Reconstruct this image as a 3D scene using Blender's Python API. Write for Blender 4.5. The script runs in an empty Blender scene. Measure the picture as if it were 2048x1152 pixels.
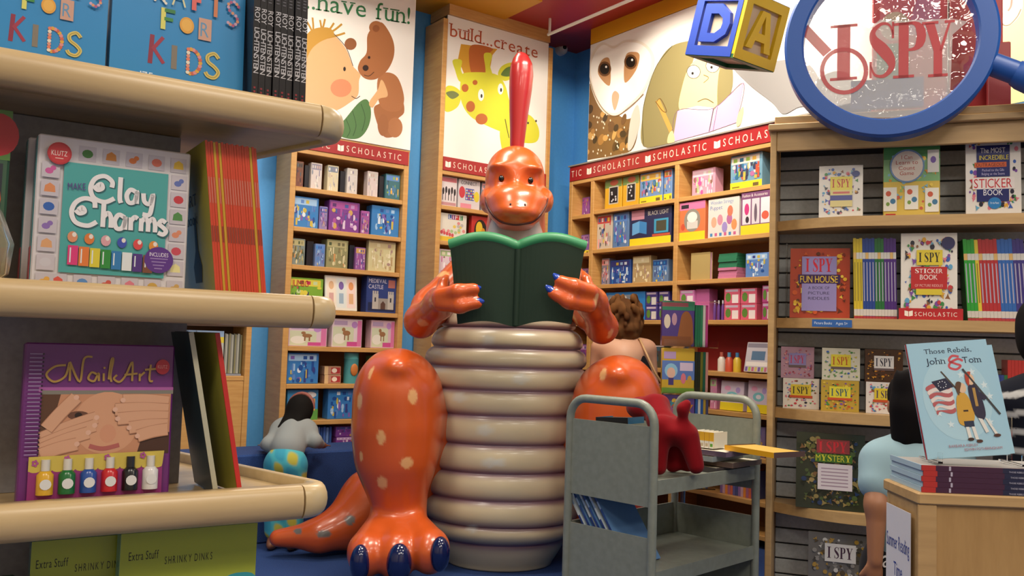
import bpy, math, random
import numpy as np
from mathutils import Vector, Matrix
from mathutils.bvhtree import BVHTree

# ------------------------------------------------------------------ camera, light, exposure
CW, CH, FPX = 2048.0, 1152.0, 1764.0
YAW, PITCH, ROLL = math.radians(54.0), math.atan(108.0/FPX), 0.0323
CAM = Vector((0, 0, 1.4))
FWD = Vector((math.cos(YAW), math.sin(YAW), 0)); RGT = Vector((math.sin(YAW), -math.cos(YAW), 0)); UP = Vector((0, 0, 1))
_f = FWD*math.cos(PITCH)+UP*math.sin(PITCH); _u0 = RGT.cross(_f)
_u = _u0*math.cos(ROLL)-RGT*math.sin(ROLL); _r = RGT*math.cos(ROLL)+_u0*math.sin(ROLL)
scene = bpy.context.scene
COL = scene.collection
cd = bpy.data.cameras.new('camera'); cam = bpy.data.objects.new('camera', cd); COL.objects.link(cam)
cd.sensor_width = 36.0; cd.lens = 36.0*FPX/CW; cd.clip_start = 0.05; cd.clip_end = 60
m = Matrix((_r, _u, -_f)).transposed().to_4x4(); m.translation = CAM; cam.matrix_world = m
scene.camera = cam
vs = scene.view_settings
vs.view_transform = 'Standard'; vs.look = 'None'; vs.gamma = 1.0; vs.use_curve_mapping = False
vs.exposure = -0.18

w = bpy.data.worlds.new('world'); scene.world = w; w.use_nodes = True
w.node_tree.nodes['Background'].inputs[0].default_value = (1, .93, .84, 1); w.node_tree.nodes['Background'].inputs[1].default_value = 0.12

def area(name, loc, size, power, color=(1, .90, .76), rot=(0, 0, 0)):
    l = bpy.data.lights.new(name, 'AREA'); l.energy = power; l.color = color; l.shape = 'RECTANGLE'; l.size = size[0]; l.size_y = size[1]
    o = bpy.data.objects.new(name, l); o.location = loc; o.rotation_euler = rot; COL.objects.link(o); return o
def spot(name, loc, target, power, angle=60, color=(1, .88, .72), r=.05, blend=.6):
    l = bpy.data.lights.new(name, 'SPOT'); l.energy = power; l.color = color; l.spot_size = math.radians(angle); l.spot_blend = blend; l.shadow_soft_size = r
    o = bpy.data.objects.new(name, l); o.location = loc
    o.rotation_euler = (Vector(target)-Vector(loc)).to_track_quat('-Z', 'Y').to_euler(); COL.objects.link(o); return o
# shop ceiling panels, plus unseen fill panels added behind the viewpoint
for k, (x, y, p) in enumerate([(1.2, 1.0, 26), (3.6, .8, 44), (.6, 3.6, 74), (3.3, 3.2, 92), (2.4, 4.9, 56), (-1.4, 2.0, 22), (-1.6, -1.2, 92), (1.0, -1.6, 100), (3.2, -1.8, 56)]):
    area('ceiling_and_fill_light', (x, y, 4.62 if x < 3.0 else 4.0), (1.2, .6), p)
# track lamps that wash the posters and the statue, plus an added corner spot
spot('track_and_fill_spot', (4.1, 4.7, 4.1), (5.15, 5.0, 3.3), 105, 75)
spot('track_and_fill_spot', (4.1, 3.5, 4.1), (5.15, 4.0, 3.5), 190, 80)
spot('track_and_fill_spot', (4.0, 2.3, 4.1), (5.15, 2.6, 3.4), 110, 80)
spot('track_and_fill_spot', (3.6, 4.9, 4.1), (4.2, 6.26, 2.8), 75, 60)
spot('track_and_fill_spot', (4.3, 5.1, 4.1), (5.1, 6.5, 2.9), 60, 70)  # unseen spot added to brighten the blue corner
spot('track_and_fill_spot', (2.0, 4.7, 4.5), (2.7, 6.26, 2.4), 60, 65)
spot('track_and_fill_spot', (3.0, 3.0, 4.5), (3.35, 4.4, 2.0), 60, 45)

# ------------------------------------------------------------------ helpers
def hx(h):
    h = h.lstrip('#'); v = [int(h[i:i+2], 16)/255 for i in (0, 2, 4)]
    return tuple(c/12.92 if c <= .04045 else ((c+.055)/1.055)**2.4 for c in v)+(1,)
_M = {}
def mat(h, rough=.5, metal=0.0, coat=0.0):
    key = (h, rough, metal, coat)
    if key in _M: return _M[key]
    m = bpy.data.materials.new('paint_'+h.lstrip('#')); m.use_nodes = True
    b = m.node_tree.nodes['Principled BSDF']
    b.inputs['Base Color'].default_value = hx(h); b.inputs['Roughness'].default_value = rough; b.inputs['Metallic'].default_value = metal
    b.inputs['Coat Weight'].default_value = coat; b.inputs['Coat Roughness'].default_value = .12
    _M[key] = m; return m
def nodes_mat(name, build, rough=.5):
    if name in _M: return _M[name]
    m = bpy.data.materials.new(name); m.use_nodes = True; nt = m.node_tree
    b = nt.nodes['Principled BSDF']; b.inputs['Roughness'].default_value = rough
    build(nt, b); _M[name] = m; return m
def wood(name, c1, c2, rough=.42, scale=(2, 2, 22), bump=.05):
    def bld(nt, b):
        tc = nt.nodes.new('ShaderNodeTexCoord'); mp = nt.nodes.new('ShaderNodeMapping'); mp.inputs['Scale'].default_value = scale
        nz = nt.nodes.new('ShaderNodeTexNoise'); nz.inputs['Scale'].default_value = 2.2; nz.inputs['Detail'].default_value = 6; nz.inputs['Roughness'].default_value = .6
        rp = nt.nodes.new('ShaderNodeValToRGB'); rp.color_ramp.elements[0].color = hx(c1); rp.color_ramp.elements[1].color = hx(c2)
        rp.color_ramp.elements[0].position = .3; rp.color_ramp.elements[1].position = .72
        nt.links.new(tc.outputs['Object'], mp.inputs[0]); nt.links.new(mp.outputs[0], nz.inputs[0]); nt.links.new(nz.outputs[0], rp.inputs[0]); nt.links.new(rp.outputs[0], b.inputs['Base Color'])
        bp = nt.nodes.new('ShaderNodeBump'); bp.inputs['Strength'].default_value = bump; bp.inputs['Distance'].default_value = .002
        nt.links.new(nz.outputs[0], bp.inputs['Height']); nt.links.new(bp.outputs[0], b.inputs['Normal'])
        b.inputs['Coat Weight'].default_value = .15; b.inputs['Coat Roughness'].default_value = .25
    return nodes_mat(name, bld, rough)
def speck(name, c1, c2, scale, rough=.9, bump=.3):
    def bld(nt, b):
        tc = nt.nodes.new('ShaderNodeTexCoord')
        nz = nt.nodes.new('ShaderNodeTexNoise'); nz.inputs['Scale'].default_value = scale; nz.inputs['Detail'].default_value = 4
        rp = nt.nodes.new('ShaderNodeValToRGB'); rp.color_ramp.elements[0].color = hx(c1); rp.color_ramp.elements[1].color = hx(c2)
        rp.color_ramp.elements[0].position = .35; rp.color_ramp.elements[1].position = .65
        nt.links.new(tc.outputs['Object'], nz.inputs[0]); nt.links.new(nz.outputs[0], rp.inputs[0]); nt.links.new(rp.outputs[0], b.inputs['Base Color'])
        bp = nt.nodes.new('ShaderNodeBump'); bp.inputs['Strength'].default_value = bump; bp.inputs['Distance'].default_value = .004
        nt.links.new(nz.outputs[0], bp.inputs['Height']); nt.links.new(bp.outputs[0], b.inputs['Normal'])
    return nodes_mat(name, bld, rough)
def cells(name, pal, scale, rough=.4):
    "busy colour print: irregular patches of a palette"
    def bld(nt, b):
        tc = nt.nodes.new('ShaderNodeTexCoord'); nz = nt.nodes.new('ShaderNodeTexNoise'); nz.inputs['Scale'].default_value = scale*.6
        mx = nt.nodes.new('ShaderNodeMixRGB'); mx.inputs[0].default_value = .12/scale*6
        vo = nt.nodes.new('ShaderNodeTexVoronoi'); vo.inputs['Scale'].default_value = scale
        sp = nt.nodes.new('ShaderNodeSeparateColor'); rp = nt.nodes.new('ShaderNodeValToRGB'); rp.color_ramp.interpolation = 'CONSTANT'
        el = rp.color_ramp.elements
        while len(el) < len(pal): el.new(.5)
        for i, c in enumerate(pal): el[i].position = i/len(pal); el[i].color = hx(c)
        nt.links.new(tc.outputs['Object'], mx.inputs[1]); nt.links.new(tc.outputs['Object'], nz.inputs[0]); nt.links.new(nz.outputs[1], mx.inputs[2])
        nt.links.new(mx.outputs[0], vo.inputs['Vector']); nt.links.new(vo.outputs['Color'], sp.inputs[0]); nt.links.new(sp.outputs[0], rp.inputs[0]); nt.links.new(rp.outputs[0], b.inputs['Base Color'])
    return nodes_mat(name, bld, rough)
def vcol(name, rough=.35, coat=.3, sheen=0.0):
    def bld(nt, b):
        a = nt.nodes.new('ShaderNodeAttribute'); a.attribute_name = 'Col'; nt.links.new(a.outputs[0], b.inputs['Base Color'])
        b.inputs['Coat Weight'].default_value = coat; b.inputs['Coat Roughness'].default_value = .15
        if sheen: b.inputs['Sheen Weight'].default_value = sheen
        if rough > .75: b.inputs['Specular IOR Level'].default_value = .12
    return nodes_mat(name, bld, rough)

class Frame:
    "upright working plane: x along a, y along n (into the depth), z up"
    def __init__(s, O, a, n=None):
        s.O = Vector(O); s.a = Vector(a).normalized(); s.n = UP.cross(s.a) if n is None else Vector(n)
        s.M = Matrix((s.a, s.n, UP)).transposed().to_4x4(); s.M.translation = s.O
    def hit(s, x, y, d=0.0):
        r = _f+_r*((x-CW/2)/FPX)+_u*((CH/2-y)/FPX)
        t = ((s.O+s.n*d)-CAM).dot(s.n)/r.dot(s.n)
        p = CAM+r*t-s.O
        return p.dot(s.a), p.z
    def P(s, x, y, d=0.0):
        a, z = s.hit(x, y, d); return Vector((a, d, z))
    def at(s, sx, d, z, yaw=0, tilt=0, lean=0):
        return s.M @ Matrix.Translation((sx, d, z)) @ Matrix.Rotation(yaw, 4, 'Z') @ Matrix.Rotation(-tilt, 4, 'X') @ Matrix.Rotation(lean, 4, 'Y')
def cam_frame(px, depth):
    "frame standing on the floor, facing the viewpoint, at a distance and picture column"
    fr = Frame(FWD*depth, RGT, FWD); s, _ = fr.hit(px, 684, 0)
    return Frame(FWD*depth+RGT*s, RGT, FWD)
def project(p):
    v = Vector(p)-CAM; z = v.dot(_f); return CW/2+FPX*v.dot(_r)/z, CH/2-FPX*v.dot(_u)/z

class MB:
    def __init__(s): s.v = []; s.f = []; s.mi = []; s.sm = []
    def add(s, vs, fs, mi=0, sm=False):
        o = len(s.v); s.v += [tuple(p) for p in vs]
        for f in fs: s.f.append([i+o for i in f]); s.mi.append(mi); s.sm.append(sm)
        return s
    def box(s, x0, x1, y0, y1, z0, z1, mi=0):
        return s.add([(x0,y0,z0),(x1,y0,z0),(x1,y1,z0),(x0,y1,z0),(x0,y0,z1),(x1,y0,z1),(x1,y1,z1),(x0,y1,z1)],
                     [(0,1,5,4),(1,2,6,5),(2,3,7,6),(3,0,4,7),(4,5,6,7),(3,2,1,0)], mi)
    def bbox(s, x0, x1, y0, y1, z0, z1, b=.004, mi=0):
        "box with chamfered upright and front edges"
        pts = [(x0+b,y0),(x1-b,y0),(x1,y0+b),(x1,y1-b),(x1-b,y1),(x0+b,y1),(x0,y1-b),(x0,y0+b)]
        inn = [(x0+b*1.5,y0+b),(x1-b*1.5,y0+b),(x1-b,y0+b*1.5),(x1-b,y1-b*1.5),(x1-b*1.5,y1-b),(x0+b*1.5,y1-b),(x0+b,y1-b*1.5),(x0+b,y0+b*1.5)]
        vs = [(x,y,z0) for x,y in inn]+[(x,y,z0+b) for x,y in pts]+[(x,y,z1-b) for x,y in pts]+[(x,y,z1) for x,y in inn]
        fs = [tuple(range(7,-1,-1)), tuple(range(24,32))]
        for k in range(3):
            for i in range(8): j=(i+1)%8; fs.append((k*8+i,k*8+j,k*8+8+j,k*8+8+i))
        return s.add(vs, fs, mi)
    def prism(s, pts, y0, y1, mi=0, sm=False):
        "outline in x,z pushed from y0 to y1"
        n = len(pts); vs = [(x,y0,z) for x,z in pts]+[(x,y1,z) for x,z in pts]
        return s.add(vs, [tuple(range(n)), tuple(range(2*n-1,n-1,-1))]+[(i,i+n,(i+1)%n+n,(i+1)%n) for i in range(n)], mi, sm)
    def slab(s, pts, z0, z1, mi=0):
        n = len(pts); vs = [(x,y,z0) for x,y in pts]+[(x,y,z1) for x,y in pts]
        return s.add(vs, [tuple(range(n-1,-1,-1)), tuple(range(n,2*n))]+[(i,(i+1)%n,(i+1)%n+n,i+n) for i in range(n)], mi)
    def tube(s, path, r, n=10, mi=0, caps=True, closed=False):
        path = [Vector(p) for p in path]; N = len(path); rr = r if isinstance(r, (list, tuple)) else [r]*N
        vs = []; prev = None
        for i, p in enumerate(path):
            if closed: t = path[(i+1)%N]-path[i-1]
            else: t = path[min(i+1,N-1)]-path[max(i-1,0)]
            t.normalize()
            if prev is None: prev = t.orthogonal().normalized()
            x = (prev-t*prev.dot(t)).normalized(); y = t.cross(x); prev = x
            vs += [p+(x*math.cos(2*math.pi*k/n)+y*math.sin(2*math.pi*k/n))*rr[i] for k in range(n)]
        fs = []
        for i in range(N if closed else N-1):
            j = (i+1)%N
            for k in range(n): l=(k+1)%n; fs.append((i*n+k,i*n+l,j*n+l,j*n+k))
        s.add(vs, fs, mi, True)
        if caps and not closed: s.add(vs[:n], [tuple(range(n-1,-1,-1))], mi); s.add(vs[-n:], [tuple(range(n))], mi)
        return s
    def sweep(s, path, prof, mi=0, sm=True):
        "profile (out, z) swept along a level path of (x, y); out is to the right of travel"
        N = len(path); n = len(prof); vs = []
        for i in range(N):
            a = Vector(path[max(i-1,0)]); b = Vector(path[min(i+1,N-1)]); t = (b-a).normalized(); o = Vector((t.y,-t.x))
            if 0 < i < N-1:
                t1 = (Vector(path[i])-a).normalized(); o = o/max(.5, abs(Vector((t1.y,-t1.x)).dot(o)))
            vs += [(path[i][0]+o.x*q, path[i][1]+o.y*q, z) for q, z in prof]
        fs = [(i*n+k, i*n+(k+1)%n, (i+1)*n+(k+1)%n, (i+1)*n+k) for i in range(N-1) for k in range(n)]
        s.add(vs, fs, mi, sm); s.add(vs[:n], [tuple(range(n-1,-1,-1))], mi); s.add(vs[-n:], [tuple(range(n))], mi); return s
    def ball(s, c, r, n=16, m=10, mi=0, R=None):
        vs = []; c = Vector(c); r = (r, r, r) if not isinstance(r, (tuple, list)) else r
        for i in range(m+1):
            th = math.pi*i/m
            for k in range(n):
                ph = 2*math.pi*k/n; v = Vector((r[0]*math.sin(th)*math.cos(ph), r[1]*math.sin(th)*math.sin(ph), r[2]*math.cos(th)))
                vs.append(c+(R@v if R else v))
        return s.add(vs, [(i*n+k, (i+1)*n+k, (i+1)*n+(k+1)%n, i*n+(k+1)%n) for i in range(m) for k in range(n)], mi, True)
    def build(s, name, mats, parent=None, M=None):
        me = bpy.data.meshes.new(name); me.from_pydata(s.v, [], s.f)
        for mm in (mats if isinstance(mats, (list, tuple)) else [mats]): me.materials.append(mm)
        me.polygons.foreach_set('material_index', s.mi); me.polygons.foreach_set('use_smooth', s.sm); me.update()
        o = bpy.data.objects.new(name, me); COL.objects.link(o)
        if parent is not None: o.parent = parent
        if M is not None: o.matrix_local = M
        return o
def lifted(M, w, t):
    'raise a tilted or leaning box so that its lowest bottom corner rests on the shelf'
    return Matrix.Translation((0, 0, max(0, -M[2][1]*t)+max(0, -M[2][0]*w))) @ M
def tag(o, label=None, cat=None, group=None, kind=None):
    if label and len(label.split()) > 16: print('LONG', label)
    if label: o['label'] = label
    if cat: o['category'] = cat
    if group: o['group'] = group
    if kind: o['kind'] = kind
    return o
def empty(name, M, label, cat, group=None):
    o = bpy.data.objects.new(name, None); COL.objects.link(o); o.empty_display_size = .05; o.matrix_world = M
    return tag(o, label, cat, group)
def copy_tree(o, parent=None):
    c = o.copy(); COL.objects.link(c)
    if parent is not None: c.parent = parent
    for ch in list(o.children): copy_tree(ch, c)
    return c
def cr(pts, n=6, closed=True):
    "smooth curve through points"
    P = [Vector(p) for p in pts]; N = len(P); out = []
    for i in range(N if closed else N-1):
        g = (lambda k: P[k % N]) if closed else (lambda k: P[min(max(k,0),N-1)])
        a,b,c,d = g(i-1),g(i),g(i+1),g(i+2)
        for k in range(n):
            t = k/n; out.append(((2*b)+(c-a)*t+(2*a-5*b+4*c-d)*t*t+(3*b-a-3*c+d)*t**3)*.5)
    if not closed: out.append(P[-1])
    return [tuple(p) for p in out]
def ellp(cx, cy, rx, ry, n=20, rot=0):
    c, s = math.cos(rot), math.sin(rot)
    return [(cx+rx*math.cos(t)*c-ry*math.sin(t)*s, cy+rx*math.cos(t)*s+ry*math.sin(t)*c) for t in [2*math.pi*k/n for k in range(n)]]
def stroke(pts, wd):
    "flat ribbon of changing width along points; wd number or list"
    P = [Vector(p) for p in pts]; N = len(P); W = wd if isinstance(wd, (list, tuple)) else [wd]*N; L=[]; R=[]
    for i in range(N):
        t = (P[min(i+1,N-1)]-P[max(i-1,0)]).normalized(); o = Vector((-t.y, t.x))*W[i]*.5
        L.append(tuple(P[i]+o)); R.append(tuple(P[i]-o))
    return [(L[i],L[i+1],R[i+1],R[i]) for i in range(N-1)]

# ------------------------------------------------------------------ lettering
_G = {}
def glyph(ch):
    if ch in _G: return _G[ch]
    if ch == ' ': _G[ch] = ([], .30); return _G[ch]
    cu = bpy.data.curves.new('glyph', 'FONT'); cu.body = ch; cu.resolution_u = 3
    o = bpy.data.objects.new('glyph', cu); me = o.to_mesh()
    V = [(v.co.x, v.co.y) for v in me.vertices]; F = [[V[i] for i in p.vertices] for p in me.polygons]
    x0 = min(x for x, y in V); x1 = max(x for x, y in V); o.to_mesh_clear()
    bpy.data.objects.remove(o); bpy.data.curves.remove(cu)
    F = [[(x-x0, y) for x, y in f] for f in F]
    _G[ch] = (F, x1-x0); return _G[ch]
def qd(*p): return list(p)
def rect(x0, y0, x1, y1): return [(x0,y0),(x1,y0),(x1,y1),(x0,y1)]
# slab feet for typewriter-like letters: (x fraction, y, half width)
SLAB = {'h':[(.1,0),(.9,0),(.05,.72)],'a':[(.97,0)],'v':[(.1,.52),(.9,.52)],'f':[(.42,0)],'u':[(.05,.52),(.85,.52),(.97,0)],'n':[(.1,0),(.9,0),(.05,.52)],
        'b':[(.05,.72)],'i':[(.5,0),(.3,.52)],'l':[(.5,0),(.3,.72)],'d':[(.95,0),(.8,.72)],'r':[(.2,0),(.1,.52)],'w':[(.08,.52),(.92,.52)],'m':[(.06,0),(.5,0),(.94,0),(.03,.52)]}
def fat(ch):
    "narrow fat-face serif capitals used by the riddle book titles; height 1"
    if ch == 'I': return [rect(.12,0,.34,1), rect(0,0,.46,.05), rect(0,.95,.46,1)], .46
    if ch == 'P':
        b = [(.4+.22*math.cos(t)*(1), .74+.24*math.sin(t)) for t in [math.pi/2-math.pi*k/10 for k in range(11)]]
        return [rect(.12,0,.34,1), rect(0,0,.46,.05), rect(0,.95,.42,1)]+stroke([(.34,.975)]+b+[(.34,.5)], [.05,.05,.07,.12,.18,.2,.2,.2,.18,.12,.07,.05,.05]), .72
    if ch == 'Y': return [rect(.28,0,.5,.46), rect(.14,0,.64,.05), [(.06,.97),(.3,.97),(.5,.46),(.28,.46)], [(.66,.97),(.72,.97),(.5,.46),(.42,.46)], rect(-.02,.95,.4,1), rect(.56,.95,.82,1)], .8
    if ch == 'S':
        pts = cr([(.56,.76),(.48,.94),(.3,.975),(.12,.85),(.14,.68),(.34,.5),(.5,.32),(.52,.16),(.36,.03),(.16,.06),(.06,.24)], 4, False); n = len(pts)
        return stroke(pts, [.04+.2*math.exp(-((i/n-.5)/.2)**2) for i in range(n)])+[rect(.53,.7,.58,1), rect(.04,0,.09,.3)], .6
    F, wd = glyph(ch); return [[(x*1.0, y/.72) for x, y in f] for f in F], wd
def text_polys(txt, h, width=None, gap=.09, font='sans', slant=0.0, wide=1.0):
    "list of polygons with the baseline start at 0,0 and capital height h"
    out = []; x = 0.0
    for ch in txt:
        if font == 'fat' and ch != ' ': F, wd = fat(ch); k = 1.0
        else: F, wd = glyph(ch); k = 1/.69
        if ch == ' ': x += .3*(k if font != 'fat' else 1); continue
        for f in F: out.append([(x+px*k, py*k) for px, py in f])
        if font == 'slab':
            for fx, fy in SLAB.get(ch, []): out.append([(x+k*px, k*py) for px, py in rect(fx*wd-.11, fy-(.05 if fy > .1 else 0), fx*wd+.11, fy+(0 if fy > .1 else .05))])
        x += wd*k+gap*k
    sx = h*wide
    if width: sx = width/max(x, 1e-6)
    return [[(px*sx+slant*py*h, py*h) for px, py in f] for f in out], x*sx

class Art:
    "flat print on the front (-y side) of a thing; u,v run 0..1 over w x h"
    def __init__(s, parent, w=1, h=1, y=0.0, lift=.00015, M=None, rough=.4):
        s.p = parent; s.w = w; s.h = h; s.y = y; s.lift = min(lift, .00005) if lift < .001 else lift; s.k = 0; s.M = M; s.rough = rough
        s.b = MB(); s.t = MB(); s.mats = []; s.x0 = 0; s.z0 = 0
    def mi(s, c):
        mm = mat(c, s.rough) if isinstance(c, str) else c
        if mm not in s.mats: s.mats.append(mm)
        return s.mats.index(mm)
    def pl(s, pts): return [(s.x0+u*s.w, s.z0+v*s.h) for u, v in pts]
    def raw(s, polys, c, b=None, same=False):
        if not same: s.k += 1
        y = s.y-s.lift*s.k; b = b or s.b; mi = s.mi(c)
        for p in polys:
            n = len(p); a = sum(p[i][0]*p[(i+1)%n][1]-p[(i+1)%n][0]*p[i][1] for i in range(n))
            if a < 0: p = p[::-1]
            b.add([(x, y, z) for x, z in p], [tuple(range(len(p)))], mi)
        return s
    def poly(s, pts, c): return s.raw([s.pl(pts)], c)
    def rect(s, u0, v0, u1, v1, c): return s.poly(rect(u0, v0, u1, v1), c)
    def ell(s, u, v, ru, rv, c, n=18): return s.poly(ellp(u, v, ru, rv, n), c)
    def line(s, pts, wd, c): return s.raw([list(q) for q in stroke(s.pl(pts), wd)], c)
    def text(s, txt, u, v, h, c, width=None, center=False, font='sans', slant=0, gap=.09, wide=1.0, rot=0):
        polys, L = text_polys(txt, h*s.h, width*s.w if width else None, gap, font, slant, wide)
        ox, oz = s.x0+u*s.w-(L/2 if center else 0), s.z0+v*s.h
        if rot:
            cc, ss = math.cos(rot), math.sin(rot); polys = [[(x*cc-z*ss, x*ss+z*cc) for x, z in f] for f in polys]
        return s.raw([[(ox+x, oz+z) for x, z in f] for f in polys], c, s.t)
    def done(s, name='cover_print', tname='lettering'):
        if s.b.v: s.b.build(name, s.mats, s.p, s.M)
        if s.t.v: s.t.build(tname, s.mats, s.p, s.M)

# ------------------------------------------------------------------ rounded bodies from blended solids
def smin(a, b, k):
    h = np.maximum(k-np.abs(a-b), 0)/k; return np.minimum(a, b)-h*h*k*.25
def prim_d(p, X, Y, Z):
    if p['t'] == 'cap':
        A, B = np.array(p['a'], float), np.array(p['b'], float); ab = B-A; L = max(ab@ab, 1e-9)
        t = np.clip(((X-A[0])*ab[0]+(Y-A[1])*ab[1]+(Z-A[2])*ab[2])/L, 0, 1)
        return np.sqrt((X-A[0]-t*ab[0])**2+(Y-A[1]-t*ab[1])**2+(Z-A[2]-t*ab[2])**2)-(p['ra']+(p['rb']-p['ra'])*t)
    C = p['c']; r = p['r']; x, y, z = X-C[0], Y-C[1], Z-C[2]
    if p.get('R') is not None:
        R = p['R']; x, y, z = R[0][0]*x+R[1][0]*y+R[2][0]*z, R[0][1]*x+R[1][1]*y+R[2][1]*z, R[0][2]*x+R[1][2]*y+R[2][2]*z
    k0 = np.sqrt((x/r[0])**2+(y/r[1])**2+(z/r[2])**2); k1 = np.sqrt((x/r[0]**2)**2+(y/r[1]**2)**2+(z/r[2]**2)**2)
    return k0*(k0-1)/np.maximum(k1, 1e-6)
def cap(a, b, ra, rb, k=.05, col=0, op='u'): return dict(t='cap', a=tuple(a), b=tuple(b), ra=ra, rb=rb, k=k, col=col, op=op)
def ell(c, r, k=.05, col=0, op='u', R=None): return dict(t='ell', c=tuple(c), r=tuple(r), k=k, col=col, op=op, R=R)
def blend_mesh(name, prims, res, colors, material, parent, spots=(), noise=None):
    def ext(p):
        if p['t'] == 'cap':
            r = max(p['ra'], p['rb']); A = np.array(p['a']); B = np.array(p['b']); return np.minimum(A,B)-r, np.maximum(A,B)+r
        r = max(p['r']) if p.get('R') is not None else np.array(p['r']); return np.array(p['c'])-r, np.array(p['c'])+r
    es = [ext(p) for p in prims]
    lo = np.min([e[0] for e, p in zip(es, prims) if p['op'] == 'u'], 0)-res*3-.02; hi = np.max([e[1] for e, p in zip(es, prims) if p['op'] == 'u'], 0)+res*3+.02
    n = np.ceil((hi-lo)/res).astype(int)+1
    D = np.full(n, .3, np.float32); ax = [lo[i]+np.arange(n[i])*res for i in range(3)]
    for p, (a, b) in zip(prims, es):
        g = p['k']+res*3; i0 = np.maximum(((a-g-lo)/res).astype(int), 0); i1 = np.minimum(np.ceil((b+g-lo)/res).astype(int)+1, n)
        if np.any(i1 <= i0): continue
        sl = tuple(slice(i0[i], i1[i]) for i in range(3))
        X, Y, Z = ax[0][sl[0]][:,None,None], ax[1][sl[1]][None,:,None], ax[2][sl[2]][None,None,:]
        d = prim_d(p, X, Y, Z).astype(np.float32)
        if p['op'] == 'u': D[sl] = smin(D[sl], d, p['k'])
        else: D[sl] = -smin(-D[sl], d, p['k'])
    S = D < 0
    act = np.zeros(n-1, bool); c = sum(S[i:n[0]-1+i, j:n[1]-1+j, k:n[2]-1+k].astype(np.int8) for i in (0,1) for j in (0,1) for k in (0,1))
    act = (c > 0) & (c < 8); idx = np.argwhere(act); vid = np.full(n-1, -1, np.int64); vid[act] = np.arange(len(idx))
    acc = np.zeros((len(idx), 3)); cnt = np.zeros(len(idx)); cs = [(i,j,k) for i in (0,1) for j in (0,1) for k in (0,1)]
    val = {q: D[idx[:,0]+q[0], idx[:,1]+q[1], idx[:,2]+q[2]] for q in cs}
    for q in cs:
        for a in range(3):
            if q[a] == 1: continue
            q2 = list(q); q2[a] = 1; q2 = tuple(q2); v0, v1 = val[q], val[q2]; mk = (v0 < 0) != (v1 < 0)
            t = np.where(mk, v0/np.where(v0 == v1, 1, v0-v1), 0); pos = np.tile(np.array(q, float), (len(idx), 1)); pos[:, a] += t
            acc[mk] += pos[mk]; cnt[mk] += 1
    V = lo+(idx+acc/cnt[:,None])*res
    quads = []
    for a in range(3):
        b, c2 = (a+1) % 3, (a+2) % 3; sh = [slice(None)]*3; s0 = list(sh); s1 = list(sh); s0[a] = slice(0, -1); s1[a] = slice(1, None)
        A = S[tuple(s0)]; B = S[tuple(s1)]; e = np.argwhere(A != B)
        e = e[(e[:, b] > 0) & (e[:, c2] > 0)]; e = e[(e[:, b] < n[b]-1) & (e[:, c2] < n[c2]-1)]
        ins = A[e[:,0], e[:,1], e[:,2]]
        def g(db, dc): q = e.copy(); q[:, b] -= db; q[:, c2] -= dc; return vid[q[:,0], q[:,1], q[:,2]]
        Q = np.stack([g(1,1), g(0,1), g(0,0), g(1,0)], 1); Q[~ins] = Q[~ins][:, ::-1]; quads.append(Q)
    Q = np.concatenate(quads); Q = Q[(Q >= 0).all(1)]
    for _ in range(2):   # light relaxation
        s = np.zeros_like(V); k = np.zeros(len(V))
        for i in range(4):
            for j in ((i+1) % 4, (i-1) % 4): np.add.at(s, Q[:, i], V[Q[:, j]]); np.add.at(k, Q[:, i], 1)
        V = V*.5+.5*s/np.maximum(k, 1)[:, None]
    colr = np.zeros((len(V), 4)); wsum = np.zeros(len(V)); CC = np.array([hx(h) for h in colors])
    for p in prims:
        d = prim_d(p, V[:,0], V[:,1], V[:,2]); wgt = np.exp(-np.clip(np.abs(d) if p['op'] != 'u' else d, -.02, 1)/.012)*(1 if p['op'] == 'u' else 0)
        colr += CC[p['col']][None]*wgt[:, None]; wsum += wgt
    colr /= np.maximum(wsum, 1e-9)[:, None]
    me = bpy.data.meshes.new(name); me.vertices.add(len(V)); me.vertices.foreach_set('co', V.astype(np.float32).ravel())
    me.loops.add(Q.size); me.loops.foreach_set('vertex_index', Q.astype(np.int32).ravel()); me.polygons.add(len(Q))
    me.polygons.foreach_set('loop_start', (np.arange(len(Q))*4).astype(np.int32)); me.update(calc_edges=True)
    me.polygons.foreach_set('use_smooth', np.ones(len(Q), bool))
    for (c, r, h) in spots:
        c = np.array(c); d = np.sqrt((((V-c)/np.array(r))**2).sum(1)); wgt = np.clip((1.06-d)/.14, 0, 1)[:, None]; colr = colr*(1-wgt)+np.array(hx(h))[None]*wgt
    if noise: colr = noise(V, colr)
    at = me.color_attributes.new('Col', 'FLOAT_COLOR', 'POINT'); colr[:, 3] = 1; at.data.foreach_set('color', colr.astype(np.float32).ravel())
    me.materials.append(material); me.update()
    o = bpy.data.objects.new(name, me); COL.objects.link(o); o.parent = parent
    o['_v'] = 0; del o['_v']
    return o, V, Q
def caster(fr, V, Q):
    "find where a viewing ray through a picture point meets a blended body (local coordinates)"
    t = BVHTree.FromPolygons([tuple(v) for v in V], [tuple(int(i) for i in q) for q in Q]); Mi = fr.M.inverted(); R = Mi.to_3x3(); c = Mi@CAM
    def cast(x, y):
        d = R@(_f+_r*((x-CW/2)/FPX)+_u*((CH/2-y)/FPX)); h = t.ray_cast(c, d.normalized()); return h[0], h[1]
    return cast

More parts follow.
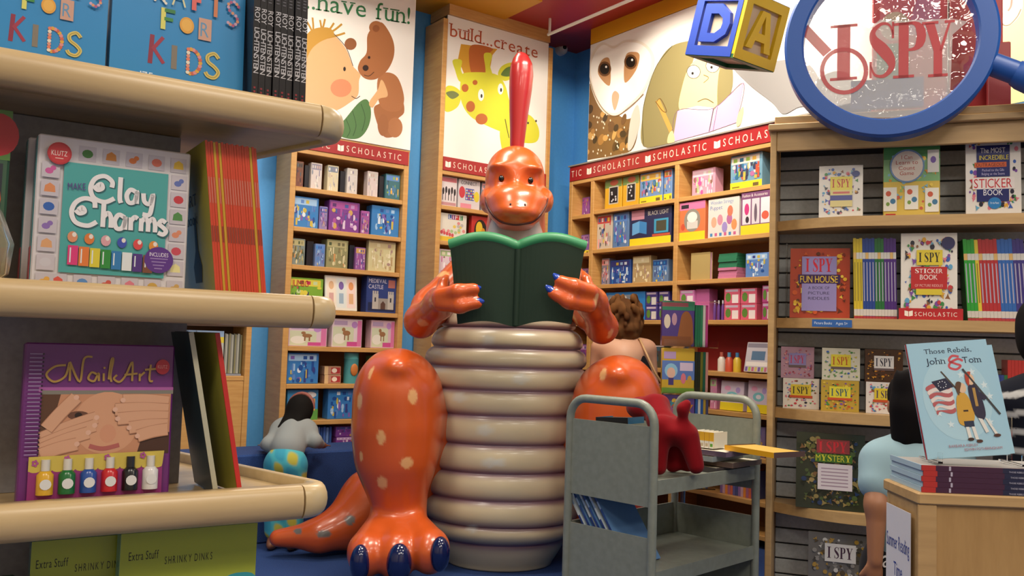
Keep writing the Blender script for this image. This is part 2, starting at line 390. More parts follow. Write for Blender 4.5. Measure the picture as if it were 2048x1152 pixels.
# ------------------------------------------------------------------ the room
XR, YL, DEP, ZC = 5.15, 6.26, .32, 4.75
FL = Frame((0, YL, 0), (1, 0, 0)); FR = Frame((XR, 0, 0), (0, -1, 0))
BLUE = speck('blue_wall_paint', '#57a6ea', '#5babee', 40, .55, .04)
WOODS = wood('honey_maple', '#c08d4e', '#d3a564'); WOODP = wood('pale_beech', '#b89a6c', '#caae80', .38, (1.5, 14, 14)); WOODT = wood('tan_shelf_wood', '#b08d5c', '#c5a06c', .45, (1.5, 16, 16))
CARPET = speck('blue_carpet', '#1b3469', '#2c4d8a', 220, .95, .5)
X0, Y0 = -3.6, -3.6
def structure(name, mb, m): return tag(mb.build(name, m), kind='structure')
structure('floor', MB().box(X0-.1, XR+DEP+.1, Y0-.1, YL+DEP+.1, -.1, 0), CARPET)
structure('ceiling', MB().box(X0-.1, XR+DEP+.1, Y0-.1, YL+DEP+.1, ZC, ZC+.1), mat('#d8cfc0', .8))
structure('wall_left', MB().box(X0-.1, XR+DEP+.1, YL+DEP, YL+DEP+.1, 0, ZC), BLUE)
structure('wall_right', MB().box(XR+DEP, XR+DEP+.1, Y0-.1, YL+DEP, 0, ZC), BLUE)
structure('wall_rear', MB().box(X0, XR+DEP, Y0-.1, Y0, 0, ZC), mat('#cfc3b0', .7))
structure('wall_side', MB().box(X0-.1, X0, Y0-.1, YL+DEP, 0, ZC), mat('#cfc3b0', .7))
# overhead bulkheads of the corner
zs = FL.hit(1085, 58, 0)[1]
xs = FL.hit(1008, 30, 0)[0]
structure('trim_1', MB().box(xs, XR+DEP, Y0, YL+DEP, zs, ZC), mat('#a8211d', .45)).name = 'trim_1'
structure('trim_2', MB().box(X0, xs, YL-.55, YL+DEP, FL.hit(900, 8, 0)[1], ZC), mat('#d99a1c', .5))
structure('trim_3', MB().box(XR-.012, XR+.02, -1.0, 5.98, zs-.14, zs), mat('#e0a41e', .5))
# white hanging rail under the red bulkhead
p0 = FL.P(1100, 38, -.25); zr = zs-.14
rail = MB(); rw = Vector((p0.x, YL-.25, zr)); 
rail.tube([rw+Vector((0, .02, 0)), rw+Vector((0, -3.2, 0))], .014, 10)
o = rail.build('hanging_rail', mat('#e9e4da', .3)); tag(o, 'white tube rail hung under the red ceiling bulkhead', 'rail')
for k in range(3):
    MB().tube([rw+Vector((0, -1.4*k, .0)), rw+Vector((0, -1.4*k, .14))], .012, 8).build('drop_rod', mat('#e9e4da', .3), o)

# ------------------------------------------------------------------ wall bookcases
RED = mat('#a32628', .35)
def scholastic(art, s0, z, h, width, n, lead=0.0, col='#d9c9b4', full=True):
    "repeat of the open-book mark and the word along a banner"
    pitch = width
    for k in range(n):
        x = s0+lead+k*pitch
        if x > s0-.05:
            art.raw([[(x,z),(x+h*.55,z-h*.12),(x+h*.55,z+h*.75),(x,z+h*.9)], [(x+h*.55,z-h*.12),(x+h*1.1,z),(x+h*1.1,z+h*.9),(x+h*.55,z+h*.75)]], '#f0e6d8')
            art.raw([[(x+h*.52,z-h*.1),(x+h*.58,z-h*.1),(x+h*.58,z+h*.72),(x+h*.52,z+h*.72)]], '#b03030')
        yield x+h*1.5
def banner(case, s0, s1, z0, z1, pitch, lead, y=-.006, word='SCHOLASTIC'):
    b = MB().box(s0, s1, y, .012, z0, z1).build('banner', RED, case)
    a = Art(b, 1, 1, y, .0008); h = (z1-z0)*.44; zz = z0+(z1-z0)*.27
    x = s0+lead
    while x < s1-.05:
        if x > s0+.004 and x+h < s1:
            a.raw([[(x,zz),(x+h*.5,zz-h*.1),(x+h*.5,zz+h*.8),(x,zz+h*.95)], [(x+h*.56,zz-h*.1),(x+h*1.06,zz),(x+h*1.06,zz+h*.95),(x+h*.56,zz+h*.8)]], '#f3e9dc')
        polys, L = text_polys(word, h, pitch-h*2.4, .42)
        polys = [[(px+x+h*1.55, pz+zz) for px, pz in f] for f in polys]
        polys = [f for f in polys if min(q[0] for q in f) > s0+.006 and max(q[0] for q in f) < s1-.006]
        a.raw(polys, '#ead9c6', a.t); x += pitch
    a.done('book_mark', 'lettering'); return b
def shelf_case(fr, label, s0, s1, ups, shelves, zb, ztop, depth=DEP-.02, back='#8a5f33', th=.035, partial=()):
    "upright maple case; ups = inner uprights; shelves = list of (bay, z)"
    C = empty('bookcase', fr.M, label, 'bookcase')
    tk = .045
    for k, x in enumerate([s0, s1-tk]): MB().bbox(x, x+tk, 0, depth, 0, ztop, .003).build('side_panel', WOODS, C)
    for x in ups: MB().bbox(x-tk*.5, x+tk*.5, .002, depth, 0, zb, .003).build('upright', WOODS, C)
    MB().box(s0+tk, s1-tk, depth-.015, depth, 0, zb).build('back_panel', mat(back, .7), C)
    edges = [s0+tk]+[e for x in ups for e in (x-tk*.5, x+tk*.5)]+[s1-tk]
    for bay, z in shelves:
        a, b = edges[2*bay], edges[2*bay+1]
        MB().bbox(a+.001, b-.001, .004, depth-.016, z-th, z, .003).build('shelf', WOODS, C)
    return C, edges
zof = lambda fr, x, y, d=0: fr.hit(x, y, d)[1]
# case under the bear poster
s0 = FL.hit(571, 560)[0]; s1 = FL.hit(815, 420)[0]
ZL = [zof(FL, 690, y) for y in (385, 463, 537, 622, 695, 768, 839)]+[.545]
zb1 = zof(FL, 690, 311); zt1 = zof(FL, 690, 282); TOPL = zof(FL, 885, 34)+.0
caseL, eL = shelf_case(FL, 'maple wall bookcase of boxed playsets under the bear poster', s0, s1, [], [(0, z) for z in ZL], zb1, zt1+.012)
MB().bbox(s0+.045, s1-.045, 0, DEP-.02, zb1-.035, zb1, .003).build('top_rail', WOODS, caseL)
banner(caseL, s0+.045, s1-.012, zb1+.001, zt1-.002, .62, -.30)
MB().box(s0, s1, -.004, DEP-.02, zt1-.001, zt1+.011).build('top_board', WOODS, caseL)
SL = (s0, s1)
# case under the giraffe poster
m0 = FL.hit(874, 400)[0]; m1 = XR-.22
ZM = [zof(FL, 960, y) for y in (420, 489, 557, 628, 700, 770, 840)]
zb2 = zof(FL, 960, 352); zt2 = zof(FL, 960, 325)
caseM, eM = shelf_case(FL, 'narrow maple wall bookcase of board games under the giraffe poster', m0, m1, [], [(0, z) for z in ZM], zb2, TOPL)
MB().bbox(m0+.045, m1-.045, 0, DEP-.02, zb2-.035, zb2, .003).build('top_rail', WOODS, caseM)
banner(caseM, m0+.045, m1-.045, zb2+.001, zt2-.002, .62, .02)
zh0 = zof(FL, 980, 52)
MB().bbox(m0+.045, m1-.045, -.012, DEP-.02, zh0, zh0+.16, .003).build('header_board', WOODS, caseM)
# case under the owl poster
r0 = -YL+.02; r1 = FR.hit(1640, 500)[0]
ZR = [zof(FR, 1300, y) for y in (404, 488, 564, 640)]+[zof(FR, 1450, 744), zof(FR, 1450, 822), zof(FR, 1450, 906), zof(FR, 1460, 992), .1]
zb3 = zof(FR, 1300, 332); zt3 = zof(FR, 1300, 300)
u1 = FR.hit(1183, 420)[0]; u2 = FR.hit(1352, 400)[0]; u3 = FR.hit(1546, 400)[0]
caseR, eR = shelf_case(FR, 'long maple wall bookcase of craft kits under the owl poster', r0, r1, [u1, u2, u3], [(b, z+(-.02 if b == 0 else 0)) for b in range(4) for z in ZR], zb3, zt3+.012)
MB().bbox(r0+.045, r1-.045, 0, DEP-.02, zb3-.035, zb3, .003).build('top_rail', WOODS, caseR)
banner(caseR, r0+.01, r1-.01, zb3+.001, zt3-.002, .74, -.50)
MB().box(r0, r1, -.02, DEP-.02, zt3-.001, zt3+.011).build('top_board', mat('#8f8a80', .5), caseR)
MB().box(eR[4]+.002, eR[5]-.002, DEP-.06, DEP-.036, ZR[4]+.001, ZR[3]-.04).build('red_back_board', mat('#8e1a1c', .6), caseR)
# low magazine case further along the wall
g1 = FL.hit(502, 700)[0]; g0 = g1-1.1
caseG = empty('magazine_case', FL.M, 'maple magazine case with a plain panel front beside the blue wall strip', 'bookcase')
zg = zof(FL, 470, 752)
MB().bbox(g0, g0+.04, 0, DEP-.02, 0, zg+.9, .003).build('side_panel', WOODS, caseG)
MB().bbox(g1-.04, g1, 0, DEP-.02, 0, zg+.9, .003).build('side_panel', WOODS, caseG)
MB().box(g0+.04, g1-.04, DEP-.035, DEP-.02, 0, zg+.9).build('back_panel', mat('#5d432a', .7), caseG)
MB().bbox(g0+.041, g1-.041, .002, DEP-.036, zg-.035, zg, .003).build('shelf', WOODS, caseG)
MB().bbox(g0+.041, g1-.041, .002, DEP-.036, zg+.38, zg+.415, .003).build('shelf', WOODS, caseG)
MB().bbox(g0+.041, g1-.041, .004, .03, 0, zg-.036, .003).build('front_panel', WOODS, caseG)
# carpeted bench along the wall
tag(MB().bbox(X0+.01, m1-.1, YL-.46, YL-.006, 0, .595, .012).build('bench', CARPET), 'long blue carpeted bench in front of the playset and board game cases', 'bench')

# ------------------------------------------------------------------ packs and books
rng = random.Random(7)
def fit(fr, d, z, x0, y0, x1):
    ym = (y0+zpix(fr, (x0+x1)/2, d, z))/2
    a = fr.hit(x0, ym, d)[0]; b = fr.hit(x1, ym, d)[0]; return a, b-a, fr.hit((x0+x1)/2, y0, d)[1]-z
def zpix(fr, x, d, z):
    "picture row where height z shows on this plane"
    lo, hi = -200, 1500
    for _ in range(40):
        mdl = (lo+hi)/2
        if fr.hit(x, mdl, d)[1] > z: lo = mdl
        else: hi = mdl
    return lo
def print_random(o, w, h, pal, band=None, n=14, rg=rng, margin=.04):
    n = int(n*2.4)
    a = Art(o, w, h, -.0002, .00015); b0 = margin
    if band: a.rect(.0, .0, 1, .22, band); a.rect(.06, .06, .3, .10, '#7b6a20'); a.rect(.72, .05, .9, .15, '#6b5a30'); b0 = .25
    a.rect(margin, .74, 1-margin*2, .95, rg.choice(pal))
    for k in range(4): u = .1+.2*k; a.rect(u, .79, u+.12, .90, rg.choice(pal))
    for k in range(n):
        u = rg.uniform(.1, .9); v = rg.uniform(b0+.05, .72); c = rg.choice(pal)
        if rg.random() < .5: ru = rg.uniform(.025, .08); rv = min(rg.uniform(.03, .12), (v-b0), .74-v); ru = min(ru, u-.02, .98-u); a.ell(u, v, ru, max(rv, .02), c, 10)
        else:
            du = min(rg.uniform(.012, .045), u-.02, .98-u); dv = rg.uniform(.04, .16); a.rect(u-du, max(b0, v-dv), u+du, min(.73, v+dv), c)
    a.done()
PALS = {
 'blue': ['#2f7fc4', '#9fc4e6', '#3a3f86', '#7a5fb0', '#c9b34a', '#1d4f9a', '#d9e4ef', '#5b86c9'],
 'purple': ['#7d3f92', '#b98ac4', '#4a5aa0', '#c9a05a', '#a8509a', '#5a2f70', '#d9c4dc'],
 'olive': ['#8f8a5f', '#6f6a48', '#b5ad7c', '#4f5a3a', '#c9935a', '#d3cba0'],
 'pink': ['#d98aae', '#e9c6d6', '#a8bf8a', '#f0e8ea', '#c9559a', '#8f6a5a', '#dcd8b8'],
 'white': ['#e9e4dc', '#c9c4bc', '#8f8aa0', '#c4a9a0', '#7f8a9a'],
 'craft': ['#5f8ac4', '#c4553a', '#3a3f5a', '#8fb04a', '#d9d0c4', '#b06a9a', '#2f6a8a', '#e0b04a'],
 'dark': ['#2a2430', '#4a3a50', '#5f4a3a', '#3f5a6a', '#8a6a4a'],
 'green': ['#7fae3a', '#4f7a2f', '#c43a5a', '#3a2f5a', '#e0d04a', '#c9d9a0'],
 'cream': ['#d9cfa6', '#c9b98a', '#b59a6f', '#e6dec0', '#a88a80'],
 'game': ['#d9d0d0', '#c44a4a', '#4a5f9a', '#e0c44a', '#8a8a9a', '#2a2a2a', '#e9a0a0'],
}
BAYS = {}
def pack(fr, z, d, x0, y0, x1, t, base, label, cat='box', pal=None, band=None, name='boxed_toy', group=None, n=14, tilt=0, yaw=0, h=None, rough=.35):
    s, w, hh = fit(fr, d, z, x0, y0, x1); hh = h or hh
    for eds, zz, b0 in BAYS.get(id(fr), []):
        c = s+w/2
        for i in range(0, len(eds), 2):
            if eds[i]-.02 < c < eds[i+1]+.02 and d > 0:
                e = min(s+w, eds[i+1]-.003); s = max(s, eds[i]+.003); w = e-s
                up = [q-.035 for q in zz if q > z+.1]+[b0-.035]
                hh = min(hh, min(up)-z-.004)
    o = MB().bbox(0, w, 0, t, 0, hh, min(.003, w*.06)).build(name, mat(base, rough), None, lifted(fr.at(s, d, z+.0006, yaw, tilt), w, t))
    tag(o, label, cat, group)
    if pal: print_random(o, w, hh, PALS[pal], band, n)
    return o, w, hh
def book(name, label, M, w, h, t, cover, pages='#dcd4c0', spine='L', group=None, cat='book', rough=.35, bc=.0025, spcol=None):
    "closed book; spine L = face out, F = spine out; front at y = 0"
    b = MB(); k = min(bc, t*.2, w*.2); cm = [mat(cover, rough), mat(pages, .8), mat(spcol or cover, rough)]
    if spine == 'L':
        b.box(0, w, 0, k, 0, h); b.box(0, w, t-k, t, 0, h); b.box(0, k, k, t-k, 0, h, 2); b.box(k, w-.004, k, t-k, .004, h-.004, 1)
    else:
        b.box(0, k, k, t, 0, h); b.box(w-k, w, k, t, 0, h); b.box(0, w, 0, k, 0, h, 2); b.box(k, w-k, k, t-.004, .004, h-.004, 1)
    o = b.build(name, cm, None, lifted(M, w, t)); return tag(o, label, cat, group)

BAYS[id(FL)] = [(eL, ZL, zb1), (eM, ZM, zb2)]; BAYS[id(FR)] = [(eR, ZR, zb3)]

# ------------------------------------------------------------------ stock of the case under the bear poster
z = ZL; d = .045
B1 = 'in bear poster case'
pack(FL, z[0], d, 585, 322, 607, .08, '#7a4a3a', 'small brown figure box on the top shelf '+B1, pal='dark', n=6)
for i, (a, b, y, c, l) in enumerate([(622, 644, 326, '#d5cbc6', 'first'), (655, 677, 331, '#d9cfae', 'second'), (694, 715, 337, '#d2cdc9', 'third'), (735, 756, 343, '#d8cac8', 'fourth')]):
    pack(FL, z[0], d, a, y, b, .07, c, 'slim pale figurine box, %s of four on the top shelf of the bear poster case' % l, pal='white', n=5, group='slim pale figurine boxes')
for (a, b, y, l) in [(609, 618, 330, 'black carton wedged beside the brown figure box '+B1), (680, 690, 342, 'black carton between the second and third pale figurine boxes'), (758, 768, 352, 'black carton beside the teal and orange figure box')]:
    pack(FL, z[0], d+.02, a, y, b, .12, '#17141c', l)
pack(FL, z[0], d, 771, 349, 800, .09, '#3f6f78', 'teal and orange figure box at the end of the top shelf '+B1, pal='craft', n=7)
for (a, b, y, c, p, l) in [(580, 637, 394, '#3c7fc0', 'blue', 'wide blue playset box on the second shelf beside the small lilac box'), (639, 655, 413, '#8a7fb4', 'purple', 'small lilac box between the blue and purple playset boxes'),
        (658, 719, 403, '#7c3d8e', 'purple', 'wide purple playset box on the second shelf of the bear poster case'), (722, 739, 422, '#a05a9c', 'purple', 'small magenta box right after the wide purple playset box'), (743, 798, 413, '#3c7fc0', 'blue', 'wide blue playset box on the second shelf at the blue wall end')]:
    pack(FL, z[1], d, a, y, b, .10, c, l, pal=p)
for (a, b, y, c, p, l, t) in [(581, 610, 477, '#7d8a86', 'olive', 'grey-green figure box on the third shelf '+B1, .09), (630, 650, 488, '#6f86b8', 'blue', 'small pale blue figure box on the third shelf '+B1, .08), (653, 696, 480, '#8f8d62', 'olive', 'olive creature box on the third shelf '+B1, .11),
        (711, 731, 495, '#8d5a9c', 'purple', 'small violet figure box beside the cream board box', .08), (737, 791, 478, '#cdc596', 'cream', 'flat cream board box at the end of the third shelf '+B1, .05)]:
    pack(FL, z[2], d, a, y, b, t, c, l, pal=p)
pack(FL, z[2], d+.03, 613, 482, 627, .1, '#1a1820', 'dark filler block for the shaded gap between grey-green and pale blue figure boxes')  # dark block stands in for the shade in the gap between boxes
pack(FL, z[2], d+.03, 698, 490, 709, .1, '#1a1820', 'black carton beside the small violet figure box')
o, w_, h_ = pack(FL, z[3], d, 575, 556, 646, .06, '#7fae3a', 'lime green jumbo set on the fourth shelf '+B1, pal='green')
a = Art(o, w_, h_, -.003); a.text('JUMBO', .08, .72, .2, '#b8283a', width=.5); a.done()
o, w_, h_ = pack(FL, z[3], d-.02, 652, 552, 716, .02, '#e8e6da', 'tilted white picture board on the fourth shelf '+B1, 'book', pal=None, tilt=.12, name='picture_board')
a = Art(o, w_, h_)
for i in range(3):
    a.rect(.06+.31*i, .08, .32+.31*i, .92, ['#f3e4cf', '#dfe6e2', '#f3d9cf'][i])
    a.ell(.19+.31*i, .72, .08, .12, ['#e0b58a', '#7a5fa8', '#e59a5f'][i]); a.rect(.12+.31*i, .2, .26+.31*i, .5, ['#d8a8a0', '#9fb6c8', '#e0b080'][i])
a.done()
o, w_, h_ = pack(FL, z[3], d, 733, 553, 799, .1, '#2f3f7c', 'navy medieval castle box on the fourth shelf '+B1)
a = Art(o, w_, h_, -.0002, .00015); a.rect(.72, .7, .95, .92, '#b06a5f'); a.rect(.06, .04, .96, .28, '#20284c')
for u in (.2, .72):
    a.rect(u, .1, u+.2, .52, '#b9b4ac')
    for k in range(3): a.rect(u+.07*k, .52, u+.05+.07*k, .6, '#b9b4ac')
    a.rect(u+.07, .3, u+.12, .42, '#3a3a44')
a.rect(.4, .1, .72, .4, '#9a948c'); a.poly([(.48,.1),(.64,.1),(.64,.25),(.56,.33),(.48,.25)], '#5a3f34')
a.text('MEDIEVAL', .06, .82, .11, '#d9d6e4', width=.62); a.text('CASTLE', .06, .66, .11, '#d9d6e4', width=.5); a.done()
for (a, b, y, l, c) in [(577, 654, 650, 'pink and white pony box at the wood end, fifth shelf '+B1, '#dcc3cf'), (664, 724, 638, 'pink and white pony box mid-way along the fifth shelf '+B1, '#dfccd4'), (742, 797, 641, 'pink animal box at the blue wall end, fifth shelf '+B1, '#d8b7c4')]:
    o, w_, h_ = pack(FL, z[4], d, a, y, b, .1, c, l); r = Art(o, w_, h_, -.0002, .00015)
    r.rect(.03, .04, .72, .72, '#cdd2b4'); r.ell(.25, .3, .2, .18, '#e6e2d6'); r.ell(.48, .5, .13, .09, '#9a6f4a'); r.rect(.40, .25, .44, .46, '#8f6442'); r.rect(.52, .25, .56, .46, '#8f6442'); r.ell(.38, .62, .06, .07, '#9a6f4a')
    r.rect(.5, .04, .98, .2, '#c64f92'); r.rect(.84, .04, .98, .95, '#d477a8'); r.rect(.06, .78, .5, .93, '#b79fc0'); r.ell(.74, .8, .1, .12, '#b98ac8'); r.done()
pack(FL, z[5], d, 574, 706, 637, .1, '#3a7cc0', 'blue playset box on the sixth shelf beside the small red and cream boxes', pal='blue')
for k, (y0, l) in enumerate([(748, 'red and cream toy box under its twin'), (731, 'red and cream toy box stacked on its twin')]):
    zz = z[5]+k*.0665
    o, w_, h_ = pack(FL, zz, d+.02, 649, y0, 682, .09, '#b58a72', l+', sixth shelf '+B1, h=.065); r = Art(o, w_, h_); r.rect(.0, .0, .22, 1, '#d9b98a'); r.rect(.4, .15, .95, .85, '#a8353a'); r.ell(.6, .5, .16, .28, '#e6d9c9'); r.done()
s_, w_, h_ = fit(FL, d, z[5], 695, 706, 722)
t = MB().tube([(w_/2, w_/2, 0), (w_/2, w_/2, h_*.8)], w_/2, 16).build('toy_tube', mat('#4f9aa0', .2), None, FL.at(s_, d, z[5]+.0006)); tag(t, 'clear teal tube of orange figures on the sixth shelf '+B1, 'toy tube')
MB().tube([(w_/2, w_/2, h_*.8), (w_/2, w_/2, h_)], w_*.5, 16).build('lid', mat('#5fb8b8', .3), t)
MB().ball((w_*.5, -.001, h_*.45), (w_*.28, .01, h_*.2), 12, 8).build('figure', mat('#c9793a', .5), t)
pack(FL, z[5], d, 742, 712, 795, .1, '#5f7a4a', 'green toy box at the blue wall end, sixth shelf '+B1, pal='olive')
o, w_, h_ = pack(FL, z[6], d, 574, 779, 636, .1, '#3f8fc4', 'sky blue and green playset box on the seventh shelf '+B1); r = Art(o, w_, h_, -.0002, .00015)
r.rect(.0, .0, 1, .35, '#5fa04a'); r.ell(.2, .5, .16, .3, '#3f8a4a'); r.rect(.42, .2, .62, .6, '#d98a4a'); r.rect(.7, .3, .9, .7, '#e0a05a'); r.ell(.75, .82, .18, .1, '#e6e6e6'); r.done()
pack(FL, z[6], d, 656, 777, 712, .1, '#3a7cc0', 'blue playset box on the seventh shelf near the statue leg', pal='blue')
pack(FL, z[6], d, 730, 782, 795, .1, '#4a5f9a', 'dull blue playset box at the blue wall end of the seventh shelf', pal='purple')
for k in range(6):
    s_, _ = FL.hit(628+6*k, 880, d+.02)
    book('story_book', 'thin blue story book standing in a row on the bench-level shelf', FL.at(s_, d+.02, z[7]+.001), .019, .155+.006*(k % 2), .15, ['#4a6fb8', '#6f92cc', '#35589c'][k % 3], spine='F', group='thin blue story books')
for k, y0 in enumerate((876, 852)):
    zz = z[7]+k*.081
    pack(FL, zz, d, 672, y0, 708, .1, '#7a3f92', ['lower', 'upper'][k]+' purple box of the stack beside the thin blue story books', pal='purple', n=6, h=.08)

# ------------------------------------------------------------------ board games of the giraffe poster case
o, w_, h_ = pack(FL, ZM[0], d, 882, 353, 914, .05, '#d9d0d2', 'white board game box with black riders on the top shelf under the giraffe banner'); r = Art(o, w_, h_, -.0002, .00015)
r.rect(.04, .82, .96, .96, '#c46a74')
for k in range(5): r.ell(.14+.18*k, .5+.05*(k % 2), .07, .12, '#2a2328', 10); r.rect(.09+.18*k, .2, .13+.18*k, .45, '#2a2328')
r.rect(.05, .04, .95, .14, '#b98a90'); r.done()
o, w_, h_ = pack(FL, ZM[0], d, 917, 357, 960, .05, '#cfc8cc', 'board game box with a blue grid and red and yellow faces under the giraffe banner'); r = Art(o, w_, h_, -.0002, .00015)
r.ell(.16, .55, .14, .2, '#c43a44'); r.rect(.32, .3, .72, .7, '#4a5aa0')
for k in range(4):
    for j in range(4): r.ell(.38+.1*k, .36+.09*j, .034, .034, ['#d9d0d2', '#c43a44', '#e0c44a'][(k+j) % 3], 8)
r.ell(.84, .45, .13, .18, '#d9c43a'); r.rect(.1, .03, .6, .18, '#d98a9a'); r.text('CONNECT', .1, .82, .12, '#3a3a4a', width=.75); r.done()
pack(FL, ZM[0], d, 963, 360, 990, .05, '#8a8a94', 'grey board game box almost behind the statue head', pal='game')
o, w_, h_ = pack(FL, ZM[1], d, 879, 428, 933, .05, '#dcd8cc', 'large cream LIFE game box on the second shelf under the giraffe banner'); r = Art(o, w_, h_, -.0002, .00015)
for k, c in enumerate(['#3a5fa8', '#8a3f8a', '#c43a3a', '#3a8a5a']):
    r.rect(.3+.14*k, .8, .43+.14*k, .97, c)
for k in range(12): r.ell(rng.uniform(.1, .9), rng.uniform(.3, .7), .06, .06, rng.choice(['#d98a8a', '#a8c08a', '#e0c45a', '#b8b4b0']), 8)
for k in range(5): r.ell(.08+.1*k, .32-.02*k, .05, .07, '#c9505a', 8)
r.rect(.0, .02, 1, .18, '#d9b83a'); r.text('LIFE', .325, .82, .13, '#f4f0e6', width=.54, gap=.2); r.done()
o, w_, h_ = pack(FL, ZM[1], d, 943, 433, 985, .05, '#b8302a', 'red game box with a yellow leaf shape beside the LIFE game'); r = Art(o, w_, h_, -.0002, .00015); r.ell(.42, .5, .3, .38, '#1f1a16'); r.ell(.36, .55, .16, .26, '#d9b52f'); r.ell(.55, .42, .1, .18, '#c98a1f'); r.done()
o, w_, h_ = pack(FL, ZM[2], d, 878, 500, 930, .05, '#ddcbd2', 'pink and white game box on the third shelf under the giraffe banner', pal='pink')
pack(FL, ZM[3], d, 878, 576, 925, .05, '#c9b7a0', 'tan game box on the fourth shelf under the giraffe banner', pal='game')

# ------------------------------------------------------------------ craft kits of the owl poster case
z = ZR; d = .05; O1 = 'in owl poster case'
for (a, b, y, l) in [(1210, 1243, 351, 'yellow kit box with a dark window beside the upright, top shelf under red banner'), (1246, 1277, 345, 'yellow kit box with a dark window next to the blue science kit')]:
    o, w_, h_ = pack(FR, z[0], d, a, y, b, .08, '#d8a62a', l); r = Art(o, w_, h_, -.0002, .00015)
    r.rect(.0, .72, 1, 1, '#6f8a4a'); r.ell(.55, .88, .25, .1, '#b5543a'); r.rect(.25, .16, .82, .76, '#b9b4a8'); r.rect(.3, .2, .77, .72, '#17171c')
    for k in range(7): r.ell(rng.uniform(.36, .7), rng.uniform(.25, .66), .05, .035, '#c9c9cf', 8)
    r.done()
pack(FR, z[0], d, 1280, 335, 1325, .08, '#6f92c4', 'blue science craft kit with a yellow foot band, top shelf under red banner', pal='craft', band='#e8d32a')
pack(FR, z[0], d, 1328, 330, 1344, .08, '#6f92c4', 'blue craft kit cut off by the upright on the top shelf under the red banner', pal='craft', band='#e8d32a', n=6)
o, w_, h_ = pack(FR, z[0], d+.03, 1384, 338, 1430, .1, '#d49ab0', 'pink jewellery kit alone on the top shelf of the wide bay', pal='pink')
o, w_, h_ = pack(FR, z[0], d, 1461, 306, 1524, .1, '#6f9ab0', 'clear craft case full of coloured pieces with a yellow foot on the top shelf', pal='craft', band='#e8d32a', n=24, rough=.1)
pack(FR, z[1], d, 1193, 425, 1224, .08, '#c4b8a8', 'white and red modelling kit at the upright, second shelf '+O1, pal='game')
pack(FR, z[1], d, 1226, 425, 1257, .08, '#5f7fae', 'grey-blue city kit on the second shelf '+O1, pal='blue')
o, w_, h_ = pack(FR, z[1], d, 1260, 411, 1342, .08, '#2a2f55', 'dark black light kit with wide yellow foot band, second shelf '+O1); r = Art(o, w_, h_, -.0002, .00015)
r.rect(0, 0, 1, .21, '#e8d32a'); r.rect(.04, .72, .36, .98, '#c48a9c'); r.poly([(.06,.3),(.24,.36),(.42,.3),(.42,.62),(.24,.68),(.06,.62)], '#3f86c4'); r.poly([(.06,.3),(.24,.36),(.24,.68),(.06,.62)], '#66a6dc')
r.rect(.6, .3, .94, .68, '#3f9ac0'); r.rect(.65, .35, .89, .63, '#4a4a3a'); r.rect(.56, .22, .98, .28, '#c4553a'); r.text('BLACK LIGHT', .45, .8, .11, '#e0dcd0', width=.5); r.done()
o, w_, h_ = pack(FR, z[1], d-.03, 1357, 404, 1410, .1, '#d9784a', 'orange and pink dome kit with yellow foot band, second shelf '+O1); r = Art(o, w_, h_, -.0002, .00015)
r.rect(0, .8, 1, 1, '#d97aa8'); r.rect(0, 0, 1, .22, '#e8d32a'); r.rect(.06, .84, .36, .94, '#2a2630'); r.ell(.5, .52, .32, .3, '#8f8a80'); r.rect(.3, .3, .72, .5, '#cfcac4'); r.ell(.5, .6, .2, .14, '#e6e2dc'); r.ell(.14, .36, .08, .09, '#c9543a'); r.done()
o, w_, h_ = pack(FR, z[1], d-.03, 1416, 396, 1478, .1, '#ddd2cc', 'white wooden puppet kit with pale figures on the second shelf '+O1, pal=None); r = Art(o, w_, h_, -.0002, .00015)
r.text('Wooden Stringy', .08, .86, .09, '#4a86b8', width=.75); r.text('Puppet', .08, .72, .1, '#4a7ab0', width=.4)
for (u, v, c) in [(.2,.4,'#d9a58a'),(.4,.45,'#c98a9a'),(.7,.45,'#b06a9a'),(.72,.65,'#c9765a'),(.55,.25,'#9a8ac4'),(.85,.3,'#d9905a')]: r.ell(u, v, .09, .14, c, 12)
for k in range(6): r.rect(.08+.15*k, .04, .16+.15*k, .12, ['#4a86b8', '#c4608a'][k % 2])
r.done()
o, w_, h_ = pack(FR, z[1], d-.04, 1482, 378, 1543, .11, '#7a4a72', 'plum fashion kit with pale windows and a yellow foot band at the slatwall display'); r = Art(o, w_, h_, -.0002, .00015)
r.rect(0, 0, 1, .22, '#e8d32a'); r.rect(.05, .24, .33, .84, '#e0d4dc'); r.rect(.37, .24, .63, .84, '#d4ccd4'); r.rect(.67, .24, .97, .84, '#e4dce2'); r.ell(.2, .6, .08, .14, '#c43a7a'); r.ell(.82, .42, .12, .1, '#d4604a'); r.ell(.5, .5, .05, .22, '#6a5a6a'); r.ell(.22, .35, .06, .08, '#3a3038')
r.text('Fashion & Accessories', .05, .89, .07, '#f0e8e0', width=.85); r.done()
for (a, b, y, c, p, l) in [(1203, 1218, 517, '#8f8a9a', 'game', 'narrow mixed-colour kit at the upright on the third shelf '+O1), (1220, 1261, 520, '#2a4f9a', 'blue', 'royal blue boxed set on the third shelf '+O1), (1265, 1301, 512, '#b09a70', 'cream', 'tan boxed set on the third shelf '+O1), (1305, 1336, 519, '#5f7aa0', 'blue', 'grey-blue boxed set on the third shelf '+O1)]:
    pack(FR, z[2], d+.03, a, y, b, .08, c, l, pal=p)
book('activity_book', 'pink edged tan activity book leaning on the third shelf of the wide bay', FR.at(FR.hit(1382, 530, d)[0], d, z[2]+.0006), .195, .215, .03, '#b09a62', spcol='#c4608a', pages='#d9a8bc')
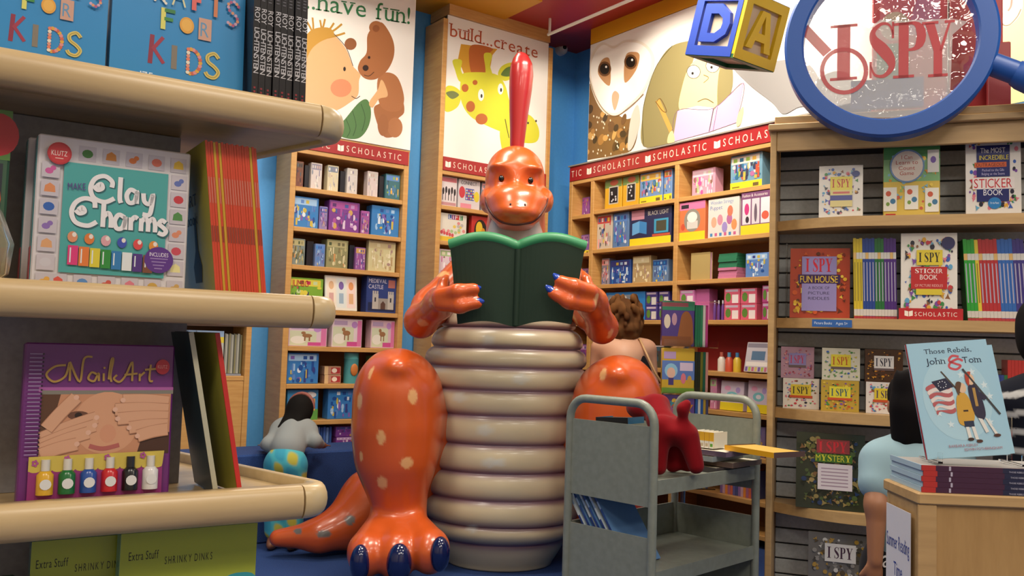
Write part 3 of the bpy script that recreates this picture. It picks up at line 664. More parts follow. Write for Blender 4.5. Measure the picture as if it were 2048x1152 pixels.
for k in range(9):
    s_ = FR.hit(1436, 540, d)[0]; c = '#c4789a' if k < 4 else '#2f7a58'
    book('pad', ('pink' if k < 4 else 'green')+' paper pad lying in the stack on the third shelf of the wide bay', FR.at(s_, d+.005*(k % 3), z[2]+.0006+.0215*k), .175, .0205, .16, c, spine='F', group=('pink' if k < 4 else 'green')+' pads in the stack', cat='pad')
pack(FR, z[2], d, 1491, 506, 1538, .08, '#5f86c4', 'light blue boxed kit at the slatwall display on the third shelf', pal='blue')
o, w_, h_ = pack(FR, z[3], d, 1211, 584, 1289, .12, '#2f80c8', 'bright blue boxed set with a grey window above the curly hair'); r = Art(o, w_, h_, -.0002, .00015); r.rect(.06, .1, .82, .9, '#8a94a0'); r.ell(.14, .6, .05, .22, '#dcd8d4'); r.ell(.5, .75, .06, .12, '#dcd4c8'); r.done()
def mini(fr, zz, dd, a, b, y, hh, c, l, g, win='#d9d6d0', leaf='#5f8a3a'):
    o, w_, h_ = pack(fr, zz, dd, a, y, b, .08, c, l, group=g, h=hh); r = Art(o, w_, h_, -.0002, .00015); r.ell(.27, .45, .18, .3, leaf, 10); r.rect(.52, .08, .92, .62, win); r.rect(.1, .8, .9, .94, '#c4b4c8'); r.done()
for k in range(2):
    for j, (a, b) in enumerate([(1291, 1314), (1317, 1338)]):
        mini(FR, z[3]+k*.118, d, a, b, 600, .117, '#4a3f86', 'indigo mini kit in the block of four beside the bright blue boxed set', 'indigo mini kits')
for k in range(2):
    for j, (a, b) in enumerate([(1448, 1479), (1481, 1513)]):
        mini(FR, z[3]+k*.118, d, a, b, 600, .117, '#d9607a', 'coral pink mini kit in the block of four on the fourth shelf', 'coral pink mini kits', '#efe6e6')
for k in range(2): mini(FR, z[3]+k*.125, d-.01, 1524, 1544, 600, .124, '#b84a86', 'deep pink mini kit in the pile of two at the slatwall display', 'deep pink mini kits')
for k in range(2): mini(FR, z[3]+k*.118, d-.01, 1358, 1388, 577, .117, '#c97ab0', 'lilac pink mini kit piled beside the plain pink carton', 'lilac pink mini kits', '#efe6e6')
pack(FR, z[3], d+.02, 1391, 578, 1418, .1, '#c46aa4', 'plain pink carton beside the lilac pink mini kits')
for k in range(3):
    s_ = FR.hit(1425+8*k, 620, d)[0]
    o = MB().tube([(.012, .012, 0), (.012, .012, .10), (.012, .012, .125)], [.012, .012, .005], 10).build('glitter_pen', mat('#6a3f8a', .3), None, FR.at(s_, d, z[3]+.0006)); tag(o, 'purple glitter pen standing beside the coral pink mini kits', 'pen', 'purple glitter pens')
    MB().tube([(.012, .012, .125), (.012, .012, .15)], .006, 8).build('tip', mat('#dcd8e4', .3), o)
# shelf with the red back
for (x, c, c2, l) in [(1432, '#dcd4c8', '#c46a5a', 'white glue bottle with a coral cap'), (1447, '#c9543a', '#5f9ac4', 'orange-capped blue paint bottle'), (1463, '#d9b83a', '#4a86b8', 'yellow paint bottle with a blue cap')]:
    s_ = FR.hit(x, 720, d+.04)[0]
    o = MB().tube([(.03, .03, 0), (.03, .03, .09), (.03, .03, .11)], [.03, .03, .016], 14).build('paint_bottle', mat(c, .3), None, FR.at(s_, d+.04, z[4]+.0006)); tag(o, l+' on the red backed shelf', 'bottle')
    MB().tube([(.03, .03, .11), (.03, .03, .145)], .014, 10).build('cap', mat(c2, .3), o)
o, w_, h_ = pack(FR, z[4], d-.02, 1487, 686, 1536, .05, '#c9c4cc', 'white art set leaning on the red backed shelf', tilt=.2); r = Art(o, w_, h_, -.0002, .00015)
r.rect(.04, .82, .96, .96, '#8f8a98'); r.rect(.25, .4, .8, .7, '#5a7a9a'); r.rect(.06, .2, .94, .34, '#efeae4')
for k in range(7): r.rect(.06+.13*k, .03, .15+.13*k, .17, ['#7a5fa8', '#b0c44a', '#c46a8a', '#d9c46a'][k % 4])
r.done()
for (a, b, l) in [(1440, 1486, 'pastel flower kit with a yellow foot band beside the spinner rack'), (1494, 1538, 'pastel flower kit with a yellow foot band at the slatwall display')]:
    o, w_, h_ = pack(FR, z[5], d, a, 763, b, .06, '#d4c4d4', l, tilt=.06); r = Art(o, w_, h_, -.0002, .00015); r.rect(0, 0, 1, .27, '#e8d32a'); r.ell(.5, .5, .26, .14, '#7fc4cc'); r.ell(.5, .5, .12, .07, '#e6e0e8'); r.ell(.3, .75, .14, .08, '#e4a0c0'); r.ell(.75, .7, .1, .1, '#b09ad0'); r.done()
pack(FR, z[5], d, 1420, 756, 1433, .08, '#cf86a6', 'narrow pink carton beside the spinner rack', pal='pink', n=5)
pack(FR, z[6], d, 1440, 850, 1530, .1, '#7a6a90', 'dull violet boxed kit on the shelf above the lowest row of books', pal='purple')
for k in range(14):
    s_ = FR.hit(1440, 980, d)[0]+.024*k
    book('paperback', 'thin paperback standing in the low row behind the grey cart', FR.at(s_, d, z[7]+.001), .022, .19+.02*((k*7) % 3)/3, .14, ['#8a6aa0', '#5f5f9a', '#a86a8a', '#c4a0b0', '#4a4f80', '#c9654a', '#e08a3a'][(k*3) % 7], spine='F', group='thin paperbacks behind the cart')
for k, (c, l, zz) in enumerate([('#7a3f8a', 'purple toy box low in the narrow bay behind the statue elbow', z[4]), ('#b0508a', 'magenta toy box in the narrow bay behind the statue elbow', z[5]), ('#8a4f9a', 'violet box in the narrow bay on the top shelf', z[0]), ('#7f5aa8', 'lilac and yellow box in the narrow bay on the second shelf', z[1]), ('#a070b0', 'mauve box in the narrow bay on the third shelf', z[2])]):
    pack(FR, zz-.02, .12, 1160, zpix(FR, 1160, .12, zz+.17), 1178, .12, c, l, pal='purple', band='#e0d03a' if k == 3 else None, n=5)
for (a, b, c, l) in [(1192, 1240, '#5a3f5a', 'dark plum boxed kit on the shelf behind the woman'), (1296, 1322, '#4a4a3a', 'dark olive boxed kit beside the spinner rack')]:
    pack(FR, z[4], .08, a, 690, b, .1, c, l, pal='dark')
    pack(FR, z[5], .08, a, 768, b, .1, c, l.replace('the shelf behind', 'the lower shelf behind').replace('beside the', 'low beside the'), pal='dark')
# magazines in the low case
for k in range(4):
    s_ = FL.hit(446, 700, .05)[0]-.19-.055*(3-k)
    o = book('magazine', 'silver fronted magazine standing face out in the low case', FL.at(s_, .03+.018*(3-k), zg+.016, 0, .05), .19, .30, .012, '#b4b6ae', group='face out magazines', cat='magazine'); r = Art(o, .19, .30); r.rect(.0, .72, 1, .86, '#d4bf3a'); r.rect(0, .86, 1, 1, '#8aa4c4'); r.ell(.4, .4, .25, .2, '#d9d9d2'); r.done()
for k in range(12):
    s_ = FL.hit(449, 700, .06)[0]+.0104*k
    book('magazine', 'thin grey magazine filed spine out in the low case', FL.at(s_, .06, zg+.016), .0098, .285-.004*(k % 3), .17, ['#6f6f68', '#9a9a90', '#4f5248', '#7f7a5f'][k % 4], spine='F', group='spine out magazines', cat='magazine', spcol=['#8a8a82', '#b0b0a6', '#5a5d52', '#8a8560'][k % 4])
book('magazine', 'grey magazine lying flat under the filed ones in the low case', FL.at(FL.hit(440, 745, .02)[0], .02, zg+.001), .15, .014, .2, '#8f94a0', spine='F', cat='magazine')

# ------------------------------------------------------------------ posters
def poster(fr, name, label, s0, s1, z0, z1, d, base='#efece6', t=.012):
    o = MB().box(s0, s1, d, d+t, z0, z1).build(name, mat(base, .35), None, fr.M); tag(o, label, 'poster'); a = Art(o, 1, 1, d, .00006, rough=.35)
    P = lambda pts: [fr.hit(x, y, d) for x, y in pts]
    clip = lambda pts: [(min(max(x, s0+.002), s1-.002), min(max(q, z0+.002), z1-.002)) for x, q in pts]
    a.px = lambda pts, c, smooth=True: a.raw([clip(P(cr(pts, 6) if smooth else pts))], c)
    a.el = lambda x, y, rx, ry, c, rot=0: a.raw([clip(P(ellp(x, y, rx, ry, 22, rot)))], c)
    def ln(pts, wpx, c, closed=False):
        q = P(cr(pts, 6, closed)+([pts[0]] if closed else [])); a.raw([clip(f) for f in stroke(q, wpx*.0038)], c)
    a.ln = ln; a.fr = fr; a.d = d
    return o, a
zt = TOPL-.02
# bear poster
b1 = FL.hit(826, 150, -.01)[0]
o, a = poster(FL, 'poster', 'large white poster of a child hugging a teddy bear above the playset case', FL.hit(545, 200, -.01)[0], b1, zt1+.013, TOPL+.1, -.012)
SK, BR, GR = '#dcae7c', '#a3683f', '#4f7a45'
a.px([(585,130),(620,70),(660,66),(690,95),(705,130),(713,140),(721,150),(718,162),(716,190),(700,205),(670,222),(620,232),(580,215)], SK)
for (x, y, x2, y2) in [(612,92,600,50),(622,82,625,35),(634,76,650,38),(642,74,668,46),(648,72,684,48),(652,76,690,66),(630,85,612,40),(640,80,640,40)]: a.ln([(x,y),((x+x2)/2+3,(y+y2)/2),(x2,y2)], 4, '#b98a2f')
a.px([(600,100),(620,62),(655,55),(668,70),(640,84),(622,100),(606,130)], '#c09038')
a.el(682, 176, 21, 18, '#d98a62'); a.el(689, 138, 2.6, 4.5, '#2a201a')
a.ln([(703,192),(712,197),(720,192)], 1.6, '#5a3a24'); a.ln([(668,68),(692,95),(706,132)], 1.5, '#4a3424')
a.px([(670,262),(690,238),(718,205),(735,200),(742,225),(736,255),(718,276),(690,276)], GR)
for q in [[(705,222),(712,250),(706,272)],[(722,208),(730,235),(724,262)],[(692,238),(700,260),(694,274)]]: a.ln(q, 1.4, '#2f4f2c')
a.px([(762,205),(790,180),(805,200),(808,225),(795,240),(800,265),(780,275),(765,270),(752,240),(748,215)], BR)
a.px([(755,160),(772,145),(795,155),(808,195),(800,220),(775,222),(758,205)], '#ab6f45')
a.el(790, 255, 15, 20, '#ad7248'); a.el(766, 250, 11, 22, '#9f653d')
a.px([(733,105),(735,70),(750,52),(765,46),(785,78),(788,110),(775,140),(752,158),(730,157),(716,140),(720,122)], BR)
a.el(752, 55, 14, 13, BR); a.el(752, 57, 7, 7, '#8a5230'); a.el(701, 88, 12, 12, '#8f5a36'); a.el(738, 115, 2.6, 3, '#2a1a12'); a.el(731, 136, 6, 6, '#2e1d18'); a.ln([(728,150),(738,152),(748,144)], 1.4, '#3a2418')
a.px([(738,205),(755,180),(762,160),(770,170),(775,192),(758,198),(745,215)], SK)
def ptext(a, txt, x, y, x2, y2, hpx, c, font='slab'):
    (s0_, z0_), (s1_, z1_) = a.fr.hit(x, y, a.d), a.fr.hit(x2, y2, a.d); h_ = a.fr.hit(x, y-hpx, a.d)[1]-z0_
    polys, L = text_polys(txt, h_, s1_-s0_, .1, font); sl = (z1_-z0_)/(s1_-s0_)
    a.raw([[(s0_+px_, z0_+pz_+sl*px_) for px_, pz_ in f] for f in polys], c, a.t)
ptext(a, '...have fun!', 600, 15, 824, 49, 36, '#2f7a4c')
a.done('poster_print')
# giraffe poster
o, a = poster(FL, 'poster', 'white poster of a yellow giraffe head inside the narrow maple case', m0+.047, m1-.047, zt2+.001, zh0-.002, .01)
Yw, Og = '#d3d236', '#b5622c'
a.px([(916,118),(922,88),(995,98),(985,110),(978,150),(930,152)], '#cf9a2e', False); a.px([(938,118),(944,90),(985,97),(975,112),(968,150),(946,152)], Og)
a.px([(922,156),(935,145),(990,148),(1010,170),(1025,215),(1062,232),(1078,260),(1072,284),(1040,284),(1012,268),(975,252),(940,232),(922,200)], Yw)
a.px([(890,178),(905,172),(922,186),(915,214),(890,222)], Yw); a.px([(892,186),(906,182),(918,190),(904,198)], '#6f7a4a')
a.px([(905,122),(914,118),(924,122),(922,140),(930,160),(918,162),(910,140)], Yw); a.px([(968,108),(980,106),(984,114),(980,130),(986,155),(974,155),(970,130)], Yw)
a.px([(996,150),(1004,132),(1026,126),(1030,150),(1010,162)], Yw); a.px([(1002,150),(1012,136),(1026,134),(1020,152)], '#5f7a3a')
a.px([(1000,262),(1018,265),(1026,320),(1012,322),(1004,300)], Yw)
a.el(962, 190, 6, 12, '#f3f1ea'); a.el(1001, 178, 5.5, 11, '#f3f1ea'); a.el(963, 192, 2, 4, '#2a2a20'); a.el(1002, 180, 2, 4, '#2a2a20')
for (x, y, rx, ry) in [(930,176,7,8),(941,213,9,11),(963,238,12,11),(950,165,5,5)]: a.el(x, y, rx, ry, Og)
a.ln([(1010,238),(1014,258),(1018,276)], 2, '#3a3020'); a.el(1056, 246, 1.8, 2.4, '#3a3020'); a.el(1072, 242, 1.8, 2.4, '#3a3020')
ptext(a, 'build...create', 900, 72, 1078, 117, 25, '#b5532f'); a.done('poster_print')
# owl poster
o, a = poster(FR, 'poster', 'long white poster of an owl and a reading girl above the craft kit case', -YL+.30-.02, r1+.9, zt3+.013, zs-.145, -.012)
a.px([(1133,320),(1136,262),(1150,215),(1178,168),(1200,190),(1240,232),(1262,236),(1275,215),(1278,245),(1262,302),(1200,316)], '#7d5a30')
for k in range(46):
    x = rng.uniform(1140, 1262); y = rng.uniform(218, 305); y = max(y, 214+abs(x-1180)*.2)
    if x > 1180 and y < 225+(x-1180)*.1: continue
    a.el(x, y, rng.uniform(3, 7), rng.uniform(5, 12), rng.choice(['#5a3d20', '#a5763c', '#c79a58', '#6a4826', '#3f2c18']), .3)
for k in range(40): a.el(rng.uniform(1142, 1255), rng.uniform(226, 312), 1.2, 2.2, '#e9dcc4')
a.px([(1262,238),(1276,210),(1280,245),(1268,290),(1256,298)], '#cfc8bc')
a.px([(1178,140),(1186,105),(1205,85),(1228,92),(1252,80),(1285,84),(1308,110),(1304,150),(1284,190),(1258,214),(1232,232),(1205,222),(1186,185)], '#e6ddcf')
a.px([(1182,140),(1190,108),(1207,90),(1228,97),(1252,85),(1283,89),(1302,112),(1299,150),(1280,187),(1256,210),(1232,226),(1208,217),(1190,182)], '#f4f1ec')
a.px([(1197,148),(1203,122),(1218,116),(1222,140),(1219,172)], '#b98a5e'); a.px([(1250,165),(1252,112),(1270,104),(1280,112),(1272,142)], '#b98a5e')
for (x, y) in [(1210,138),(1262,124)]: a.el(x, y, 13, 15, '#6a4526'); a.el(x, y, 9.5, 11, '#17120e'); a.el(x+3, y-4, 2, 2.4, '#f4f0ea')
a.px([(1225,190),(1231,182),(1239,190),(1236,208),(1230,221),(1225,206)], '#c9a184')
a.ln([(1178,150),(1190,190),(1210,222),(1232,232),(1260,215),(1288,188)], 2, '#8a6a48')
# girl
HR = '#8d8358'
a.px([(1288,292),(1286,230),(1296,180),(1315,130),(1345,92),(1400,80),(1440,90),(1462,118),(1466,170),(1450,215),(1440,215),(1438,150),(1395,110),(1380,150),(1362,200),(1350,282)], HR)
a.ln([(1288,292),(1286,230),(1296,180),(1315,130),(1345,92)], 1.8, '#4a4428')
a.px([(1360,220),(1366,170),(1382,130),(1410,112),(1438,132),(1440,170),(1432,215),(1400,224)], '#e6cf9a')
a.px([(1436,212),(1440,140),(1462,130),(1466,160),(1452,205)], HR)
for (x, y) in [(1388,144),(1426,132)]: a.el(x, y, 14, 14, '#5a5440'); a.el(x, y, 12.6, 12.6, '#f4f2ee'); a.el(x-2, y+3, 2.5, 3, '#2a2620')
a.ln([(1408,150),(1418,156),(1408,166)], 1.6, '#7a6238'); a.ln([(1396,204),(1412,198),(1428,206)], 1.8, '#6a5430')
a.px([(1346,284),(1356,222),(1428,216),(1420,264)], '#dcb0d2', False); a.px([(1420,264),(1432,216),(1488,166),(1474,245)], '#d9a8cc', False)
a.px([(1356,222),(1395,212),(1428,216),(1420,222)], '#f2eef0', False); a.ln([(1428,217),(1419,264)], 2, '#5a4456'); a.ln([(1436,214),(1427,262)], 1.2, '#5a4456')
a.ln([(1346,284),(1356,222),(1428,217),(1488,166),(1474,246)], 1.4, '#7a5a74')
a.px([(1312,203),(1320,198),(1346,258),(1340,266)], '#c99a4e', False); a.ln([(1314,204),(1322,198),(1334,222),(1326,222),(1312,203)], 1.6, '#6a4a1e')
a.px([(1338,270),(1346,262),(1350,284),(1336,286)], '#e6cf9a'); a.px([(1476,232),(1486,214),(1488,222),(1482,248),(1474,252)], '#e6cf9a')
# grey animal shape beyond the girl
a.px([(1462,128),(1500,130),(1600,120),(1640,160),(1640,210),(1600,214),(1568,228),(1545,205),(1500,170)], '#8f8d8c')
a.px([(1640,160),(1700,150),(1720,250),(1640,250)], '#8a8886')
a.done('poster_print')
o, a = poster(FR, 'poster', 'yellow cartoon poster beyond the giant magnifying glass', FR.hit(1985, 100, -.03)[0], FR.hit(2200, 100, -.03)[0], FR.hit(2020, 208, -.03)[1], zs-.15, -.03, base='#e9d68e')
a.px([(2003,0),(2003,48),(2018,52),(2040,30),(2046,0),(2040,-60),(2005,-60)], '#f1e6cc'); a.ln([(2003,10),(2004,46),(2018,50),(2034,34),(2042,18)], 2, '#7a6a3a'); a.ln([(2024,-5),(2022,12),(2016,22)], 3, '#c4705a'); a.done('poster_print')
# security camera on the blue corner strip
p = FL.P(1119, 101, DEP)
o = MB().tube([(0, 0, 0), (0, -.03, 0), (0, -.06, 0)], [.055, .055, .05], 20).build('security_camera', mat('#d9d6d0', .4), None, Matrix.Translation(FL.M@p)); tag(o, 'white dome security camera on the blue corner wall', 'security camera')
MB().ball((0, -.06, 0), .042, 18, 12).build('dome', mat('#dcd9d4', .25), o); MB().ball((-.012, -.094, .004), .02, 14, 10).build('lens', mat('#0c0c10', .08), o)

# ------------------------------------------------------------------ the reading statue
DD = 5.78
FD = cam_frame(1012, DD)
mpp = lambda n, dd: n*(DD+dd)/FPX            # picture points to metres at a depth
def Pd(x, y, dd): return FD.P(x, y, dd)
statue = empty('statue', FD.M, 'tall orange spotted dinosaur statue seated on blue carpet reading a green book', 'statue')
OR, CREAM, VIO = '#cc561d', '#e3a86c', '#7a4a78'
GLOSS = vcol('glossy_statue_paint', .32, .45)
bp = []
# back, shoulders and neck behind the belly shell
bp += [ell(Pd(1015, 860, .20), (.50, .45, .78), .1), ell(Pd(1020, 650, .15), (.40, .32, .42), .1),
       cap(Pd(1027, 600, .05), Pd(1030, 470, -.12), .24, .155, .1), cap(Pd(1028, 500, .02), Pd(1030, 410, -.06), .19, .17, .1)]
def limb(pts, k=.06):
    return [cap(Pd(*pts[i][:3]), Pd(*pts[i+1][:3]), pts[i][3], pts[i+1][3], k) for i in range(len(pts)-1)]
# arms: shoulder - elbow - wrist, then two fingers round the book
bp += limb([(935, 545, -.06, .13), (862, 615, -.16, .115), (842, 642, -.30, .095), (880, 606, -.54, .085), (883, 600, -.70, .062)])
bp += limb([(1120, 545, -.06, .13), (1180, 620, -.16, .115), (1204, 655, -.30, .09), (1184, 606, -.54, .085), (1181, 592, -.70, .062)])
bp += limb([(879, 592, -.745, .045), (915, 583, -.812, .042), (948, 578, -.805, .036)], .025)+limb([(881, 608, -.745, .045), (920, 612, -.812, .042), (954, 606, -.805, .035)], .025)
bp += limb([(1182, 583, -.745, .046), (1148, 573, -.812, .044), (1120, 562, -.805, .036)], .025)+limb([(1178, 611, -.745, .045), (1138, 603, -.812, .043), (1107, 587, -.805, .036)], .025)
bp += limb([(1180, 592, -.66, .045), (1172, 560, -.60, .03), (1166, 545, -.56, .016)], .03)+limb([(882, 590, -.66, .045), (888, 565, -.60, .03), (893, 552, -.56, .018)], .03)
# legs: raised knees with bulging calves
def leg(cx, sg, dd=-.52):
    y0 = 14 if sg > 0 else 0
    L = [ell(Pd(cx, 850+y0, dd), (mpp(88, dd), .24, mpp(140, dd)), .08), ell(Pd(cx+4*sg, 775+y0, dd), (mpp(68, dd), .22, mpp(70, dd)), .1),
         ell(Pd(cx-sg*4, 735+y0, dd-.1), (mpp(34, dd), .14, mpp(26, dd)), .05),
         cap(Pd(cx, 930+y0, dd), Pd(cx-sg*8, 1035+y0, dd+.02), .20, .155, .1), cap(Pd(cx+sg*-10, 790+y0, dd+.1), Pd(cx+sg*-60, 960+y0, dd+.62), .24, .32, .1)]
    L += [ell(Pd(cx+sg*-62, 860+y0, dd+.05), (.05, .10, .24), .08), ell(Pd(cx+sg*28, 780+y0, dd+.06), (.075, .13, .2), .06)]
    for i, (tx, ty, r) in enumerate([(-58, 1104, 37), (2, 1106, 40), (68, 1098, 37)]):
        tx = tx if sg < 0 else -tx
        a = Pd(cx+tx*.35, 1045+y0, dd-.02); b = Pd(cx+tx, ty+y0-4, dd-.28); L += [cap(a, b, .10, mpp(r, dd-.28), .045)]
        L += [ell(Pd(cx+tx, ty+y0+6, dd-.30), (mpp(r, dd-.28), .13, mpp(r*1.15, dd-.28)), .03)]
    return L
bp += leg(792, -1)+leg(1238, 1)
# tail curling round on the carpet
bp += limb([(880, 1000, .36, .30), (745, 1010, .12, .22), (692, 1050, .0, .14), (640, 1070, -.10, .095), (556, 1076, -.14, .055)], .08)
body, bV, bQ = blend_mesh('body', bp, .0135, [OR], GLOSS, statue)
castB = caster(FD, bV, bQ)
def paint_spots(o, V, cast, spots, col):
    at = o.data.color_attributes['Col']; c = np.zeros(len(V)*4, np.float32); at.data.foreach_get('color', c); c = c.reshape(-1, 4)
    for (x, y, rx, ry) in spots:
        p, nrm = cast(x, y)
        if p is None: continue
        d = V-np.array(p); n = np.array(nrm); e1 = np.cross([0, 0, 1], n); e1 /= max(np.linalg.norm(e1), 1e-6); e2 = np.cross(n, e1)
        q = np.sqrt((d@e1/mpp(rx, p.y))**2+(d@e2/mpp(ry, p.y))**2+(d@n/.09)**2); wg = np.clip((1.08-q)/.16, 0, 1)[:, None]
        c[:, :3] = c[:, :3]*(1-wg)+np.array(hx(col))[None, :3]*wg
    at.data.foreach_set('color', c.ravel())
paint_spots(body, bV, castB, [(719,802,9,15),(826,793,10,15),(762,875,8,15),(814,926,13,11),(764,965,11,13),(722,912,5,11),(742,745,5,14),
    (845,646,13,10),(884,548,18,8),(1206,748,9,13),(1221,668,6,12),(1192,600,6,14),(1150,640,6,12)], CREAM)
paint_spots(body, bV, castB, [(596,1062,9,6),(648,1068,14,8),(700,1040,10,10)], '#6f6a66')
# claws
CLAW = mat('#101b4a', .12, 0, .6)
for cx, sg in ((792, -1), (1238, 1)):
    for (tx, ty, rx, ry) in [(-72, 1126, 20, 36), (6, 1126, 25, 38), (88, 1108, 20, 34)]:
        tx = tx if sg < 0 else -tx; yy = ty+(14 if sg > 0 else 0); p = Pd(cx+tx, yy, -.52-.30-.105)
        MB().ball(p, (mpp(rx, -.9), .06, mpp(ry, -.9)), 18, 12).build('claw', CLAW, statue)
CL2 = mat('#1f3f9c', .2, 0, .4)
for (x, y, dx, dy) in [(954, 576, 11, -1), (961, 603, 10, 0), (1113, 554, -9, -9), (1098, 577, -9, -8)]:
    p = Pd(x-dx*.8, y-dy*.8, -.815); q = Pd(x+dx*.7, y+dy*.7, -.80); MB().tube([p, (p+q)/2, q], [.022, .021, .008], 12).build('claw', CL2, statue)
# ribbed belly shell
zt_, zb_ = Pd(1020, 560, -.2).z, 0.0
prof = [(1122, .33), (1108, .42), (1090, .475), (1050, .515), (1000, .52), (950, .525), (893, .52), (832, .525), (780, .535), (740, .535), (700, .515), (660, .47), (600, .39), (540, .30), (480, .21), (455, .19)]
gro = [1098, 1060, 1006, 950, 893, 834, 783, 737, 697, 655, 610]
D2 = -.02
zs_ = [Pd(1012, y, D2-.45).z for y, _ in prof]; zs_[0] = .004; rs_ = [r for _, r in prof]; zg_ = sorted(Pd(1012, y, D2-.45).z for y in gro)
zz = np.linspace(zs_[0], zs_[-1], 260); rr = np.interp(zz, zs_, rs_)
ker = np.ones(9)/9; rr = np.convolve(np.pad(rr, 4, mode='edge'), ker, 'valid')
edges_ = [zs_[0]-.05]+zg_+[zg_[-1]+.14, zg_[-1]+.28, zg_[-1]+.45, zg_[-1]+.65]
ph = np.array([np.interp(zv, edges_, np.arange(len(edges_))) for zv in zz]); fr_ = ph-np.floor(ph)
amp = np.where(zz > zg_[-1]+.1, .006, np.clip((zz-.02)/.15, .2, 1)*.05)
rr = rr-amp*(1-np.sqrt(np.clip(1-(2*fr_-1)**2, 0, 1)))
na = 96; ang = np.linspace(0, 2*np.pi, na, endpoint=False)
lx = np.interp(zz, [0, 1.2, 2.2], [0.0, .0, .04])
tilt_ = np.interp(zz, [0, .5, 1.0, 1.55, 2.1], [-.02, -.02, -.02, .02, -.06])
V = np.zeros((len(zz), na, 3)); V[:, :, 0] = lx[:, None]+rr[:, None]*np.cos(ang)[None]; V[:, :, 1] = D2+tilt_[:, None]+rr[:, None]*.86*np.sin(ang)[None]; V[:, :, 2] = zz[:, None]
me = bpy.data.meshes.new('belly'); f = [(i*na+k, i*na+(k+1) % na, (i+1)*na+(k+1) % na, (i+1)*na+k) for i in range(len(zz)-1) for k in range(na)]
f.append(tuple(range(na-1, -1, -1))); f.append(tuple((len(zz)-1)*na+k for k in range(na)))
me.from_pydata(V.reshape(-1, 3).tolist(), [], f); me.polygons.foreach_set('use_smooth', [True]*len(f))
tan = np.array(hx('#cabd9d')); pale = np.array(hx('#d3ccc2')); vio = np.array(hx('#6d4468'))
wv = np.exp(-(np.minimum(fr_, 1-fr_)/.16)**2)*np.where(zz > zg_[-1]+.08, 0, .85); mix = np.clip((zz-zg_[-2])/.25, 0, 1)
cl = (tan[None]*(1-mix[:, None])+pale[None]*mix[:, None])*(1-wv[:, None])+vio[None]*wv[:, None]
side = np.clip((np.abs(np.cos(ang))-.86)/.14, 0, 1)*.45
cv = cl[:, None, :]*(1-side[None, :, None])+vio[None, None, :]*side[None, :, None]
rg2 = np.random.RandomState(3)
for (px_, py_, r_) in [(980, 925, 15), (918, 796, 14), (970, 860, 16), (1000, 924, 12), (1042, 758, 16), (975, 680, 14), (945, 1060, 12)]:
    c0 = Pd(px_, py_, D2-.45); dx = (V[:, :, 0]-c0.x)**2+((V[:, :, 2]-c0.z)*1.2)**2; w_ = np.clip((mpp(r_, -.4)**2-dx)/mpp(r_, -.4)**2*2, 0, 1)*(V[:, :, 1] < D2)*.55
    cv = cv*(1-w_[:, :, None])+np.array(hx('#c9cfcb'))[None, None]*w_[:, :, None]
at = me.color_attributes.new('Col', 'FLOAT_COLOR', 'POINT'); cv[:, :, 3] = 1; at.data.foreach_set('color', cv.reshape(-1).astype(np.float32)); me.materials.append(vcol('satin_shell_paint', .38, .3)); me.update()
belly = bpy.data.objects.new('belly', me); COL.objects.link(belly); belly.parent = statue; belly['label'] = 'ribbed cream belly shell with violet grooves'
# head
h = -.30
hp = [ell(Pd(1030, 362, h), (mpp(60, h), .20, mpp(66, h)), .05), ell(Pd(1030, 338, h+.02), (mpp(50, h), .18, mpp(42, h)), .05),
      ell(Pd(1032, 408, h-.16), (mpp(62, h-.16), .21, mpp(40, h)), .06), ell(Pd(1032, 428, h-.22), (mpp(48, h), .19, mpp(26, h)), .05),
      ell(Pd(1031, 449, h-.17), (mpp(36, h), .19, mpp(12, h)), .02), ell(Pd(973, 402, h-.04), (mpp(14, h), .10, mpp(23, h)), .05), ell(Pd(1093, 402, h-.04), (mpp(14, h), .10, mpp(23, h)), .05),
      ell(Pd(1004, 334, h-.13), (mpp(24, h), .07, mpp(9, h)), .04), ell(Pd(1061, 338, h-.13), (mpp(24, h), .07, mpp(9, h)), .04),
      cap(Pd(1030, 410, h+.06), Pd(1029, 500, h+.12), .155, .18, .06), cap(Pd(1076, 420, h+.10), Pd(1078, 500, h+.13), .04, .04, .05)]
hp += [ell(Pd(1003, 357, h-.235), (mpp(17, h), .06, mpp(12, h)), .05, op='s'), ell(Pd(1062, 361, h-.235), (mpp(17, h), .06, mpp(12, h)), .05, op='s')]
def mouthy(V, c):
    return c
head, hV, hQ = blend_mesh('head', hp, .0085, ['#c8581f'], GLOSS, statue)
castH = caster(FD, hV, hQ)
def surf_line(cast, pts, r, name, m, parent, sink=.0):
    P3 = [cast(x, y)[0] for x, y in cr(pts, 6, False)]; P3 = [p+Vector((0, sink, 0)) for p in P3 if p is not None]
    rr_ = [r*min(1, .35+.65*min(i, len(P3)-1-i)/3) for i in range(len(P3))]
    return MB().tube(P3, rr_, 8).build(name, m, parent)
DK = mat('#4a140c', .5)
surf_line(castH, [(970, 394), (976, 414), (986, 430), (1000, 442), (1015, 447), (1032, 449), (1050, 447), (1066, 443), (1080, 430), (1090, 414), (1096, 396)], .008, 'mouth_line', DK, head)
for (x, y) in [(1003, 357), (1061, 361)]:
    p, n_ = castH(x, y); MB().ball(p+Vector((0, -.002, 0)), (.017, .012, .020), 16, 10).build('eye', mat('#0a0a0c', .1), head)
    MB().ball(p+Vector((-.005, -.0135, .007)), .0035, 8, 6).build('eye_glint', mat('#c9cfd9', .2), head)
for (x, y) in [(1021, 409), (1050, 410)]:
    p, n_ = castH(x, y); MB().ball(p, (.006, .006, .009), 10, 8).build('nostril', mat('#2a0a08', .6), head)
# pale throat bib
tb = [cap(Pd(1030, 452, h+.0), Pd(1030, 520, h+.06), .15, .23, .05), ell(Pd(1030, 470, h+.0), (.16, .13, .12), .05)]
blend_mesh('throat', tb, .012, ['#b9b0aa'], vcol('satin_shell_paint', .38, .3), statue)
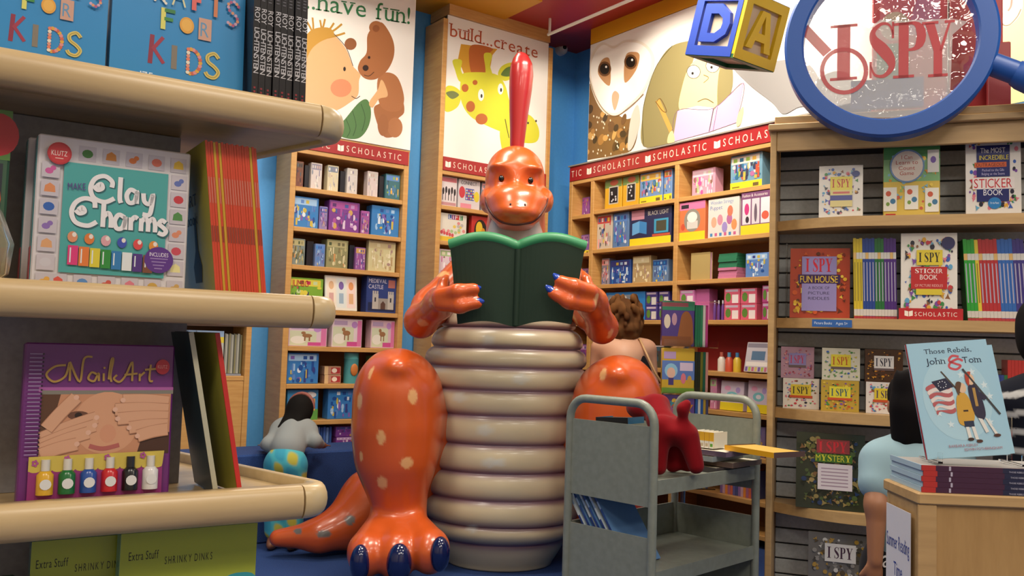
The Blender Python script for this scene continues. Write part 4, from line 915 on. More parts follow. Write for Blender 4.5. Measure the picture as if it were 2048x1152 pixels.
# crest
cs = [(1035, 303, 13), (1034, 290, 14.5), (1036, 260, 16.5), (1038, 220, 20), (1041, 180, 23.5), (1043, 150, 24.5), (1043, 130, 22.5), (1042, 115, 16), (1041, 107, 9), (1041, 104, 2)]
cb = MB(); cq = [(Pd(x, y, h+.0), mpp(r, h)) for x, y, r in cs]
pth = cr([tuple(p)+(r,) for p, r in cq], 4, False) if False else [(p, r) for p, r in cq]
xs_ = np.linspace(0, len(cq)-1, 34); ctr = [Vector([np.interp(t, range(len(cq)), [c[0][i] for c in cq]) for i in range(3)]) for t in xs_]; rad = [float(np.interp(t, range(len(cq)), [c[1] for c in cq])) for t in xs_]
cb.tube(ctr, rad, 20).build('crest', mat('#a32222', .3, 0, .4), statue)
# the green book it holds: a thing of its own
gb = empty('green_book', FD.M, 'oversized open green book held up in the dinosaur statue hands', 'book')
N = 14
def spread(top):
    L = []
    for k in range(2*N+1):
        u = k/N-1; sd = abs(u); bow = math.sin(math.pi*min(1, sd*1.02))*1.0
        if top: x = 1036+u*134+(-2 if u < 0 else 0); y = 494-17*bow+(-2)*sd+4*(1 if u > 0 else -1)*sd*.4
        else: x = 1031+u*112+(-4 if u < 0 else 0); y = 654-9*bow-6*sd
        dd = -.715+.03*(sd-.5)**2*4-.03+(.0 if top else .03)
        L.append((x, y, dd))
    return L
T, Bt = spread(True), spread(False)
gv = []
for thick in (0, .062):
    for L in (T, Bt): gv += [Pd(x, y, dd)+Vector((0, thick, 0)) for x, y, dd in L]
n_ = 2*N+1; fs = []
for k in range(2*N):
    fs += [(n_+k, n_+k+1, k+1, k), (2*n_+k, 2*n_+k+1, 3*n_+k+1, 3*n_+k), (k, k+1, 2*n_+k+1, 2*n_+k), (3*n_+k, 3*n_+k+1, n_+k+1, n_+k)]
fs += [(0, 2*n_, 3*n_, n_), (n_-1, 2*n_-1, 4*n_-1, 3*n_-1)]
MB().add(gv, fs, 0, False).build('cover', mat('#0b2817', .75), gb)  # cover green darkened to paint in the shade on its outer face
pv = [Vector(v) for v in gv]; pg = []
for thick in (.063, .085):
    for L, dz in ((T, -.02), (Bt, .02)): pg += [Pd(1034+(x-1034)*.95, y, dd)+Vector((0, thick, dz)) for x, y, dd in L]
MB().add(pg, fs, 0, False).build('pages', mat('#c9c6ba', .8), gb)
sp = [Pd(T[N][0]+q, 0, 0) for q in ()]
MB().tube([Pd(T[N][0], T[N][1]+4, T[N][2])+Vector((0, .004, 0)), Pd(Bt[N][0], Bt[N][1]-3, Bt[N][2])+Vector((0, .004, 0))], .02, 10).build('spine', mat('#0b2817', .75), gb)

MB().tube([Pd(x, y, dd)+Vector((0, .03, .004)) for x, y, dd in T], .037, 10).build('lit_top_edge', mat('#2f8052', .45), gb)  # same book green, lightened to paint lamp light along the rim

# ------------------------------------------------------------------ pale wood display tower
th = math.radians(57)
aT = RGT*math.sin(th)+FWD*math.cos(th)
FT0 = Frame(FWD, RGT, FWD); _s = Frame(FWD*1.25, RGT, FWD).hit(400, 664, 0)[0]
FT = Frame(FWD*1.25+RGT*_s, aT)
tower = empty('display_tower', FT.M, 'pale wood shelf tower with rounded tray rims and a grey centre board', 'shelf unit')
SE = FT.hit(658, 620, 0)[0]                       # rounded corner of the trays
zr_ = [FT.hit(630, y, 0)[1] for y in (210, 592)]+[FT.hit(630, 968, 0)[1]]; zr_.append(zr_[2]-.285); zr_.append(zr_[3]-.285); zr_.append(zr_[4]-.285)
RIM, LIP = .049, .014
SX0 = FT.hit(-260, 600, 0)[0]
sd = Vector((-math.sin(math.radians(16)), math.cos(math.radians(16))))  # side edge runs back and tapers
def bull(z):
    pr = []
    for k in range(9): t = -math.pi/2+math.pi*k/8; pr.append((.014*math.cos(t)+.006, z-RIM/2+RIM/2*math.sin(t)))
    return [(-.012, z-RIM)]+pr+[(-.012, z)]
cpt = []; rc = .032
for k in range(9):
    t = k/8; a0 = -math.pi/2; a1 = math.atan2(sd.y, sd.x)-math.pi/2; ang_ = a0+(a1-a0)*t; cpt.append((SE-rc+rc*math.cos(ang_), rc+rc*math.sin(ang_)))
e0 = Vector(cpt[-1]); SIDE = .42
for i, z in enumerate(zr_):
    MB().sweep([(SX0, 0), (SE-rc-.03, 0), (SE-rc-.0008, 0)], bull(z)).build('front_rim', WOODP, tower)
    MB().sweep(cpt, bull(z)).build('corner_rim', wood('light_beech', '#c4a878', '#d2b98c', .33, (3, 3, 12)), tower)
    MB().sweep([tuple(e0+sd*.0008), tuple(e0+sd*.1), tuple(e0+sd*SIDE)], bull(z)).build('side_rim', WOODP, tower)
    inner = [(SX0, .012)]+[(x, max(y, .012)) for x, y in cpt[:5]]+[tuple(e0+sd*SIDE-Vector((.012, 0)))]+[(SX0, e0.y+sd.y*SIDE)]
    inner = [(SX0, .013), (SE-rc, .013), (SE-.016, rc), tuple(e0+sd*SIDE+Vector((-.014, 0))), (SX0, (e0+sd*SIDE).y)]
    MB().slab(inner, z-RIM+.004, z-LIP).build('tray_board', WOODP, tower)
PB = .165
GP = FT.hit(366, 800, PB)[0]
GREY = speck('grey_laminate', '#8a878a', '#969396', 90, .6, .02)
ztop = zr_[0]+.42
for i, z in enumerate(zr_):
    top = ztop if i == 0 else zr_[i-1]-RIM
    MB().box(SX0, GP-(.025 if i == 1 else 0), PB, PB+.03, z-LIP+.0005, top-.0005+(.003 if i else 0)).build('centre_board', GREY, tower)
MB().box(SX0, GP, PB, PB+.03, 0, zr_[5]-RIM).build('centre_board', GREY, tower)
zsf = [z-LIP+.0008 for z in zr_]
def tfit(d, z, x0, y0, x1, yb): 
    a = FT.hit(x0, (y0+yb)/2, d)[0]; b = FT.hit(x1, (y0+yb)/2, d)[0]; return a, b-a, FT.hit((x0+x1)/2, y0, d)[1]-z
# --- top tray: two blue craft books and a row of black spines
BLU = '#2b88c4'
def crafts(x0, x1, label):
    d = .05; s_, w_, _ = tfit(d, zsf[0], x0, 0, x1, 150); h_ = w_*1.16
    o = book('craft_book', label, FT.at(s_, d, zsf[0], 0, .06), w_, h_, .028, BLU, spine='L'); r = Art(o, w_, h_, -.0002, .0002)
    v = .30
    def big(ch, u, v, hh, c, wd, rot=0): r.text(ch, u, v, hh, c, width=wd, rot=rot)
    # KIDS: twigs, wood, clay tiles, rope
    r.raw([list(q) for q in stroke(r.pl([(.285,.20),(.295,.40)]), .011*w_*3)], '#8a2440'); r.raw([list(q) for q in stroke(r.pl([(.30,.30),(.375,.395)]), .009*w_*3)], '#9c2c46'); r.raw([list(q) for q in stroke(r.pl([(.31,.305),(.385,.215)]), .009*w_*3)], '#9c2c46')
    r.rect(.44, .19, .482, .355, '#7d7468')
    for k in range(13):
        t = -math.pi/2+math.pi*k/12; r.ell(.585+.075*math.cos(t), .265+.085*math.sin(t), .016, .014, ['#d9a23a', '#c9604a', '#d98a8a'][k % 3], 10)
    for k in range(8): r.ell(.565, .185+.023*k, .015, .013, ['#e6d9c4', '#e07a5a', '#d9907a'][k % 3], 10)
    sp = cr([(.80,.32),(.765,.35),(.715,.325),(.72,.285),(.77,.255),(.80,.22),(.77,.18),(.72,.185),(.70,.21)], 4, False); r.line(sp, .03*w_, '#d6c067'); r.line(sp, .008*w_, '#a8923f')
    # FOR
    r.rect(.35, .45, .385, .60, '#d9d46a'); r.line([(.375,.585),(.455,.585)], .03*w_, '#2f7a3f'); r.line([(.375,.525),(.44,.525)], .028*w_, '#37873f')
    r.ell(.545, .51, .055, .058, '#e0a03a', 22); r.ell(.545, .512, .04, .042, '#e8b04e', 18); r.poly(rect(.635, .43, .735, .585), '#c99a86'); r.text('R', .65, .455, .10, '#5f8fb4', width=.075)
    # CRAFTS
    r.line(cr([(.235,.72),(.19,.75),(.16,.71),(.18,.66),(.25,.655)], 4, False), .03*w_, '#3f7a3a')
    for k in range(12): t = k/11; r.ell(.30+.01*math.sin(9*t), .64+.12*t, .011, .010, '#e4dccb', 8)
    for k in range(6): r.ell(.305+.03*math.sin(k*.6), .765-.02*abs(k-2.5), .011, .01, '#e4dccb', 8); r.ell(.315+.013*k, .69-.012*k, .011, .01, '#e4dccb', 8)
    r.line([(.43,.63),(.475,.77)], .013*w_, '#d6cfa0'); r.line([(.475,.77),(.525,.63)], .013*w_, '#d6cfa0'); r.line([(.45,.685),(.51,.685)], .012*w_, '#d6cfa0')
    r.rect(.575, .625, .61, .765, '#d9605a'); r.rect(.61, .735, .66, .765, '#d9605a'); r.rect(.61, .685, .645, .71, '#d9605a')
    r.rect(.745, .61, .775, .75, '#c9764a'); r.rect(.70, .745, .82, .775, '#d9c08a')
    sp = cr([(.94,.72),(.905,.75),(.86,.725),(.87,.68),(.92,.65),(.935,.61),(.90,.575),(.86,.59)], 4, False)
    pts = sp
    for k, q in enumerate(pts[::2]): r.ell(q[0], q[1], .013, .012, ['#b0507a', '#d9906a', '#c9a0b8'][k % 3], 8)
    r.text('175', .215, .085, .045, '#e8f0f4', width=.10); r.text('projects for kids of all ages to create', .33, .083, .025, '#a8cfe6', width=.5)
    r.done()
crafts(-62, 214, 'bright blue crafts book next to its copy, away from the black spines')
crafts(222, 491, 'bright blue crafts book standing against the row of black spines')
d = .02
s_ = FT.hit(507, 110, d)[0]; e_ = FT.hit(618, 110, d)[0]; wS = (e_-s_)/8
hS = FT.hit(560, -30, d)[1]-zsf[0]
for k in range(8):
    o = book('art_book', 'black paperback with white artist lettering, one of eight in a row', FT.at(s_+wS*k, d+.002*(k % 3), zsf[0], 0, 0, -.02), wS-.0012, hS-.004*(k % 2), .10, '#15131a', spine='F', group='black artist paperbacks', pages='#5a3a3a')
    r = Art(o, wS-.0012, hS, -.0002, .0002); polys, L = text_polys('ROY  LICHTENSTEIN', wS*.72, None, .03); kk = hS*.52/L
    r.raw([[(wS*.18+y_, hS*.78-x_*kk) for x_, y_ in f] for f in polys], '#cfccd0', r.t)
    for j in range(5): r.rect(.3, .02+.03*j, .62, .035+.03*j, '#8a2430')
    for j in range(6): r.rect(.2, .84+.025*j, .7, .85+.025*j, '#5a5860')
    r.done()
# --- middle tray: clay charm kits, bagged toy, row of red spines
d = .05; s_, w_, h_ = tfit(d, zsf[1], 68, 285, 378, 575); h_ = min(h_, zr_[0]-RIM-zsf[1]-.006)
def clay_kit(dd, lab, art=True):
    o = MB().bbox(0, w_, 0, .028, 0, h_, .002).build('clay_kit', [mat('#d8d2d6', .3)], None, lifted(FT.at(s_-(dd-d)*.25, dd, zsf[1], 0, .035), w_, .03)); tag(o, lab, 'craft kit')
    MB().box(-.0012, -.0002, .002, .028, .004, h_-.004).build('side_label', mat('#2f6f74', .3), o); MB().box(-.002, -.0013, .002, .027, .004, .06).build('side_stripe', mat('#a02430', .35), o)
    return o
clay_kit(d+.036, 'white clay craft kit behind its copy with only the teal side showing', False)
o = clay_kit(d, 'white clay craft kit with a teal cover panel and grid of charms')
r = Art(o, w_, h_, -.0002, .00018)
cells_ = ['#3f7a3a', '#c9803a', '#d9763a', '#d9705a', '#e0b83a', '#5f6fb0', '#c43a44', '#4f8a4a', '#d98a6a', '#c94a5a', '#e6dc9a', '#c9a05a', '#c9a04a', '#d97a8a', '#c9574a', '#5a8ac4', '#d9574a', '#e0a84a', '#c9c4cc', '#d9a070', '#8a6ab0', '#2f5fae', '#d98a5a', '#c95a9a']
pos = [(.155+.152*k, .905) for k in range(1, 6)]+[(.925, .905-.118*k) for k in range(1, 7)]+[(.925-.152*k, .065) for k in range(0, 6)]+[(.085, .065+.118*k) for k in range(0, 7)]
for k, (u, v) in enumerate(pos):
    r.rect(u-.055, v-.05, u+.055, v+.05, '#c4bcc4'); c = cells_[k % len(cells_)]
    if k % 3 == 0: r.ell(u, v, .035, .028, c, 12)
    elif k % 3 == 1: r.poly([(u-.035,v-.025),(u+.035,v-.025),(u+.03,v+.015),(u,v+.034),(u-.03,v+.015)], c)
    else: r.ell(u-.01, v-.008, .026, .02, c, 10); r.ell(u+.014, v+.012, .018, .016, c, 10)
r.rect(.165, .125, .845, .835, '#4aa2a0')
# gentle script title: strokes
def cursive(r, paths, wd, c, shadow='#2f6a70'):
    for p in paths:
        q = cr(p, 6, False); r.line([(x+.006, y-.007) for x, y in q], wd*1.25, shadow)
    for p in paths: r.line(cr(p, 6, False), wd, c)
W_ = .0062
cursive(r, [
 [(.47,.70),(.47,.74),(.42,.77),(.36,.745),(.335,.68),(.36,.62),(.43,.60),(.49,.63)], [(.375,.70),(.40,.715),(.41,.69),(.38,.675),(.355,.70)],
 [(.525,.775),(.525,.64),(.535,.605)], [(.635,.685),(.595,.70),(.57,.66),(.585,.615),(.62,.62),(.635,.665),(.638,.69),(.638,.61)], [(.68,.685),(.69,.63),(.725,.62),(.745,.685),(.74,.60),(.725,.545),(.68,.545)],
 [(.37,.555),(.36,.60),(.30,.61),(.245,.575),(.225,.51),(.255,.45),(.33,.435),(.385,.465)], [(.265,.53),(.29,.55),(.305,.525),(.275,.51),(.25,.53)],
 [(.425,.61),(.425,.435)], [(.425,.50),(.455,.53),(.475,.50),(.477,.435)], [(.565,.51),(.525,.525),(.50,.48),(.515,.435),(.55,.44),(.567,.49),(.568,.515),(.57,.43)],
 [(.605,.515),(.607,.43)], [(.605,.49),(.63,.52),(.65,.51)], [(.675,.515),(.675,.43)], [(.675,.49),(.70,.52),(.72,.49),(.722,.43)], [(.722,.49),(.75,.52),(.768,.485),(.77,.43)],
 [(.84,.50),(.815,.515),(.795,.49),(.82,.47),(.845,.445),(.825,.42),(.79,.43)]], W_, '#ece8ea')
r.text('MAKE', .195, .655, .045, '#5a3f86', width=.115, rot=.08)
for k, c in enumerate(['#d9906a', '#d97a3a', '#d9a0a8', '#3a4fae', '#d94a4a', '#e0903a']): u = .24+.105*k; r.ell(u, .355-.004*k, .032, .036, c, 12); r.ell(u+.01, .37-.004*k, .014, .016, '#e9dfd6', 8)
for k, c in enumerate(['#d9387a', '#e07a3a', '#d9c93a', '#2f8a3a', '#2f7ab4', '#e0e4e6', '#4f2f80', '#7a4a34']):
    u = .215+.069*k; r.rect(u, .175-.003*k, u+.064, .30-.004*k, c); r.rect(u+.012, .19, u+.02, .285-.004*k, '#dfe6ea')
r.ell(.805, .245, .098, .088, '#5a2f86', 26); r.text('INCLUDES', .805, .268, .026, '#e6dcec', width=.13, center=True)
for k in range(4): r.rect(.745+.01*k, .25-.022*k, .865-.012*k, .257-.022*k, '#9a7fb8')
r.ell(.13, .88, .075, .072, '#b42a34', 26); r.ell(.13, .88, .064, .061, '#c2343c', 26); r.text('KLUTZ', .13, .865, .032, '#f0e0d8', width=.1, center=True); r.rect(.105, .845, .155, .851, '#e6b8ac'); r.done()
# bagged toy at the left
s2 = FT.hit(14, 420, .05)[0]; bw = .15
o = MB().bbox(0, bw, 0, .012, .05, .24, .003).build('bagged_toy', mat('#3a5a44', .4), None, FT.at(s2-bw, .06, zsf[1])); tag(o, 'clear bagged toy with a green header card at the tray end', 'toy')
r = Art(o, bw, .24, -.0002, .0003); r.rect(0, .72, 1, 1, '#55803f'); r.ell(.9, .86, .16, .12, '#b02a34', 18); r.rect(.05, .4, .95, .7, '#2a2f38'); r.ell(.85, .5, .1, .1, '#c9572f', 14); r.done()
bgm = nodes_mat('clear_bag', lambda nt, b: (setattr(b.inputs['Transmission Weight'], 'default_value', .75), setattr(b.inputs['Base Color'], 'default_value', hx('#d9cfae'))), .18)
bg = MB()
ring = []
for i, (z_, r_) in enumerate([(0, .7), (.02, 1.0), (.06, 1.05), (.10, .9), (.14, .6), (.16, .3)]):
    ring += [(bw/2+bw*.52*r_*math.cos(t)*(1+.05*math.sin(5*t+i)), -.002-.03*r_*(.5+.5*math.sin(t))*(1+.1*math.sin(7*t+i))+.018*(1-r_)*0, z_) for t in [2*math.pi*k/20 for k in range(20)]]
bg.add(ring, [(i*20+k, i*20+(k+1) % 20, i*20+20+(k+1) % 20, i*20+20+k) for i in range(5) for k in range(20)]+[tuple(range(19, -1, -1)), tuple(range(100, 120))], 0, True).build('clear_bag', bgm, o)
# red spine row
d = .03; s3 = FT.hit(441, 430, d)[0]; e3 = FT.hit(543, 430, d)[0]; nB = 20; wB = (e3-s3)/nB; hB = min(FT.hit(480, 284, d)[1]-zsf[1], zr_[0]-RIM-zsf[1]-.012)
for k in range(nB):
    yel = k in (3, 5, 17)
    o = book('song_book', ('yellow' if yel else 'red-orange')+' edged thin song book in the tight row of twenty', FT.at(s3+wB*k+.0001, d+.0004*((k*5) % 3), zsf[1]+wB*.12, 0, 0, -.12), wB-.0004, hB*.985-.0015*((k*3) % 2), .19, '#a9a236', spine='F', spcol='#c99a2a' if yel else '#d0452a', group=('yellow' if yel else 'red-orange')+' song books', bc=.0008)
    r = Art(o, wB, hB, -.0002, .0002)
    if not yel: r.rect(.25, .60, .7, .76, '#c9725f'); r.rect(.2, .36, .75, .46, '#8f3a28')
    r.done()
    if k == 0:      # open side shows the olive cover
        b = MB(); x = -.0004
        b.add([(x, .02, .03), (x, .17, .03), (x, .17, hB*.35), (x, .02, hB*.35)], [(3, 2, 1, 0)])
        g = MB(); P3 = [[(x, .09+.02*q[0], hB*.12+.05*q[1]) for q in ((-1,0),(1,0),(1.3,.5),(.4,1),(.3,2.0),(-.3,2.0),(-.4,1),(-1.3,.5))]]
        g.add(P3[0], [tuple(range(8))]).build('cover_picture', mat('#2a2418', .5), o)
        t_ = MB()
        for ln, (txt, zz_) in enumerate([('ART', .62), ('book', .50)]):
            polys, L = text_polys(txt, .018, .07)
            for f in polys: t_.add([(x, .14-px_, hB*zz_+pz_) for px_, pz_ in f], [tuple(range(len(f)))])
        t_.build('lettering', mat('#3a341c', .5), o)
# --- lower tray: nail kit and two leaning books
d = .05; s4, w4, h4 = tfit(d, zsf[2], 42, 690, 345, 1000); h4 = min(h4, .262)
o = MB().bbox(0, w4, 0, .03, 0, h4, .002).build('nail_kit', mat('#6b2a72', .35), None, lifted(FT.at(s4, d, zsf[2], 0, .05), w4, .032)); tag(o, 'purple spiral bound nail painting kit with six bottles in front', 'craft kit')
r = Art(o, w4, h4, -.0002, .00018)
r.rect(.10, .69, 1, .72, '#a85a9c'); r.rect(.12, .675, 1, .70, '#7f7a70')
r.rect(.12, .28, .985, .675, '#c48a68')
r.poly([(.12,.675),(.24,.675),(.2,.5),(.14,.42),(.12,.42)], '#5a3a28'); r.poly([(.80,.42),(.985,.42),(.985,.28),(.76,.28)], '#4a2e22'); r.ell(.55, .49, .22, .2, '#d19a78', 26); r.ell(.56, .42, .055, .06, '#cf9272', 14)
r.ell(.36, .54, .07, .028, '#6a4434', 16); r.ell(.36, .54, .025, .02, '#2a1a14', 12); r.ell(.63, .56, .05, .02, '#7a4f3a', 12); r.line(cr([(.44,.345),(.53,.325),(.64,.345)], 5, False), .006, '#b0605a')
def finger(p, q, c='#d3a080'):
    r.line(cr([p, ((p[0]+q[0])/2, (p[1]+q[1])/2+.006), q], 5, False), .018, '#b07a5c'); r.line(cr([p, ((p[0]+q[0])/2, (p[1]+q[1])/2+.008), q], 5, False), .016, c); r.ell(q[0], q[1], .018, .016, '#dcae96', 10)
for p, q in [((.13,.40),(.48,.525)), ((.13,.36),(.47,.475)), ((.13,.33),(.43,.43)), ((.13,.30),(.36,.36)), ((.16,.46),(.34,.655))]: finger(p, q)
for p, q in [((.97,.62),(.65,.635)), ((.97,.57),(.60,.575)), ((.97,.52),(.62,.515)), ((.97,.47),(.70,.455)), ((.97,.44),(.76,.40))]: finger(p, q)
def script(paths, wd, c): 
    for p in paths: r.line(cr(p, 6, False), wd, c)
GD = '#b08a44'
script([[(.26,.86),(.19,.85),(.14,.80),(.19,.755),(.26,.79),(.285,.88),(.29,.76)], [(.285,.88),(.355,.755),(.375,.90),(.43,.915)], [(.47,.80),(.43,.815),(.41,.775),(.45,.76),(.475,.81),(.48,.76)], [(.51,.81),(.512,.76)], [(.545,.77),(.555,.89),(.57,.90),(.556,.80),(.565,.755)],
        [(.60,.80),(.58,.775),(.62,.755),(.66,.80),(.70,.885),(.705,.76)], [(.65,.80),(.74,.81)], [(.755,.81),(.757,.76)], [(.757,.79),(.79,.82)], [(.83,.87),(.825,.77),(.85,.76)], [(.79,.835),(.90,.845)]], .0028, GD)
r.ell(.513, .845, .008, .008, GD, 8)
r.ell(.915, .855, .05, .05, '#b8283a', 24); r.text('KLUTZ', .915, .845, .022, '#e0a09a', width=.07, center=True)
for k in range(26): v = .30+.025*k; r.rect(.03, v, .115, v+.006, '#9a86a8'); r.ell(.115, v+.003, .007, .006, '#241028', 8)
r.rect(.06, .015, .94, .29, '#8f2f74'); r.poly([(.06,.20),(.94,.21),(.95,.30),(.06,.29)], '#c9b350')
for k in range(12): r.ell(.10+.073*k, .205, .036, .014, '#c9b350', 10)
for (u, v) in [(.10,.25),(.30,.27),(.56,.27),(.80,.275)]:
    for j in range(5): r.ell(u+.014*math.cos(j*1.257), v+.014*math.sin(j*1.257), .009, .009, '#a8508a', 8)
r.done()
for k, (c, l) in enumerate([('#d9a82f', 'yellow'), ('#1f6a34', 'green'), ('#2a4f9c', 'blue'), ('#c4242a', 'red'), ('#1a181c', 'black'), ('#d8d4d2', 'white')]):
    u = (.135+.138*k)*w4; b = MB()
    b.tube([(u+.006, -.007, .012), (u+.006, -.007, .038), (u+.006, -.007, .043)], [.0105, .0105, .006], 14); t_ = b.build('nail_paint_bottle', mat(c, .25), o); t_['label'] = l+' nail paint bottle'
    MB().tube([(u+.006, -.007, .0432), (u+.006, -.007, .058)], .0055, 12).build('bottle_cap', mat('#d8d2c6' if l != 'black' else '#2a282c', .3), t_)
    MB().add([(u+.006+.007*math.cos(a_), -.0178, .026+.007*math.sin(a_)) for a_ in [2*math.pi*j/14 for j in range(14)]], [tuple(range(14))]).build('bottle_label', mat('#dcdcdc', .4), t_)
hL = .238
for k, (c, sc, l, x) in enumerate([('#16303a', '#b9b49a', 'dark teal hardcover leaning back against the grey board', 428), ('#a39b3e', '#c8302a', 'olive hardcover with a red spine leaning behind the dark teal one', 476)]):
    s5 = FT.hit(x, 975, .035)[0]; t5 = .007
    book('hardcover_book', l, FT.at(s5, .035, zsf[2]+t5*.22+.0004, .16*k, 0, -.20), t5, hL, .115, c, spine='F', spcol=sc, pages='#c9c4a4')
# --- bottom tray: two boxes of shrink plastic
for k, (x0, x1, l) in enumerate([(62, 236, 'green and blue shrink plastic box half behind its copy'), (240, 512, 'green and blue shrink plastic box with full front on the bottom tray')]):
    d = .085 if k == 0 else .05; s6, w6, _ = tfit(d, zsf[3], x0, 1075, x1, 1150); h6 = min(FT.hit(420, 1070, d)[1]-zsf[3]+.012, zr_[2]-RIM-zsf[3]-.006)
    if k == 0: w6 += .0
    o = MB().bbox(0, w6, 0, .03, 0, h6, .002).build('craft_box', mat('#2f8a8c', .12, 0, .5), None, FT.at(s6, d, zsf[3])); tag(o, l, 'craft kit'); r = Art(o, w6, h6, -.0002, .0002, rough=.15)
    r.rect(0, .66, 1, 1, '#a5ae3a'); r.rect(0, 0, 1, .5, '#2f8a8c'); r.poly(cr([(0,.5),(0,.70),(.12,.66),(.25,.70),(.4,.665),(.55,.70),(.7,.67),(.85,.70),(1,.67),(1,.5)], 4), '#3f9aa4')
    ww = .26*.155/w6; r.text('Extra Stuff', .06, .84, .05, '#2a2a1a', width=ww); r.text('SHRINKY DINKS', .06+ww*1.2, .80, .045, '#3a3a1c', width=ww*1.7, gap=.3)
    if k: r.rect(.6, .30, 1, .44, '#c9b83a')
    r.done()
s7 = FT.hit(36, 1120, .06)[0]
o = MB().bbox(0, .14, 0, .02, 0, .19, .003).build('toy_card', mat('#2a4a34', .5), None, FT.at(s7-.14, .06, zsf[3])); tag(o, 'dark green carded toy at the end of the bottom tray', 'toy'); r = Art(o, .14, .19); r.ell(.92, .68, .14, .1, '#b0343a', 16); r.rect(.5, .85, 1, .98, '#4f7a3a'); r.done()

# ------------------------------------------------------------------ slatwall display with riddle books
ti = math.radians(20)
_s = Frame(FWD*4.3, RGT, FWD).hit(1640, 700, 0)[0]
FI = Frame(FWD*4.3+RGT*_s, RGT*math.cos(ti)-FWD*math.sin(ti))
disp = empty('display_unit', FI.M, 'tan wood display unit with grey slatted back beside the book cart', 'shelf unit')
dep = .30
i0 = FI.hit(1536, 640)[0]; i1 = i0+1.75
zi = [FI.hit(1680, y)[1] for y in (432, 636, 826, 1026)]+[.19]
ztI = FI.hit(1700, 232)[1]
MB().bbox(i0, i0+.03, .0, dep+.03, 0, ztI-.06, .003).build('side_panel', WOODT, disp)
MB().bbox(i1-.03, i1, .0, dep+.03, 0, ztI-.06, .003).build('side_panel', WOODT, disp)
MB().bbox(i0-.01, i1+.01, -.035, dep+.04, ztI-.0605+.0, ztI-.028, .004).build('top_board', WOODT, disp)
MB().bbox(i0+.02, i1-.02, -.02, dep+.03, ztI-.0275, ztI+.012, .004).build('top_cap', WOODT, disp)
MB().bbox(i0+.031, i1-.031, .0, .025, ztI-.16, ztI-.061, .003).build('fascia', WOODT, disp)
MB().box(i0+.031, i1-.031, dep+.016, dep+.03, 0, ztI-.062).build('back_board', mat('#3a3a3e', .8), disp)
SLAT = speck('grey_slat_laminate', '#a6aaab', '#b2b6b7', 60, .45, .02)
pitch = .078; zc = .02
sm_ = None
while zc+pitch < ztI-.062:
    o = MB().bbox(i0+.032, i1-.032, dep+.0, dep+.0155, zc, zc+pitch-.008, .003).build('slat', SLAT, disp); zc += pitch
def ishelf(z, th=.05):
    pts = [(i0+.031, dep-.001), (i0+.031, .16)]+[(i0+.031+.40*t, .16-.16*math.sin(t*math.pi/2)) for t in [k/10 for k in range(1, 11)]]+[(i1-.031, 0), (i1-.031, dep-.001)]
    MB().slab(pts, z-th, z).build('shelf', WOODT, disp)
for z in zi: ishelf(z)
zI = [z+.0006 for z in zi]
def ib(d, z, x0, y0, x1): return fit(FI, d, z, x0, y0, x1)
YLW, RDT = '#d9c93a', '#b8282c'
def confetti(r, n, pal, rg, keep=None, s=.03):
    n = int(n*2.2); s = s*1.25
    for k in range(n):
        u, v = rg.uniform(.02+s*1.6, .98-s*1.6), rg.uniform(.02+s*1.45, .98-s*1.45)
        if keep and keep[0] < u < keep[2] and keep[1] < v < keep[3]: continue
        c = rg.choice(pal); a = s*rg.uniform(.5, 1.2)
        if rg.random() < .5: r.ell(u, v, a, a*.8, c, 8)
        else:
            t = rg.uniform(0, 3.14); r.poly([(u+a*1.3*math.cos(t+q)*(.4 if i % 2 else 1), v+a*1.1*math.sin(t+q)*(.4 if i % 2 else 1)) for i, q in enumerate([0, .9, 2.0, 3.14, 4.1, 5.2])], c)
TOYS = ['#c43a44', '#3a5fae', '#3f8a4a', '#d9a23a', '#7a4a9c', '#2a2a3a', '#d97a8a', '#5fa0c4', '#8a5a3a']
rg = random.Random(11)
def riddle(label, d, z, x0, y0, x1, t=.02, base='#e2dcd2', tilt=.08, pal=TOYS, n=46, panel='#dccb4a', word='#b8282c', box=(.26, .52, .76, .78), sub=None, name='picture_book', hmax=None, rough=.3):
    s_, w_, h_ = ib(d, z, x0, y0, x1); h_ = hmax or h_
    o = book(name, label, FI.at(s_, d, z, 0, tilt), w_, h_, t, base, spine='L', rough=rough); r = Art(o, w_, h_, -.0002, .00018, rough=rough)
    confetti(r, n, pal, rg, box)
    r.rect(box[0], box[1], box[2], box[3], panel); bh = box[3]-box[1]
    r.text('I SPY', (box[0]+box[2])/2, box[1]+bh*.2, bh*.62, word, width=(box[2]-box[0])*.84, center=True, font='fat')
    if sub: sub(r, box)
    r.done(); return o, w_, h_
# top shelf
def sub1(r, b): r.rect(b[0], b[1]-.12, b[2], b[1], '#d9cb86'); r.rect(b[0], b[1]-.20, b[2], b[1]-.10, '#3a3f8c'); r.rect(b[0], b[1]-.32, b[2], b[1]-.20, '#dccb86'); r.ell(.84, .83, .09, .06, '#2a3a80', 14); r.rect(b[0]+.06, b[1]-.07, b[2]-.06, b[1]-.03, '#c9605a')
riddle('small white picture riddle book alone on the top display shelf', .06, zI[0], 1638, 330, 1726, .025, sub=sub1)
s_, w_, h_ = ib(.06, zI[0], 1767, 293, 1880)
o = MB().bbox(0, w_, 0, .05, 0, h_, .003).build('counting_game', mat('#d4b656', .2), None, FI.at(s_, .06, zI[0])); tag(o, 'shrink wrapped counting game box between two picture books on the top display shelf', 'board game'); r = Art(o, w_, h_, -.0002, .00018, rough=.2)
r.rect(0, .5, 1, 1, '#7fae7a'); r.rect(0, .82, 1, 1, '#4a8a52'); confetti(r, 26, ['#d98a3a', '#7fb0c4', '#e6c85a', '#c4604a', '#9ab86a'], rg)
